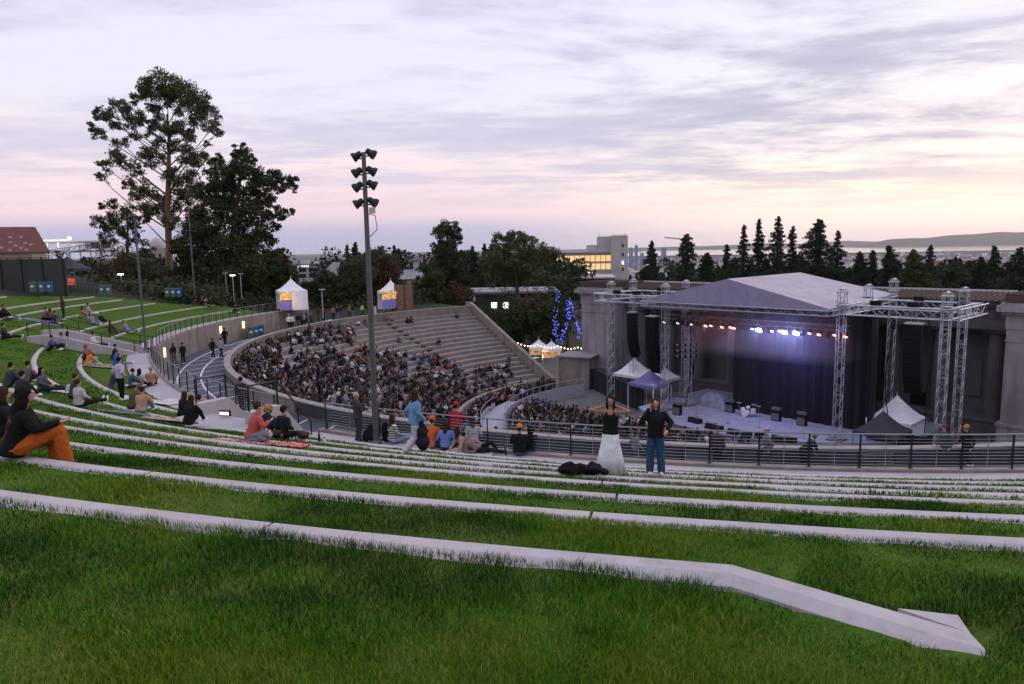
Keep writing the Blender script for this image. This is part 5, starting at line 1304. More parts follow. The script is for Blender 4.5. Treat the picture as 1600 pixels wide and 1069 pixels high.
def npmesh(name,V,F,m_,parent=None,smooth=False):
    V=np.asarray(V,np.float32); F=np.asarray(F,np.int32); me=bpy.data.meshes.new(name); k=F.shape[1]
    me.vertices.add(len(V)); me.vertices.foreach_set('co',V.ravel()); me.loops.add(F.size); me.loops.foreach_set('vertex_index',F.ravel()); me.polygons.add(len(F))
    me.polygons.foreach_set('loop_start',np.arange(0,F.size,k)); me.polygons.foreach_set('loop_total',np.full(len(F),k)); me.update(calc_edges=True)
    me.materials.append(MATS[m_]); o=bpy.data.objects.new(name,me); col.objects.link(o)
    if parent: o.parent=parent
    return o
def leafquads(P,size,asp=.5,droop=0.):
    n=len(P); d=rng.normal(size=(n,3)); d[:,2]-=droop; d/=np.linalg.norm(d,axis=1)[:,None]; e=rng.normal(size=(n,3)); e-=d*np.sum(e*d,1)[:,None]; e/=np.linalg.norm(e,axis=1)[:,None]
    s=(size*rng.uniform(.6,1.4,n))[:,None]; a=d*s*.5; b=e*s*.5*asp
    V=np.stack([P-a,P+b,P+a,P-b],1).reshape(-1,3); F=np.arange(4*n).reshape(n,4); return V,F
def clump_points(cs,dens,sub=9):
    out=[]
    for x,y,z,r in cs:
        m_=max(7,int(sub*(1+.25*r))); r=r*1.18; k=int(dens*r*r)
        q=rng.normal(size=(m_,3)); q/=np.linalg.norm(q,axis=1)[:,None]; q*= (rng.uniform(.25,.95,m_)**.6)[:,None]*r*np.array([1,1,.95])
        idx=rng.integers(m_,size=k); rr=r*.42
        g=rng.normal(size=(k,3)); g/=np.linalg.norm(g,axis=1)[:,None]; g*=(rng.random(k)**.45)[:,None]*rr*rng.uniform(.7,1.3,m_)[idx][:,None]*np.array([1.1,1.1,.85])
        out.append(q[idx]+g+np.array([x,y,z]))
    return np.concatenate(out)
def limb(mb,a,b,ra,rb,bow=.12,seg=5):
    a=V3(a);b=V3(b);L=(b-a).length; o=V3((random.uniform(-1,1),random.uniform(-1,1),random.uniform(-.2,.8)))*bow*L; pts=[];rs=[]
    for i in range(seg+1):
        t=i/seg; pts.append(a.lerp(b,t)+o*math.sin(math.pi*t)*.6); rs.append(ra*(1-t)+rb*t)
    mb.tube(pts,rs,6)
def tree_clumps(name,label,cat,clumps,trunk,leaf,bark,lsize=.38,dens=60,group=None,r0=.6,subs=True,asp=.5,droop=.3,cs_=1.,rise=None):
    """clumps [(x,y,z,r)] world; trunk list of world points base->top"""
    base=V3(trunk[0]); root=thing(name,label,cat,base,0,group); tb=MB(); n=len(trunk)
    T=[V3(p)-base for p in trunk]; tb.tube(T,[r0*(1-.75*i/(n-1)) for i in range(n)],9)
    for x,y,z,r in clumps:
        c=V3((x,y,z))-base; best=None
        for i in range(n-1):
            for t in (0,.5):
                q=T[i].lerp(T[i+1],t)
                hd_=math.hypot(q.x-c.x,q.y-c.y)
                if q.z<c.z+.5*r-(rise*hd_ if rise else 0) and (best is None or (q-c).length+ .6*max(0,q.z-c.z+1)<best[0]): best=((q-c).length+.6*max(0,q.z-c.z+1),q,i+t)
        if best is None: best=(0,T[0].lerp(T[1],.6),0)
        rr=max(.05,r0*(.30 if not rise else .26)*(1-.6*best[2]/n)); limb(tb,best[1],c,rr,rr*.3)
        if subs:
            for k in range(3): limb(tb,c*.85+best[1]*.15,c+V3((random.uniform(-1,1),random.uniform(-1,1),random.uniform(-.5,.8)))*r*.8,rr*.35,.02,seg=3)
    tb.build('trunk',bark,parent=root)
    P=clump_points([(x,y,z,r*cs_) for x,y,z,r in clumps],dens)-np.array(base); V,F=leafquads(P,lsize,asp,droop); npmesh('crown',V,F,leaf,root); return root
def zc(L,depth,ox=100,oy=100,s=2.6725,jit=3.):
    out=[]
    for x,y,r in L:
        p=atd(ox+x/s,oy+y/s,depth+random.uniform(-jit,jit)); out.append((p.x,p.y,p.z,r/s*depth/FPX))
    return out
def zp(L,depth,ox=100,oy=100,s=2.6725): return [atd(ox+x/s,oy+y/s,depth) for x,y in L]
def build_trees():
    tree_clumps('eucalyptus_tree','very tall eucalyptus with bare reddish trunk and open domed crown','tree',
      zc([(390,85,62),(450,95,62),(505,125,60),(555,175,58),(595,215,50),(340,100,45),(325,135,34),(425,140,48),(560,235,40),(480,180,40),(380,170,36),
      (235,180,42),(280,205,42),(320,225,34),(180,205,36),(140,215,24),(125,275,32),(160,300,20),(215,250,30),(270,255,28),(240,330,30),(300,300,26),
      (215,400,40),(170,430,30),(150,470,22),(260,410,34),(300,440,30),(380,395,46),(340,380,34),(395,330,30),
      (400,250,40),(450,270,44),(505,265,40),(520,330,42),(480,345,34),(620,265,34),(640,290,20),(600,335,16),(545,390,34),(590,400,34),(640,420,28),(360,280,26),
      (270,500,34),(330,520,40),(300,545,30),(390,575,56),(350,600,40),(440,600,50),(460,470,46),(520,430,46),(500,510,60),(560,560,50),(330,650,26),(450,660,34)],120),
      zp([(440,900),(438,760),(432,620),(436,480),(438,380),(438,300),(430,210)],120),'leaf_eucalyptus','bark_eucalyptus',.36,300,r0=.62,cs_=.90,rise=.75)
    tree_clumps('eucalyptus_tree','broad dark eucalyptus right of the tallest one, leaning crown against the pink sky','tree',
      zc([(735,360,30),(760,385,30),(715,395,28),(740,430,46),(790,400,20),(700,470,46),(780,480,50),(840,500,44),(885,470,34),(920,490,32),(950,480,24),(960,520,16),(900,530,24),(820,560,56),(720,560,66),(655,540,56),(655,450,40),(610,480,46),(600,540,50),(640,400,24),(870,620,34),(910,630,26),(945,620,18),(880,680,22),(780,640,66),(700,660,76),(610,640,70),(560,700,70),(620,760,86),(720,780,86),(820,740,56),(870,740,24),(540,800,70),(640,860,80),(760,860,76),(840,840,50),(480,760,36),(590,930,60),(500,880,50),(700,930,60),(800,920,50)],105),
      zp([(680,1010),(685,900),(700,740),(720,600),(735,480),(740,400)],105),'leaf_dark2','bark_dark',.40,360,r0=.55,cs_=.92)
    tree_clumps('pine_tree','thin dark pine left of the tall eucalyptus trunk','tree',
      zc([(160,600,18),(200,585,26),(215,630,30),(150,655,30),(165,690,26),(210,680,32),(260,640,30),(270,610,24),(285,670,26),(250,700,26),(310,690,20),(190,730,30),(300,730,22),(270,740,20)],112),
      zp([(265,900),(264,760),(266,680),(262,600)],112),'leaf_dark','bark_dark',.34,300,r0=.3)
    tree_clumps('maple_tree','russet tree in front of the pale stadium wall','tree',
      zc([(180,770,34),(160,800,30),(210,800,44),(240,840,44),(200,860,40),(260,790,36),(160,850,20),(120,830,18),(90,850,16),(140,880,16)],95),zp([(205,990),(205,900),(210,820)],95),'leaf_rust','bark_dark',.26,120,r0=.22)
    tree_clumps('yellowing_tree','yellow-green tree below the domed tower, right of the slim pole','tree',
      zc([(330,790,26),(300,830,40),(350,850,44),(390,880,40),(330,900,46),(400,910,30),(290,890,36),(380,940,36)],100),zp([(340,1000),(342,900),(340,820)],100),'leaf_olive','bark_dark',.28,360,r0=.22)
    tree_clumps('small_tree','small dark bushy tree left of the domed tower','tree',
      zc([(340,750,20),(355,790,26),(330,800,24),(250,860,50),(290,900,40)],103),zp([(340,960),(345,860),(342,770)],103),'leaf_dark','bark_dark',.28,360,r0=.2)
    # generic broadleaf from image extents
    def broad(label,x,yt,yb,w,depth,leaf,n=16,name='tree',dens=340,ls=.36,group=None,trunk=.25,low=.35):
        cs=[];H=yb-yt
        for i in range(n):
            t=low+(1-low)*(i+.5)/n; wy=math.sin(math.pi*min(1,(t-low)/(1-low)*.85+.12))**.6; 
            px=x+random.uniform(-1,1)*w*.36*wy; py=yb-H*t*.95; p=atd(px,py,depth+random.uniform(-.3,.3)*w*depth/FPX); cs.append((p.x,p.y,p.z,w*.5*random.uniform(.36,.52)*depth/FPX))
        tr=[atd(x,yb+4,depth),atd(x+random.uniform(-2,2),yb-H*.3,depth),atd(x,yb-H*.6,depth),atd(x,yb-H*.85,depth)]
        return tree_clumps(name,label,'tree',cs,tr,leaf,'bark_dark',ls,dens,group,r0=trunk)
    broad('olive green rounded tree just left of the tall light pole',555,408,488,64,112,'leaf_olive',18,'olive_tree')
    broad('rusty olive tree behind the tall light pole, beside the lit booth',603,405,486,66,116,'leaf_rust',9); broad('grey-green round tree behind the tall light pole',592,402,484,78,122,'leaf_olive',20,'olive_tree')
    broad('dark green tree right of the white vendor tent',512,428,492,50,108,'leaf_dark',16)
    broad('dark bush below the pale midrise building',474,444,492,44,118,'leaf_dark',14)
    broad('green shrubby tree at the right of the wooden booth screen',665,428,482,58,118,'leaf_green',14)
    broad('reddish shrub at the foot of the tall dark tree',715,446,484,46,116,'leaf_rust',8,dens=120)
    broad('dark tree left of the lit vendor tent',425,398,486,56,110,'leaf_dark',16); broad('rust-tinted tree behind the lamp poles, right of the dark eucalyptus',445,400,470,44,128,'leaf_rust',8)
    # lollipop dark tree
    cs=zc([(x,y,r) for x,y,r in ((697,352,9),(688,362,10),(708,360,11),(698,372,12),(714,376,9),(684,384,10),(702,390,13),(716,396,8),(690,404,9),(704,412,14),(690,424,17),(714,424,17),(700,440,20),(682,446,16),(722,444,15),(706,460,20),(684,466,14),(726,464,12))],125,0,0,1)
    tree_clumps('cypress_tree','tall dark tree with a rounded top above the rim of the tiers','tree',cs,[atd(703,484,125),atd(703,440,125),atd(700,400,125),atd(698,360,125)],'leaf_dark','bark_dark',.34,560,r0=.4)
    cs=zc([(770,395,12),(760,408,10),(785,378,13),(803,372,13),(822,376,13),(838,388,13),(852,392,10),(862,396,8),(775,418,13),(800,400,20),(826,405,20),(848,412,14),(792,428,14),(818,430,17),(842,432,12),(768,436,9),(812,388,14)],122,0,0,1)
    tree_clumps('spreading_tree','wide spreading dark green tree left of the lit office block','tree',cs,[atd(812,520,122),atd(810,470,122),atd(806,430,122),atd(810,400,122)],'leaf_eucalyptus','bark_dark',.34,420,r0=.45)
    cs=zc([(775,448,12),(800,455,13),(830,452,14),(858,446,10),(870,462,12),(786,470,12),(745,462,10)],118,0,0,1)
    tree_clumps('bare_tree','sparse grey-branched tree below the spreading tree','tree',cs,[atd(822,540,118),atd(818,490,118),atd(824,450,118)],'leaf_olive','bark_eucalyptus',.26,110,r0=.22)
    broad('russet and green tree beside the tree with blue lights',836,468,545,64,108,'leaf_rust',10); broad('low green tree behind the end wall of the tiers',808,482,548,60,106,'leaf_dark',16); broad('small green tree above the string lights',856,476,542,56,104,'leaf_green',12)
    t=broad('dark tree wound with blue fairy lights left of the stone pier',887,432,540,62,98,'leaf_dark',14,'fairy_light_tree',dens=90)
    mat('bulb_blue',(.2,.25,1),None,emit=(.12,.16,1),es=1.8); mat('bulb_warm',(1,.8,.5),None,emit=(1,.72,.40),es=3); mat('bulb_white',(1,1,1),None,emit=(.95,.95,1),es=5)
    fl=MB(); 
    for k in range(12):
        x0=885+random.uniform(-22,22); y0=random.uniform(440,520); x1=x0+random.uniform(-14,14); y1=min(536,y0+random.uniform(15,38))
        for i in range(15):
            t_=(i+random.random()*.8)/15; q=atd(x0+(x1-x0)*t_+2*math.sin(t_*6),y0+(y1-y0)*t_,95.5+random.uniform(-1.,.6))+V3((random.uniform(-.25,.25),0,random.uniform(-.2,.2))); fl.box(-.04,.04,-.04,.04,-.04,.04,0,Matrix.Translation(q))
    o=fl.build('fairy_lights','bulb_blue'); tag(o,'strings of blue fairy lights hanging in the dark tree beside the pier','lights',kind='stuff')
    # conifers
    def conifer(label,x,yt,yb,w,depth,leaf='leaf_conifer',sparse=1.,name='conifer_tree',group=None,bushy=0):
        base=atd(x,yb,depth); top=atd(x,yt,depth); H=(top-base).length; Wd=w*.62*depth/FPX; root=thing(name,label,'tree',base,0,group)
        tb=MB(); tb.tube([V3((0,0,-2)),V3((0,0,H*.5)),V3((0,0,H))],[.35,.2,.03],7); P=[]
        n=int(H*5.0*sparse)+14
        for i in range(n):
            t=(i+.5)/n; z=H*(.06+.94*t); L=Wd*((1-t)**(.85 if not bushy else .55))*random.uniform(.6,1.2)*(.72+.75*noise.noise(V3((z*.45,x*.37,depth*.1)))+.3*math.sin(i*2.399+x))+.25; a=i*2.399+random.random(); dz=-.22*L*random.uniform(.3,1.3)
            d=V3((math.cos(a),math.sin(a),0)); tip=V3((0,0,z))+d*L+V3((0,0,dz))
            if sparse<1: tb.tube([V3((0,0,z)),tip],[.06,.02],4,caps=False)
            L=max(.2,L); m_=int((22+L*46)); u_=rng.random(m_)**.7; pts=np.outer(1-u_,np.array((0,0,z)))+np.outer(u_,np.array(tip)); pts+=rng.normal(size=(m_,3))*np.array([.22,.22,.17])*(.35+.28*L); P.append(pts)
        for k in range(10): P.append(np.array([[0,0,H-.1*k]])+rng.normal(size=(4,3))*.06)
        tb.build('trunk','bark_dark',parent=root); P=np.concatenate(P); V,F=leafquads(P,.42 if depth<160 else .5,.5,.8); npmesh('crown',V,F,leaf,root); return root
    cl=[(1018,377,450,34,165,1.,'dark conifer first to the right of the city skyline'),(1072,366,452,44,150,1.,'dense dark conifer below the red crane'),(1104,396,452,36,160,1.,'shorter conifer between the dense dark one and the tall trio'),(1134,383,452,30,170,.7,'thin conifer left of the tall trio'),
    (1160,352,455,54,158,.7,'tall open conifer, leftmost of the tall trio above the stage roof'),(1183,343,455,34,160,.7,'tall thin conifer, middle of the tall trio above the stage roof'),(1213,339,455,54,152,.75,'tallest open conifer with reddish top above the stage roof'),(1236,354,455,44,156,.8,'conifer just right of the reddish-topped tallest one'),
    (1276,343,458,66,148,1.2,'big dense dark cone-shaped conifer above the roof ridge'),(1306,361,458,52,154,.7,'open drooping conifer right of the big cone-shaped one'),
    (1340,394,462,44,150,1.1,'low conifer right of the drooping one'),(1361,392,462,46,152,1.2,'second low conifer behind the right roof corner'),(1385,385,464,58,146,1.3,'round-topped dark conifer behind the right roof corner'),(1423,391,466,62,142,1.3,'green bushy conifer left of the red-roofed building'),(1450,384,464,44,150,.8,'narrow conifer just left of the red-roofed building'),
    (1548,385,468,56,146,.8,'open conifer right of the red-roofed building'),(1528,402,468,56,150,1.2,'dark low conifer overlapping the red-roofed building'),(1588,388,472,70,140,1.1,'dark conifer near the right edge of the picture'),(1610,380,472,60,150,1.,'conifer cut by the right edge of the picture'),
    (545,383,440,22,230,.55,'thin leggy conifer left of the tall light pole, on the skyline'),(558,379,440,42,225,1.,'broad tiered conifer left of the tall light pole, on the skyline'),(445,396,440,30,220,1.,'dark conifer behind the right edge of the dark eucalyptus'),
    (1250,400,458,70,165,1.2,'broad dark conifer filling behind the roof ridge'),(1195,404,455,70,168,1.2,'dark conifer filling behind the tall trio'),(1470,430,470,50,150,1.2,'low dark conifer before the red-roofed building'),(1500,436,470,60,148,1.3,'low wide conifer before the red-roofed building')]
    rr=random.Random(21)
    for i in range(24):
        x=1105+i*21.5+rr.uniform(-6,6); d_=rr.uniform(160,190); yt=rr.uniform(403,420)
        cl.append((x,yt,462,rr.uniform(46,66),d_,1.25,'dark low tree of the belt behind the stage building'))
    for x,yt,yb,w,d,sp_,lb in cl: conifer(lb,x,yt,yb,w,d,'leaf_green' if 'green bushy' in lb else ('leaf_dark' if 'belt' in lb else 'leaf_conifer'),sp_,bushy='round' in lb or 'bushy' in lb or 'dense' in lb or 'belt' in lb,group='dark low trees of the belt behind the stage building' if 'belt' in lb else None)
    # rows of shrubs just behind the stage building and behind the plaza, as ground cover
    P=[]
    for i in range(230):
        u=random.uniform(-26,36); b=random.uniform(20,60); p=S(u,b,-17); P.append((p.x,p.y,-15.5+random.uniform(-1,3.4)+b*.03,random.uniform(1.6,3.2)))
    V,F=leafquads(clump_points(P,42),.5,.6); tag(npmesh('shrubbery',V,F,'leaf_dark'),'dark shrubs filling the slope behind the stage building','shrubs',kind='stuff')
    P=[]
    for i in range(260):
        px=random.uniform(225,880); dp=random.uniform(104,145); p=atd(px,random.uniform(470,500),dp); zt=-8.6 if px<700 else -13; P.append((p.x,p.y,zt+random.uniform(-1.6,.9),random.uniform(1.2,2.2)))
    for i in range(190):
        px=random.uniform(95,345); dp=random.uniform(76,98); p=atd(px,452+px*.04,dp); P.append((p.x,p.y,p.z+random.uniform(-.8,.9),random.uniform(.8,1.6)))
    V,F=leafquads(clump_points(P,44),.42,.6); tag(npmesh('shrubbery',V,F,'leaf_dark'),'dark shrubs and hedges behind the plaza and far lawn','shrubs',kind='stuff')
    # far wood
    P=[]; rr=random.Random(5)
    for i in range(4600):
        d=215*math.exp(rr.random()*1.85); a=R(rr.uniform(-44,44) if rr.random()<.6 else rr.uniform(-22,6)); x,y=d*math.sin(a),d*math.cos(a)
        if -350<x/y*FPX<-290 and d<345: continue
        if (-300<x/y*FPX<-215 or -200<x/y*FPX<-120) and d<300 and rr.random()<.6: continue
        if 60<x/y*FPX+800-860<130 and d<330: continue
        g=ground_z(x,y); h=rr.uniform(7,14)*(1 if rr.random()<.85 or d<420 else 1.5)+(3 if x/y*FPX<70 and d<450 else 0); P.append((x,y,g,h,rr.random()<.5,d))
    PP=[]
    for x,y,g,h,con,d in P:
        k=int(330*min(1.3,230/d)**1.6)+34; t=rng.random(k); ra=(h*.24*(1-t)**.8 if con else h*.42*np.sin(np.pi*np.clip(t*.85+.12,0,1))**.6); a=rng.random(k)*6.283; q=np.sqrt(rng.random(k))
        PP.append((np.c_[x+ra*q*np.cos(a),y+ra*q*np.sin(a),g+t*h],np.full(k,min(3.2,.35+d/330))))
    pts=np.concatenate([p for p,_ in PP]); sz=np.concatenate([s for _,s in PP]); V,F=leafquads(pts,sz,.7); tag(npmesh('far_wood',V,F,'leaf_conifer'),'dark band of distant trees below the skyline','wood',kind='stuff')
build_trees()
# ---------------------------------------------------------------- buildings
mat('pale_wall',(.46,.42,.42),(.38,.34,.34),.9,.2,6); mat('tan_wall',(.40,.33,.27),(.33,.27,.22),.9,.2,6); mat('brick_roof',(.17,.055,.045),(.11,.04,.035),.85,.6,5); mat('grey_roof',(.26,.25,.27),(.2,.19,.21),.85,.4,5); mat('window_dark',(.02,.022,.03),None,.15,spec=.8)
mat('window_lit',(1,.8,.4),(.5,.3,.1),.6,.35,4,lo=.3,hi=.7,emit=(1,.62,.24),es=.72); mat('window_white',(1,1,1),None,emit=(.95,.97,.85),es=1.3); mat('flood_white',(1,1,1),None,emit=(1,1,.95),es=9); mat('dark_wall',(.035,.042,.038),(.05,.05,.045),.9,.5)
def yawmat(p,px): 
    v=ray(px,400); return Matrix.Translation(p)@Matrix.Rotation(math.atan2(v.y,v.x)-math.pi/2,4,'Z')
class Bld:
    """building with local frame: x right across the view, y away, z up; extents from picture columns at a given distance"""
    def __init__(s,name,label,cat,px,py,depth,rot=0):
        p=atd(px,py,depth); s.k=depth/FPX; s.d=depth; s.root=thing(name,label,cat,p,math.atan2(ray(px,400).y,ray(px,400).x)-math.pi/2+R(rot))
    def b(s,part,m_,*boxes,parent=None):
        mb=MB()
        for q in boxes: mb.box(*q)
        return mb.build(part,m_,parent=parent or s.root)
def gable(mb,x0,x1,y0,y1,z0,z1,axis='x',hip=0):
    if axis=='x':
        ym=(y0+y1)/2; mb.add([(x0,y0,z0),(x1,y0,z0),(x1,y1,z0),(x0,y1,z0),(x0+hip,ym,z1),(x1-hip,ym,z1)],[(0,3,2,1),(0,1,5,4),(2,3,4,5),(1,2,5),(3,0,4)])
    else:
        xm=(x0+x1)/2; mb.add([(x0,y0,z0),(x1,y0,z0),(x1,y1,z0),(x0,y1,z0),(xm,y0+hip,z1),(xm,y1-hip,z1)],[(0,3,2,1),(1,2,5,4),(3,0,4,5),(0,1,4),(2,3,5)])
def build_far():
    # lit office block with tower
    B1=Bld('office_block','modernist office block with two yellow-lit floors and a pale tower','building',905,432,300); k=300/FPX
    B1.b('floors','pale_wall',(-44*k,50*k,0,16,-8,36*k)); B1.b('roof_slab','pale_wall',(-46*k,51*k,-1.,17,36*k,38*k))
    for j,(z0,z1) in enumerate(((23*k,32*k),(10.5*k,19.5*k))):
        for i in range(11):
            x0=(-39+i*8)*k;
            B1.b('window','window_lit',(x0+.7*k,x0+7.6*k,-.12,.03,z0,z1))
            B1.b('fin','pale_wall',(x0-.5*k,x0+.5*k,-.9,.0,z0-1.5*k,z1+1*k))
    B1.b('window','window_white',(-6*k,22*k,-.12,.03,5*k,7*k)); B1.b('podium','pale_wall',(-60*k,40*k,-6,0,-8,-2*k))
    t=B1.b('tower','pale_wall',(49*k,74*k,-3,18,-8,61*k),(29*k,48.9*k,2,18,38.2*k,61*k),(12*k,28.9*k,4,18,38.2*k,48*k))
    B1.b('parapet','pale_wall',*[((49.2+i*2.7)*k,(50.6+i*2.7)*k,-3.15,-2.8,60*k,63*k) for i in range(9)],parent=t)
    for z in (8,18,30,44): B1.b('window','window_dark' if z!=18 else 'window_white',(65*k,68*k,-3.08,-2.9,z*k,(z+5)*k),parent=t)
    B1.b('antenna','grey_metal',(31*k,31.4*k,3,3.2,60*k,68*k),(70*k,70.4*k,0,.2,60*k,66*k))
    # low dark building behind the trees with lit windows
    B2=Bld('campus_building','low grey building with two lit windows behind the bare tree','building',800,500,140); k=140/FPX
    B2.b('walls','dark_wall',(-75*k,70*k,0,14,-6,42*k)); B2.b('roof','grey_roof',(-78*k,73*k,-.8,15,42*k,45*k))
    for x in (-32,-14,6,22,38): B2.b('window','window_white' if x in(-32,-14) else 'window_dark',(x*k,(x+9)*k,-.1,.02,18*k,28*k))
    B2=Bld('flat_roofed_building','long flat dark roof with white edge below the office block','building',890,452,230); k=230/FPX
    B2.b('walls','dark_wall',(-30*k,70*k,0,24,-8,16*k)); B2.b('roof_edge','pale_wall',(-32*k,72*k,-.6,25,16*k,18*k))
    # midrise
    B3=Bld('midrise_building','pale midrise with overhanging flat roof left of the skyline conifers','building',481,438,330); k=330/FPX
    B3.b('walls','pale_wall',(-16*k,17*k,0,12,-10,25*k)); B3.b('roof_slab','pale_wall',(-19*k,19*k,-2,13,25*k,27*k)); B3.b('penthouse','pale_wall',(-8*k,4*k,3,9,27*k,31*k))
    for z in (4,13): B3.b('window','window_dark',(-13*k,-2*k,-.1,.05,z*k,(z+6)*k)); B3.b('window','window_dark',(2*k,15*k,-.1,.05,z*k,(z+6)*k))
    for i in range(6): B3.b('window','window_white',((-14+i*3)*k,(-12.6+i*3)*k,-.1,.05,20.5*k,23.5*k))
    # pitched roofs
    for px,py,dp,w,h,lb in ((545,440,210,64,30,'big pale grey pitched roof left of the tall light pole'),(640,442,200,90,20,'grey gabled hall roof right of the tall light pole'),(618,424,260,40,14,'small pyramid-roofed pavilion right of the tall light pole'),(541,420,270,34,10,'pale pyramid roof on the skyline left of the tall light pole')):
        Bq=Bld('pitched_roof_building',lb,'building',px,py,dp,20 if w>60 else 0); k=dp/FPX
        Bq.b('walls','tan_wall',(-w*k/2,w*k/2,0,w*k*.5,-9,h*k*.3)); mb=MB(); gable(mb,-w*k*.54,w*k*.54,-1,w*k*.5+1,h*k*.3,h*k,'x',hip=w*k*(.25 if w>60 else .5)); mb.build('roof','grey_roof',parent=Bq.root)
    Bq=Bld('bell_tower','slim tower with capped top on the hall roof','tower',651,424,205); k=205/FPX
    Bq.b('shaft','pale_wall',(-5*k,5*k,0,10*k,-6,17*k)); Bq.b('cap','grey_roof',(-9*k,9*k,-4*k,14*k,17*k,19*k),(-4*k,4*k,1*k,9*k,19*k,22*k))
    # red-roofed building at right
    Bq=Bld('red_roofed_building','red tile roofed campus building among the conifers at right','building',1494,446,300,14); k=300/FPX
    Bq.b('walls','tan_wall',(-34*k,60*k,0,18,-10,28*k)); mb=MB(); gable(mb,-38*k,64*k,-2,20,28*k,38*k,'x',hip=8*k); mb.build('roof','brick_roof',parent=Bq.root); Bq.b('cornice','pale_wall',(-37*k,63*k,-1.6,19.6,27.4*k,28.6*k)); Bq.b('red_band','brick_roof',(-34.1*k,60.1*k,-.15,18,15*k,25*k))
    for i in range(11):
        x=(-31+i*8.4)*k; Bq.b('window','window_dark',(x,x+2.4*k,-.3,.05,1*k,9*k)); Bq.b('pilaster','pale_wall',(x+3.8*k,x+4.8*k,-.5,.05,12*k,27.3*k))
    # left: brick-roofed hall with dormer lights
    Bq=Bld('brick_roofed_hall','tan hall with steep red roof dotted with lit dormers at far left','building',18,412,165,-12); k=165/FPX
    Bq.b('walls','tan_wall',(-60*k,28*k,0,16,-6,17*k)); mb=MB(); gable(mb,-64*k,33*k,-1,17,17*k,58*k,'x',hip=7*k); rf=mb.build('roof','brick_roof',parent=Bq.root)
    for i,(x,z) in enumerate(((-4,40),(10,40),(-2,32),(6,27),(18,31),(26,28),(14,23),(22,20),(0,20),(-12,24))): 
        y=-1+18/2*(z-16)/40; Bq.b('dormer','pale_wall',(x*k-.35,x*k+.35,y-.4,y+.8,z*k-.3,z*k+.35))
    Bq.b('terrace','dark_wall',(-60*k,60*k,-8,-7.6,-2*k,2*k),(-60*k,60*k,-8,-7.6,8*k,9*k),*[((-50+i*14)*k,(-48.8+i*14)*k,-8,-7.6,-10*k,8*k) for i in range(8)])
    # stadium
    Bq=Bld('stadium','pale floodlit stadium wall with open upper deck behind the trees','stadium',118,470,210,-8); k=210/FPX
    Bq.b('facade','pale_wall',(-26*k,55*k,0,12,-5,62*k)); Bq.b('facade_fin','pale_wall',*[((-24+i*6.5)*k,(-23+i*6.5)*k,-1,0,0,62*k) for i in range(12)])
    Bq.b('upper_deck','pale_wall',(-60*k,60*k,-4,14,75*k,78*k),(-60*k,60*k,-3,12,90*k,92.5*k)); Bq.b('deck_posts','truss_alu',*[((-56+i*14)*k,(-54.6+i*14)*k,-3,-2.4,62*k,92*k) for i in range(9)]); Bq.b('press_box','window_dark',(22*k,56*k,-2.6,0,80*k,89*k))
    mb=MB(); truss(mb,(-55*k,-5,70*k),(30*k,-5,84*k),1.4,.16,.1); mb.build('roof_truss','truss_alu',parent=Bq.root)
    Bq.b('floodlight','flood_white',(2*k,6*k,-5.5,-5,94*k,97.5*k)); Bq.b('light_row','window_white',(-56*k,0,-4.2,-4,92.6*k,93.8*k))
    ld=bpy.data.lights.new('stadium_flood','POINT'); ld.energy=1500; ld.color=(1,.95,.82); ld.shadow_soft_size=1; lo=bpy.data.objects.new('stadium_flood',ld); col.objects.link(lo); lo.location=Bq.root.matrix_world@V3((4*k,-9,96*k)) if False else (V3(Bq.root.location)+V3((0,-11,17)))
    # domed campanile-like tower
    Bq=Bld('domed_tower','cream tower with rounded dome and arched openings behind the eucalyptus trunk','tower',250,440,230); k=230/FPX
    Bq.b('shaft','tan_wall',(-12*k,12*k,0,24*k,-4,52*k)); mb=MB(); mb.lathe([(11*k,52*k),(11*k,56*k),(9*k,62*k),(5.5*k,66*k),(.3,68*k)],16,0,(0,12*k,0)); mb.build('dome','pale_wall',parent=Bq.root)
    for x in (-5,3): 
        mb=MB(); mb.box(x*k-1.6*k,x*k+1.6*k,-.1,.02,34*k,43*k); mb.build('arch_opening','window_dark',parent=Bq.root)
    # dark fence screen and canopy on the far left
    o=thing('screen_fence','tall dark mesh screen fence along the top left of the lawn','fence',atd(50,456,66)); mb=MB(); mb.box(-6.5,3.3,0,.1,-.6,3.0); mb.build('screen','dark_wall',parent=o); 
    for i in range(6): mb=MB(); mb.bar((-6.4+i*1.9,-.06,-.5),(-6.4+i*1.9,-.06,3.2),.07); mb.build('post','black_metal',parent=o)
    popup('canopy_tent','dark purple pop-up canopy with a red glow beneath at upper left',0,0,0,3.0,3.0,2.1,3.3,'tent_dark',loc=atd(110,452,72))
    mat('red_glow',(.5,.1,.06),None,emit=(.8,.15,.08),es=.5); o=atd(103,440,73); mb=MB(); mb.box(-.9,.9,0,.1,-.35,.3,0,Matrix.Translation(o)); tag(mb.build('counter_sign','red_glow'),'red lit counter under the dark canopy','counter')
    o=thing('iron_fence','low black iron fence along the back edge of the far lawn','fence',atd(105,461,70)); a=atd(105,461,70); b_=atd(330,470,86); mb=MB(); n=46
    for i in range(n+1): q=(b_-a)*(i/n); mb.bar(q,q+V3((0,0,1.25)),.04)
    mb.bar(V3((0,0,1.22)),(b_-a)+V3((0,0,1.22)),.05); mb.bar(V3((0,0,.2)),(b_-a)+V3((0,0,.2)),.04); mb.build('panels','black_metal',parent=o)
    # vendor tents on the plaza
    def booth(label,px,py,dp,w,walls):
        r_=popup('vendor_tent',label,0,0,0,w,w,2.2,3.5,'tent_white',walls,loc=atd(px,py,dp),rz=R(25)); return r_
    r_=booth('white peaked vendor tent with a lit opening on the left',457,484,80,3.0,'rb')
    mat('booth_warm',(.6,.4,.2),(.3,.16,.06),.8,2,4,emit=(1,.58,.22),es=.45)
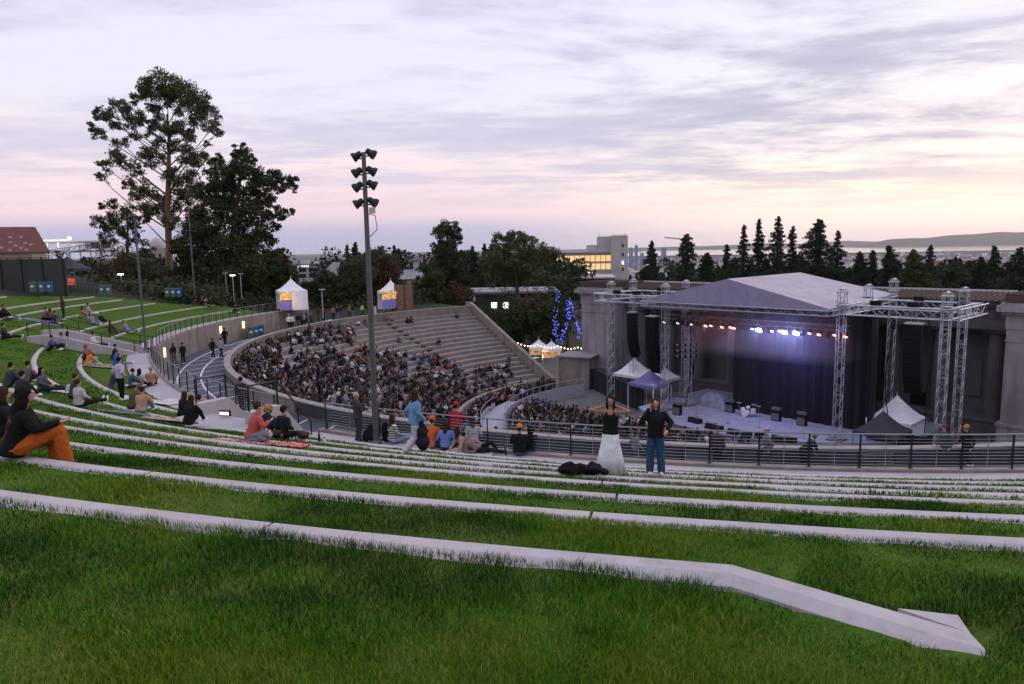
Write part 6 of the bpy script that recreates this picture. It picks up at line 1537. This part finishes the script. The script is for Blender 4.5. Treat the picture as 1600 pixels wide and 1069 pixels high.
    nt=MATS['booth_warm'].node_tree; tc=nd(nt,'ShaderNodeTexCoord'); n_=nd(nt,'ShaderNodeTexNoise'); n_.inputs['Scale'].default_value=3.2; n_.inputs['Detail'].default_value=3; nt.links.new(tc.outputs['Object'],n_.inputs['Vector']); nt.links.new(ramp(nt,n_.outputs[0],[(.35,(.10,.045,.015)),(.52,(.8,.42,.12)),(.68,(1,.85,.55))]),nt.nodes['Principled BSDF'].inputs['Emission Color']); mat('booth_violet',(.14,.11,.40),None,emit=(.20,.15,.70),es=.10)
    mb=MB(); mb.box(-1.45,-.25,-1.56,-1.5,1.2,2.05); mb.build('warm_glow_panel','booth_warm',parent=r_); mb=MB(); mb.box(-1.45,-.25,-1.58,-1.5,.1,1.0); mb.build('violet_glow_panel','booth_violet',parent=r_)  # glowing panels stand in for the light inside the tent's opening
    mb=MB(); mb.box(-.2,1.5,-1.55,-1.5,.05,2.15); mb.build('side_wall','tent_white',parent=r_)
    r_=booth('small white tent peak behind the wooden screen, lit booth front',612,484,84,2.6,'b')
    mb=MB(); mb.box(-1.5,.15,-1.6,-1.52,1.35,2.35); mb.build('warm_glow_panel','booth_warm',parent=r_); mb=MB(); mb.box(-1.5,.15,-1.62,-1.52,.4,1.2); mb.build('violet_glow_panel','booth_violet',parent=r_)  # booth front's light put into two glowing panels
    for p,e_ in ((atd(450,470,77),60),(atd(606,462,80),60)):
        ld=bpy.data.lights.new('booth_lamp','POINT'); ld.energy=e_; ld.color=(1,.68,.35); ld.shadow_soft_size=.3; lo=bpy.data.objects.new('booth_lamp',ld); col.objects.link(lo); lo.location=p
    mat('timber',(.22,.13,.10),(.15,.09,.07),.9,2,6); o=thing('timber_screen','slatted brown timber screen beside the lit booth','screen',atd(630,484,83)); 
    mb=MB(); mb.box(-.9,1.25,0,.12,0,2.9)
    mb.build('boards','timber',parent=o); mb=MB()
    for i in range(16): mb.box(-.92,1.27,-.04,0.0-.003,.05+i*.18,.17+i*.18)
    mb.build('slats','timber',parent=o); 
    for x in (-.9,.2,1.25): mb=MB(); mb.bar((x,-.08,0),(x,-.08,3.0),.07); mb.build('post','black_metal',parent=o)
    # lit kiosks, string lights and hut left of the pier
    for px,py,dp,lb in ((842,563,96,'amber lit kiosk left of the concrete hut'),(862,566,95,'second amber kiosk with a pointed white roof next to the hut')):
        r_=popup('food_kiosk',lb,0,0,0,2.6,2.6,1.9,2.9,'tent_white',loc=atd(px,py,dp)); mb=MB(); mb.box(-1.2,1.2,.6,.7,.6,1.9); mb.build('lit_back','booth_warm',parent=r_)
    ld=bpy.data.lights.new('kiosk_lamp','POINT'); ld.energy=45; ld.color=(1,.65,.3); lo=bpy.data.objects.new('kiosk_lamp',ld); col.objects.link(lo); lo.location=atd(850,556,93)
    mb=MB(); pts=[atd(778+i*5.2,533+10*abs(math.sin(i*.52))*.35+i*.35,96-.2*i) for i in range(27)]; mb.tube(pts,.02,3)
    o=tag(mb.build('string_lights','black_metal'),'string of warm bulbs strung above the kiosks','string lights')
    for q in pts[::1]:
        mb=MB(); ell(mb,q-V3((0,0,.12)),(.10,.10,.10),None,6,4); mb.build('bulb','bulb_warm',parent=o)
    o=thing('concrete_hut','small flat-roofed concrete hut left of the stone pier','hut',atd(893,600,84),R(-25)); mb=MB(); mb.box(-1.6,2.2,0,4,-.5,3.2); mb.build('walls','wall_concrete',parent=o); mb=MB(); mb.box(-1.9,2.5,-.3,4.3,3.2,3.35); mb.build('roof','grey_roof',parent=o)
    ld=bpy.data.lights.new('hut_lamp','POINT'); ld.energy=110; ld.color=(1,.62,.25); lo=bpy.data.objects.new('hut_lamp',ld); col.objects.link(lo); lo.location=atd(908,555,86)
    # skyline towers and crane
    for px,py,w,h,lb in ((986,402,6,14,'bluish distant tower left of the skyline conifer'),(994,402,5,18,'taller bluish distant tower beside it'),(1037,401,8,13,'lone bluish distant tower block under the red crane'),(1003,404,6,8,'low distant block right of the two towers')):
        Bq=Bld('distant_tower',lb,'building',px,py+4,2600); k=2600/FPX; mat('tower_glass',(.22,.28,.40),(.16,.2,.3),.4,.05,3); Bq.b('shaft','tower_glass',(-w*k/2,w*k/2,0,w*k,-30,(h+4)*k)); Bq.b('roof_plant','tower_glass',(-w*k/4,w*k/4,w*k*.2,w*k*.7,(h+4)*k,(h+5.2)*k))
    o=thing('tower_crane','red tower crane small on the skyline','crane',atd(1066,400,1500)); k=1500/FPX; mat('crane_red',(.55,.10,.08),None,.6); mb=MB(); truss(mb,(0,0,0),(0,0,26*k),2.2,.4,.25,upv=V3((0,1,0))); mb.build('mast','crane_red',parent=o); mb=MB(); truss(mb,(6*k,0,25*k),(-28*k,0,29*k),2.,.4,.25); mb.build('jib','crane_red',parent=o)
    # city
    VV=[];FF=[];rr=random.Random(9); box=np.array([(0,0,0),(1,0,0),(1,1,0),(0,1,0),(0,0,1),(1,0,1),(1,1,1),(0,1,1)],float); bf=np.array([(0,1,5,4),(1,2,6,5),(2,3,7,6),(3,0,4,7),(4,5,6,7)]); n=0
    lit=[]
    for i in range(7000):
        d=900*math.exp(rr.random()*2.05); a=R(rr.uniform(-12,42)); x,y=d*math.sin(a),d*math.cos(a)
        if y>6100: continue
        g=ground_z(x,y); w=rr.uniform(9,34); dp=rr.uniform(9,25); h=rr.uniform(5,11)*(1 if rr.random()<.93 else 2.4)
        q=box*np.array([w,dp,h+3])+np.array([x,y,g-3]); VV.append(q); FF.append(bf+n); n+=8
        if rr.random()<.05: lit.append((x,y-1,g+h*.6,d))
    mat('city_blocks',(.3,.28,.28),None,.85,extra=islandvar((.10,.10,.12),(.30,.27,.28),(.62,.56,.56))); tag(npmesh('city',np.concatenate(VV),np.concatenate(FF),'city_blocks'),'low pale city spreading over the plain to the bay','city',kind='stuff')
    VV=[];FF=[];n=0
    for x,y,z,d in lit: s_=d/2600.; VV.append(box*np.array([2*s_,1,1.3*s_])+np.array([x,y,z])); FF.append(bf+n); n+=8
    tag(npmesh('street_lights',np.concatenate(VV),np.concatenate(FF),'bulb_warm'),'tiny warm street lights sprinkled over the distant city','lights',kind='stuff')
    # hills beyond the bay
    mat('hill_slope',(.07,.075,.06),(.10,.10,.08),.95,.0006,6,spec=.05)
    for nm,dp,prof in (('hills',13000,[(1280,393),(1330,388),(1375,377),(1400,373),(1450,371.5),(1490,367),(1520,366.5),(1560,362.5),(1600,363),(1700,360),(1800,368)]),('hills',17000,[(840,399),(900,391),(960,388),(1040,386),(1120,384),(1200,380),(1260,381),(1320,376),(1380,378),(1440,374),(1600,372),(1800,374)])):
        vs=[];fs=[]; xs=np.linspace(prof[0][0],prof[-1][0],90)
        for i,x in enumerate(xs):
            y=np.interp(x,[p[0] for p in prof],[p[1] for p in prof])+1.*noise.noise(V3((x*.03,dp,0))); p=atd(x,y,dp)
            v=ray(x,400); v=V3((v.x,v.y,0))
            for f_,z in ((-900,-119),(-450,-119+(p.z+119)*.42*(1+.5*noise.noise(V3((x*.05,1,0))))),(0,p.z),(1500,-119)): vs.append((p.x+v.x*f_,p.y+v.y*f_,z))
        m_=len(xs)
        for i in range(m_-1):
            for j in range(3): fs.append((i*4+j,(i+1)*4+j,(i+1)*4+j+1,i*4+j+1))
        mb=MB(); mb.add(vs,[f for f in fs]); struct(mb,nm,'hill_slope',smooth=True)
build_far()
# ---------------------------------------------------------------- poles and props
def build_props():
    def lightpole(label,px,py,base,topz,r0,heads,z=None,g='tall light poles round the lawn',far=False):
        H=topz-base.z; o=thing('light_pole',label,'light pole',base,0,g); mb=MB(); mb.tube([(0,0,0),(0,0,H*.5),(0,0,H)],[r0,r0*.86,r0*.66],14); mb.lathe([(r0*1.8,0),(r0*1.8,.05),(r0*1.2,.12)],14); mb.build('pole','pole_grey',parent=o,smooth=False)
        for zz,an,si in heads:
            h=MB(); a=R(an); d=V3((math.cos(a),math.sin(a),0)); c=d*.22+V3((0,0,H-zz))
            # bracket
            h.tube([V3((0,0,H-zz-.1)),V3((0,0,H-zz-.1))+d*.22,c-V3((0,0,.02))],.025,5); hb=h.build('bracket','black_metal',parent=o)
            h=MB(); ax=(d*.75+V3((0,0,-.62))+V3((math.cos(R(si)),math.sin(R(si)),0))*.35).normalized(); prof=[(.07,-.16),(.10,-.13),(.105,.02),(.15,.07),(.16,.16),(.12,.16)]
            x_=ax.orthogonal().normalized(); y_=ax.cross(x_); vs=[c+ax*zz_+(x_*math.cos(2*math.pi*k/14)+y_*math.sin(2*math.pi*k/14))*rr_ for rr_,zz_ in prof for k in range(14)]
            h.add(vs,[(i*14+k,i*14+(k+1)%14,(i+1)*14+(k+1)%14,(i+1)*14+k) for i in range(len(prof)-1) for k in range(14)]+[tuple(range(13,-1,-1)),tuple(70+k for k in range(14))]); h.build('floodlight','black_metal',parent=o)
        if not far:
            h=MB(); h.tube([(.10,-.1,H-2.0),(.32,-.12,H-2.05),(.36,-.1,H-2.5),(.1,-.1,H-2.75)],.014,5); h.build('cable_loop','black_metal',parent=o); h=MB(); h.box(.12,.3,-.12,.06,H-1.98,H-1.78); h.build('camera_box','pale_wall',parent=o); h=MB(); h.box(.12,.2,-.1,.0,H-5.3,H-5.05); h.build('small_box','pale_wall',parent=o)
        return o
    mat('pole_grey',(.085,.08,.085),(.11,.105,.11),.5,3,metal=.2)
    b=at(588,692,PATHZ+.02); b=V3((b.x,b.y,PATHZ))
    top=zat_(563,238,b)
    lightpole('tall dark light pole with eight floodlights at centre',0,0,b,top,.108,[(.10,175,200),(.02,10,-40),(.62,185,240),(.58,5,0),(1.08,185,260),(1.02,5,10),(1.62,190,210),(1.58,0,-30)])
    b=at(228,548,-6.3); lightpole('slim light pole by the foot of the small stairs on the left lawn',0,0,b,zat_(208,335,b),.085,[(.2,180,200),(.2,0,-20),(1.6,180,220)],far=True)
    b=atd(305,470,76); lightpole('thin light pole in front of the dark eucalyptus',0,0,b,zat_(296,325,b),.085,[(.2,180,200),(.2,0,-20),(2.4,0,0),(3.4,180,0)],far=True)
    for px,py,h,dp,lb in ((505,497,2.9,74,'white short path lamp on the plaza right of the white tent'),(192,466,2.6,80,'path lamp with bright head behind the far lawn'),(366,470,3.2,92,'path lamp with bright head under the dark eucalyptus'),(355,468,3.4,94,'pale lamp post under the dark eucalyptus, left one'),(378,468,3.4,96,'pale lamp post under the dark eucalyptus, right one')):
        o=thing('path_lamp',lb,'street lamp',atd(px,py,dp)); mb=MB(); mb.tube([(0,0,0),(0,0,h)],.045,6); mb.build('post','pale_wall',parent=o); mb=MB(); mb.box(-.28,.28,-.16,.16,h,h+.10); mb.build('lamp_head','pale_wall' if px in (505,355,378) else 'bulb_white',parent=o)
    # bins
    cols_=[('grey',(.10,.11,.11)),('green',(.03,.16,.13)),('blue',(.02,.09,.26))]
    for gx,gy,dp,gl,cs in (((52,66,78),456,62,'beside the dark screen fence',(0,1,2)),((262,271,280),464,70,'at the top of the far lawn',(0,1,2)),((393,401,408),522,0,'against the tan retaining wall',(0,1,2)),((160,170),460,66,'behind the far lawn, near the white steps',(1,0))):
        for px,ci in zip(gx,cs):
            if dp: p=atd(px,gy,dp)
            else:
                t=min(np.arange(-200,-160,.1),key=lambda a:abs(pj(pol(42.6,a,WALKZ))[0]-px)); p=pol(42.6,t,WALKZ)
            mat('bin_'+cols_[ci][0],cols_[ci][1],None,.5); o=thing('recycling_bin',cols_[ci][0]+' recycling bin '+gl,'bin',p,R(20)); o.scale=(.72,.72,.78) if dp else (1,1,1); mb=MB()
            mb.add([(-.26,-.28,0),(.26,-.28,0),(.26,.28,0),(-.26,.28,0),(-.30,-.32,.95),(.30,-.32,.95),(.30,.32,.95),(-.30,.32,.95)],[(0,3,2,1),(4,5,6,7),(0,1,5,4),(1,2,6,5),(2,3,7,6),(3,0,4,7)]); mb.build('body','bin_'+cols_[ci][0],parent=o)
            mb=MB(); mb.box(-.32,.32,-.35,.35,.95,1.05); mb.box(-.30,.30,-.2,.33,1.05,1.11); mb.build('lid','bin_'+cols_[ci][0],parent=o); mb=MB(); mb.box(-.14,.14,-.325,-.315,.5,.74); mb.build('sticker','white_paint',parent=o)
    mb=MB()
    for i in range(7): mb.box(-2.4+.3*i,2.4,.35*i,.35*i+.4,-1,.15*i,0,Matrix.Translation(atd(192,470,84)))
    tag(mb.build('white_steps','white_paint'),'flight of white steps behind the far lawn','steps')
    # signs on the scrim
    mat('sign_black',(.02,.02,.023),None,.6)
    for px,lb in ((1094,'black sign panel with small white lines of text on the parapet, left one'),(1370,'black sign panel with small white lines of text on the parapet, right one')):
        t=min(np.arange(-130,-60,.05),key=lambda a:abs(pj(pol(39.16,a,-8.2))[0]-px)); o=thing('notice_sign',lb,'sign',pol(39.17,t,-8.15),R(t)+math.pi/2); mb=MB(); mb.box(-.68,.68,-.02,.0,-.3,.3); mb.build('panel','sign_black',parent=o)
        mb=MB(); rr=random.Random(px)
        for r_,(z,h,w) in enumerate(((.2,.028,1.0),(.11,.028,.9),(.0,.028,1.0),(-.1,.028,.9),(-.2,.028,1.0))):
            x=-.6*w
            while x<.58*w: l=rr.uniform(.03,.09); mb.box(x,x+l,-.026,-.0205,z,z+h); x+=l+.03
        mb.build('lettering','barrier_paint',parent=o)
    # blankets
    def redpat(nt,b,V):
        mp=nd(nt,'ShaderNodeMapping'); nt.links.new(V,mp.inputs[0]); mp.inputs['Rotation'].default_value=(0,0,.78)
        v=nd(nt,'ShaderNodeTexVoronoi',feature='DISTANCE_TO_EDGE'); v.inputs['Scale'].default_value=4.2; v.inputs['Randomness'].default_value=.0; nt.links.new(mp.outputs[0],v.inputs['Vector'])
        return mixc(nt,ramp(nt,v.outputs['Distance'],[(.0,0.),(.055,1.)],'CONSTANT'),(.66,.52,.50),(.50,.02,.03))
    mat('blanket_red',(.5,.02,.03),None,.9,extra=redpat); mat('blanket_grey',(.10,.12,.15),(.14,.15,.19),.9,6); mat('blanket_white',(.55,.52,.52),(.42,.40,.40),.9,3); mat('blanket_maroon',(.14,.04,.06),(.42,.30,.26),.9,7,2,lo=.45,hi=.5)
    def blanket(label,px,py,w,d,rz,m_):
        c=on(px,py); w*=.8; n=26; vs=[];fs=[]; ca,sa=math.cos(R(rz)),math.sin(R(rz))
        for i in range(n+1):
            for j in range(n+1):
                x=(i/n-.5)*w*(1+.04*math.sin(j*1.3)); y=(j/n-.5)*d*(1+.04*math.sin(i*1.7)); X=c.x+x*ca-y*sa; Y=c.y+x*sa+y*ca; z=lawn_z(X,Y)+.03+.02*noise.noise(V3((X*4,Y*4,0))); vs.append((X,Y,z))
        for i in range(n):
            for j in range(n): fs.append((i*(n+1)+j,(i+1)*(n+1)+j,(i+1)*(n+1)+j+1,i*(n+1)+j+1))
        mb=MB(); mb.add(vs,fs); o=mb.build('picnic_blanket',m_,smooth=True); tag(o,label,'blanket'); s_=o.modifiers.new('s','SOLIDIFY'); s_.thickness=.012
    blanket('red blanket with a pale lattice pattern under the seated trio',406,693,2.9,1.0,3,'blanket_red')
    blanket('patterned maroon blanket by the stair landing, left lawn',278,658,2.6,1.1,20,'blanket_maroon'); blanket('maroon and white blanket beside the bright orange jacket',160,572,2.6,1.4,10,'blanket_maroon'); blanket('pale blanket by the lower left fence',236,628,3,1.4,40,'blanket_white'); blanket('dark blue-grey blanket under the tan jacket',192,645,1.9,.9,35,'blanket_grey'); blanket('pale grey blanket at the left end of the curved kerb',82,610,2.6,1.2,10,'blanket_white'); blanket('grey blanket under the group by the upper stairs',66,503,3,1.2,10,'blanket_grey'); blanket('pale blanket beside the people lying at the railing',735,707,2.0,.9,-10,'blanket_white')
    def lump(name,label,cat,c,blobs,m_,v=.03,wr=.03):
        mb=MB()
        for x,y,z,a,b_,c_ in blobs: ell(mb,(x,y,z),(a,b_,c_))
        me=remesh(mb,name,v,2,wr,6); me.materials.append(MATS[m_]); o=bpy.data.objects.new(name,me); col.objects.link(o); o.location=c; tag(o,label,cat); return o
    lump('coat_heap','black coat and bag heaped on the grass left of the white skirt','coat',on(912,741),[(-.28,0,.10,.20,.16,.13),(-.05,.02,.10,.22,.17,.10),(.18,0,.09,.22,.16,.11),(.38,.0,.05,.12,.12,.06),(-.36,0,.07,.12,.12,.08)],cloth((.008,.008,.009)),.02,.05)
    lump('backpack','large black backpack at the foot of the tall light pole','bag',on(582,690),[(0,0,.30,.22,.16,.32),(.0,-.12,.22,.16,.1,.18),(-.22,.05,.2,.14,.14,.22)],cloth((.012,.014,.024)),.03,.03)
    lump('camp_chair','folded black camp chair leaning by the tall light pole','bag',on(603,691),[(0,0,.35,.14,.12,.40),(.14,0,.2,.13,.12,.2)],cloth((.01,.01,.012)),.03,.03)
    lump('tote_bag','cream printed tote bag on the red blanket','bag',on(414,689),[(0,0,.14,.20,.12,.15),(-.16,0,.09,.14,.13,.1)],cloth((.45,.36,.28)),.02,.03)
    lump('folded_jacket','grey and navy jacket lying on the edge of the red blanket','coat',on(396,692),[(0,0,.06,.26,.14,.07),(.2,0,.07,.14,.12,.08)],cloth((.12,.13,.17)),.02,.03)
    lump('brown_bag','small brown bag on the concrete right of the blanket','bag',on(474,686),[(0,0,.12,.20,.14,.13),(-.15,0,.16,.08,.08,.1)],cloth((.10,.05,.035)),.02,.03)
    q=at(658,690,-5.0); w=on(649,711)
    lump('carried_jacket','dark puffer jacket carried at the striding woman\'s side','coat',w+V3((.20,-.08,.50)),[(0,0,.12,.17,.13,.22),(.02,0,-.12,.20,.15,.22),(.0,0,.32,.1,.09,.14)],cloth((.02,.022,.035)),.03,.04)
    q=at(1482,728,WALKZ); mb=MB(); mb.box(-.16,.16,-.09,.09,.25,.62,0,Matrix.Translation(q)); mb.tube([q+V3((-.08,0,.62)),q+V3((-.06,0,.76)),q+V3((.06,0,.76)),q+V3((.08,0,.62))],.01,4); tag(mb.build('paper_bag','white_paint'),'white paper carrier bag held by the man behind the railing','bag')
    for px,py,lb,m_,h in ((440,690,'slim dark bottle standing on the red blanket','window_dark',.24),(463,688,'clear cup right of the blanket','truss_alu',.13),(499,690,'tall dark flask on the concrete near the stairs','black_metal',.28),(507,692,'white can beside the dark flask','white_paint',.14),(790,711,'dark water bottle left of the black coat and orange beanie','black_metal',.26)):
        o=thing('bottle',lb,'bottle',on(px,py)); mb=MB(); mb.lathe([(.035,0),(.038,.02),(.038,h*.7),(.02,h*.85),(.02,h)],10); mb.build('flask',m_,parent=o); mb=MB(); mb.lathe([(.023,h),(.023,h+.03)],8); mb.build('lid','black_metal',parent=o)
def zat_(px,py,b):
    v=ray(px,py); return v.z*math.hypot(b.x,b.y)
build_props()
# ---------------------------------------------------------------- grass blades
def build_grass():
    zones=[(1.6,4.2,13000,.047,.0038),(4.2,7.5,6000,.048,.0050),(7.5,13,2000,.052,.0085),(13,27,420,.065,.016),(27,62,95,.075,.034)]
    mat('grass_blade',(.04,.10,.02),None,.8,spec=.08,extra=islandvar((.010,.046,.003),(.042,.160,.005),(.15,.29,.02)))
    mat('grass_dry',(.16,.15,.06),None,.8,spec=.08,extra=islandvar((.12,.13,.02),(.22,.20,.06),(.36,.30,.13)))
    Vs=[];Fq=[];Ms=[];n0=0
    for d0,d1,dens,h,w in zones:
        a0,a1=R(-46),(R(44) if d0<20 else R(-12)); area=.5*(a1-a0)*(d1*d1-d0*d0); N=int(area*dens); d=np.sqrt(rng.random(N)*(d1*d1-d0*d0)+d0*d0); a=a0+(a1-a0)*rng.random(N); x=d*np.sin(a); y=d*np.cos(a)
        dx=x-CX;dy=y-CY; r=np.hypot(dx,dy); th=np.degrees(np.arctan2(dy,dx)); th=np.where(th>100,th-360,th)
        keep=(r>46.95)&(th>-199)
        for i,k in enumerate(KR):
            on_=(r>k-.0)&(r<k+KW-.03)
            if i==0: on_&=th<=-102.6
            keep&=~on_
        keep&=~((np.abs(th-ST2[0])<ST2[1]+.6)&(r<50.5)); keep&=~((np.abs(th-ST1[0])<ST1[1]+.6)&(r<52.5))
        # keep the bent kerb end clear
        dd=(KE-KC).xy.normalized(); al=(x-KC.x)*dd.x+(y-KC.y)*dd.y; sd_=dd.x*(y-KC.y)-dd.y*(x-KC.x); Ln=(KE-KC).xy.length
        keep&=~((al>-.1)&(al<Ln+.1)&(sd_<.03)&(sd_>-.36)); keep&=~((al>Ln*.68)&(al<Ln+.15)&(sd_>=0)&(sd_<.22))
        # patchiness
        x=x[keep];y=y[keep]; N=len(x)
        pn=np.array([noise.noise(V3((p*.8,q*.8,0)))+.6*noise.noise(V3((p*2.7,q*2.7,5))) for p,q in zip(x,y)])
        k2=rng.random(N)<(.72+.5*pn); x,y,pn=x[k2],y[k2],pn[k2]; N=len(x)
        z=np.array([lawn_z(p,q) for p,q in zip(x,y)])-.012
        r_=np.hypot(x-CX,y-CY); edge=np.exp(-np.clip(r_-KR[0]-KW,0,9)/.55)*(r_>KR[0]); p2=np.array([noise.noise(V3((p*.45+9,q*.45,2)))+.5*noise.noise(V3((p*1.6,q*1.6,8))) for p,q in zip(x,y)])
        hh=h*rng.uniform(.45,1.25,N)*(1+.6*pn)*(1+.55*edge); ww=w*rng.uniform(.7,1.3,N); an=rng.random(N)*6.283; ln=rng.uniform(.1,.75,N)*hh; la=rng.random(N)*6.283
        P=np.c_[x,y,z]; sx=np.c_[np.cos(an),np.sin(an),np.zeros(N)]*ww[:,None]*.5; le=np.c_[np.cos(la),np.sin(la),np.zeros(N)]*ln[:,None]
        up=np.zeros((N,3)); up[:,2]=hh
        v=np.stack([P-sx,P+sx,P+up*.55+le*.35+sx*.75,P+up*.55+le*.35-sx*.75,P+up*.95+le*1.1+sx*.12,P+up*.95+le*1.1-sx*.12],1).reshape(-1,3)
        b=n0+6*np.arange(N)[:,None]; Vs.append(v); Fq.append(np.concatenate([b+np.array([[0,1,2,3]]),b+np.array([[3,2,4,5]])],1).reshape(-1,4)); n0+=6*N
        dry=(rng.random(N)<(.10-.20*pn)).astype(np.int32); yl=(rng.random(N)<np.clip(.10+2.0*p2-.9*edge,0,.8)); dry=np.where((dry==0)&yl,2,dry); dp_=rng.random(N)<np.clip(.05-2.0*p2+.75*edge,0,.85); dry=np.where((dry==0)&dp_,3,dry).astype(np.int32); Ms.append(np.repeat(dry,2))
    o=npmesh('grass',np.concatenate(Vs),np.concatenate(Fq),'grass_blade'); mat('grass_yellow',(.1,.12,.02),None,.8,spec=.08,extra=islandvar((.06,.10,.005),(.14,.21,.012),(.26,.30,.04))); o.data.materials.append(MATS['grass_dry']); o.data.materials.append(MATS['grass_yellow']); mat('grass_deep',(.01,.03,.01),None,.8,spec=.08,extra=islandvar((.006,.022,.004),(.018,.062,.008),(.05,.12,.015))); o.data.materials.append(MATS['grass_deep']); o.data.polygons.foreach_set('material_index',np.concatenate(Ms)); tag(o,'short green grass blades covering the lawn terraces','grass',kind='stuff'); print('blades',n0//6)
build_grass()
def build_haze():
    M_=bpy.data.materials.new('haze'); M_.use_nodes=True; nt=M_.node_tree; nt.nodes.clear(); o_=nd(nt,'ShaderNodeOutputMaterial'); v_=nd(nt,'ShaderNodeVolumePrincipled'); v_.inputs['Density'].default_value=3e-5; v_.inputs['Color'].default_value=(1,.95,.98,1); v_.inputs['Anisotropy'].default_value=.65; nt.links.new(v_.outputs[0],o_.inputs['Volume']); MATS['haze']=M_
    mb=MB(); mb.box(-19000,19000,-16000,20500,-126,310); tag(mb.build('haze','haze'),'pale air between the theatre and the far hills','haze',kind='stuff')
build_haze()
bpy.data.objects.remove(_o); bpy.data.scenes.remove(TMP)
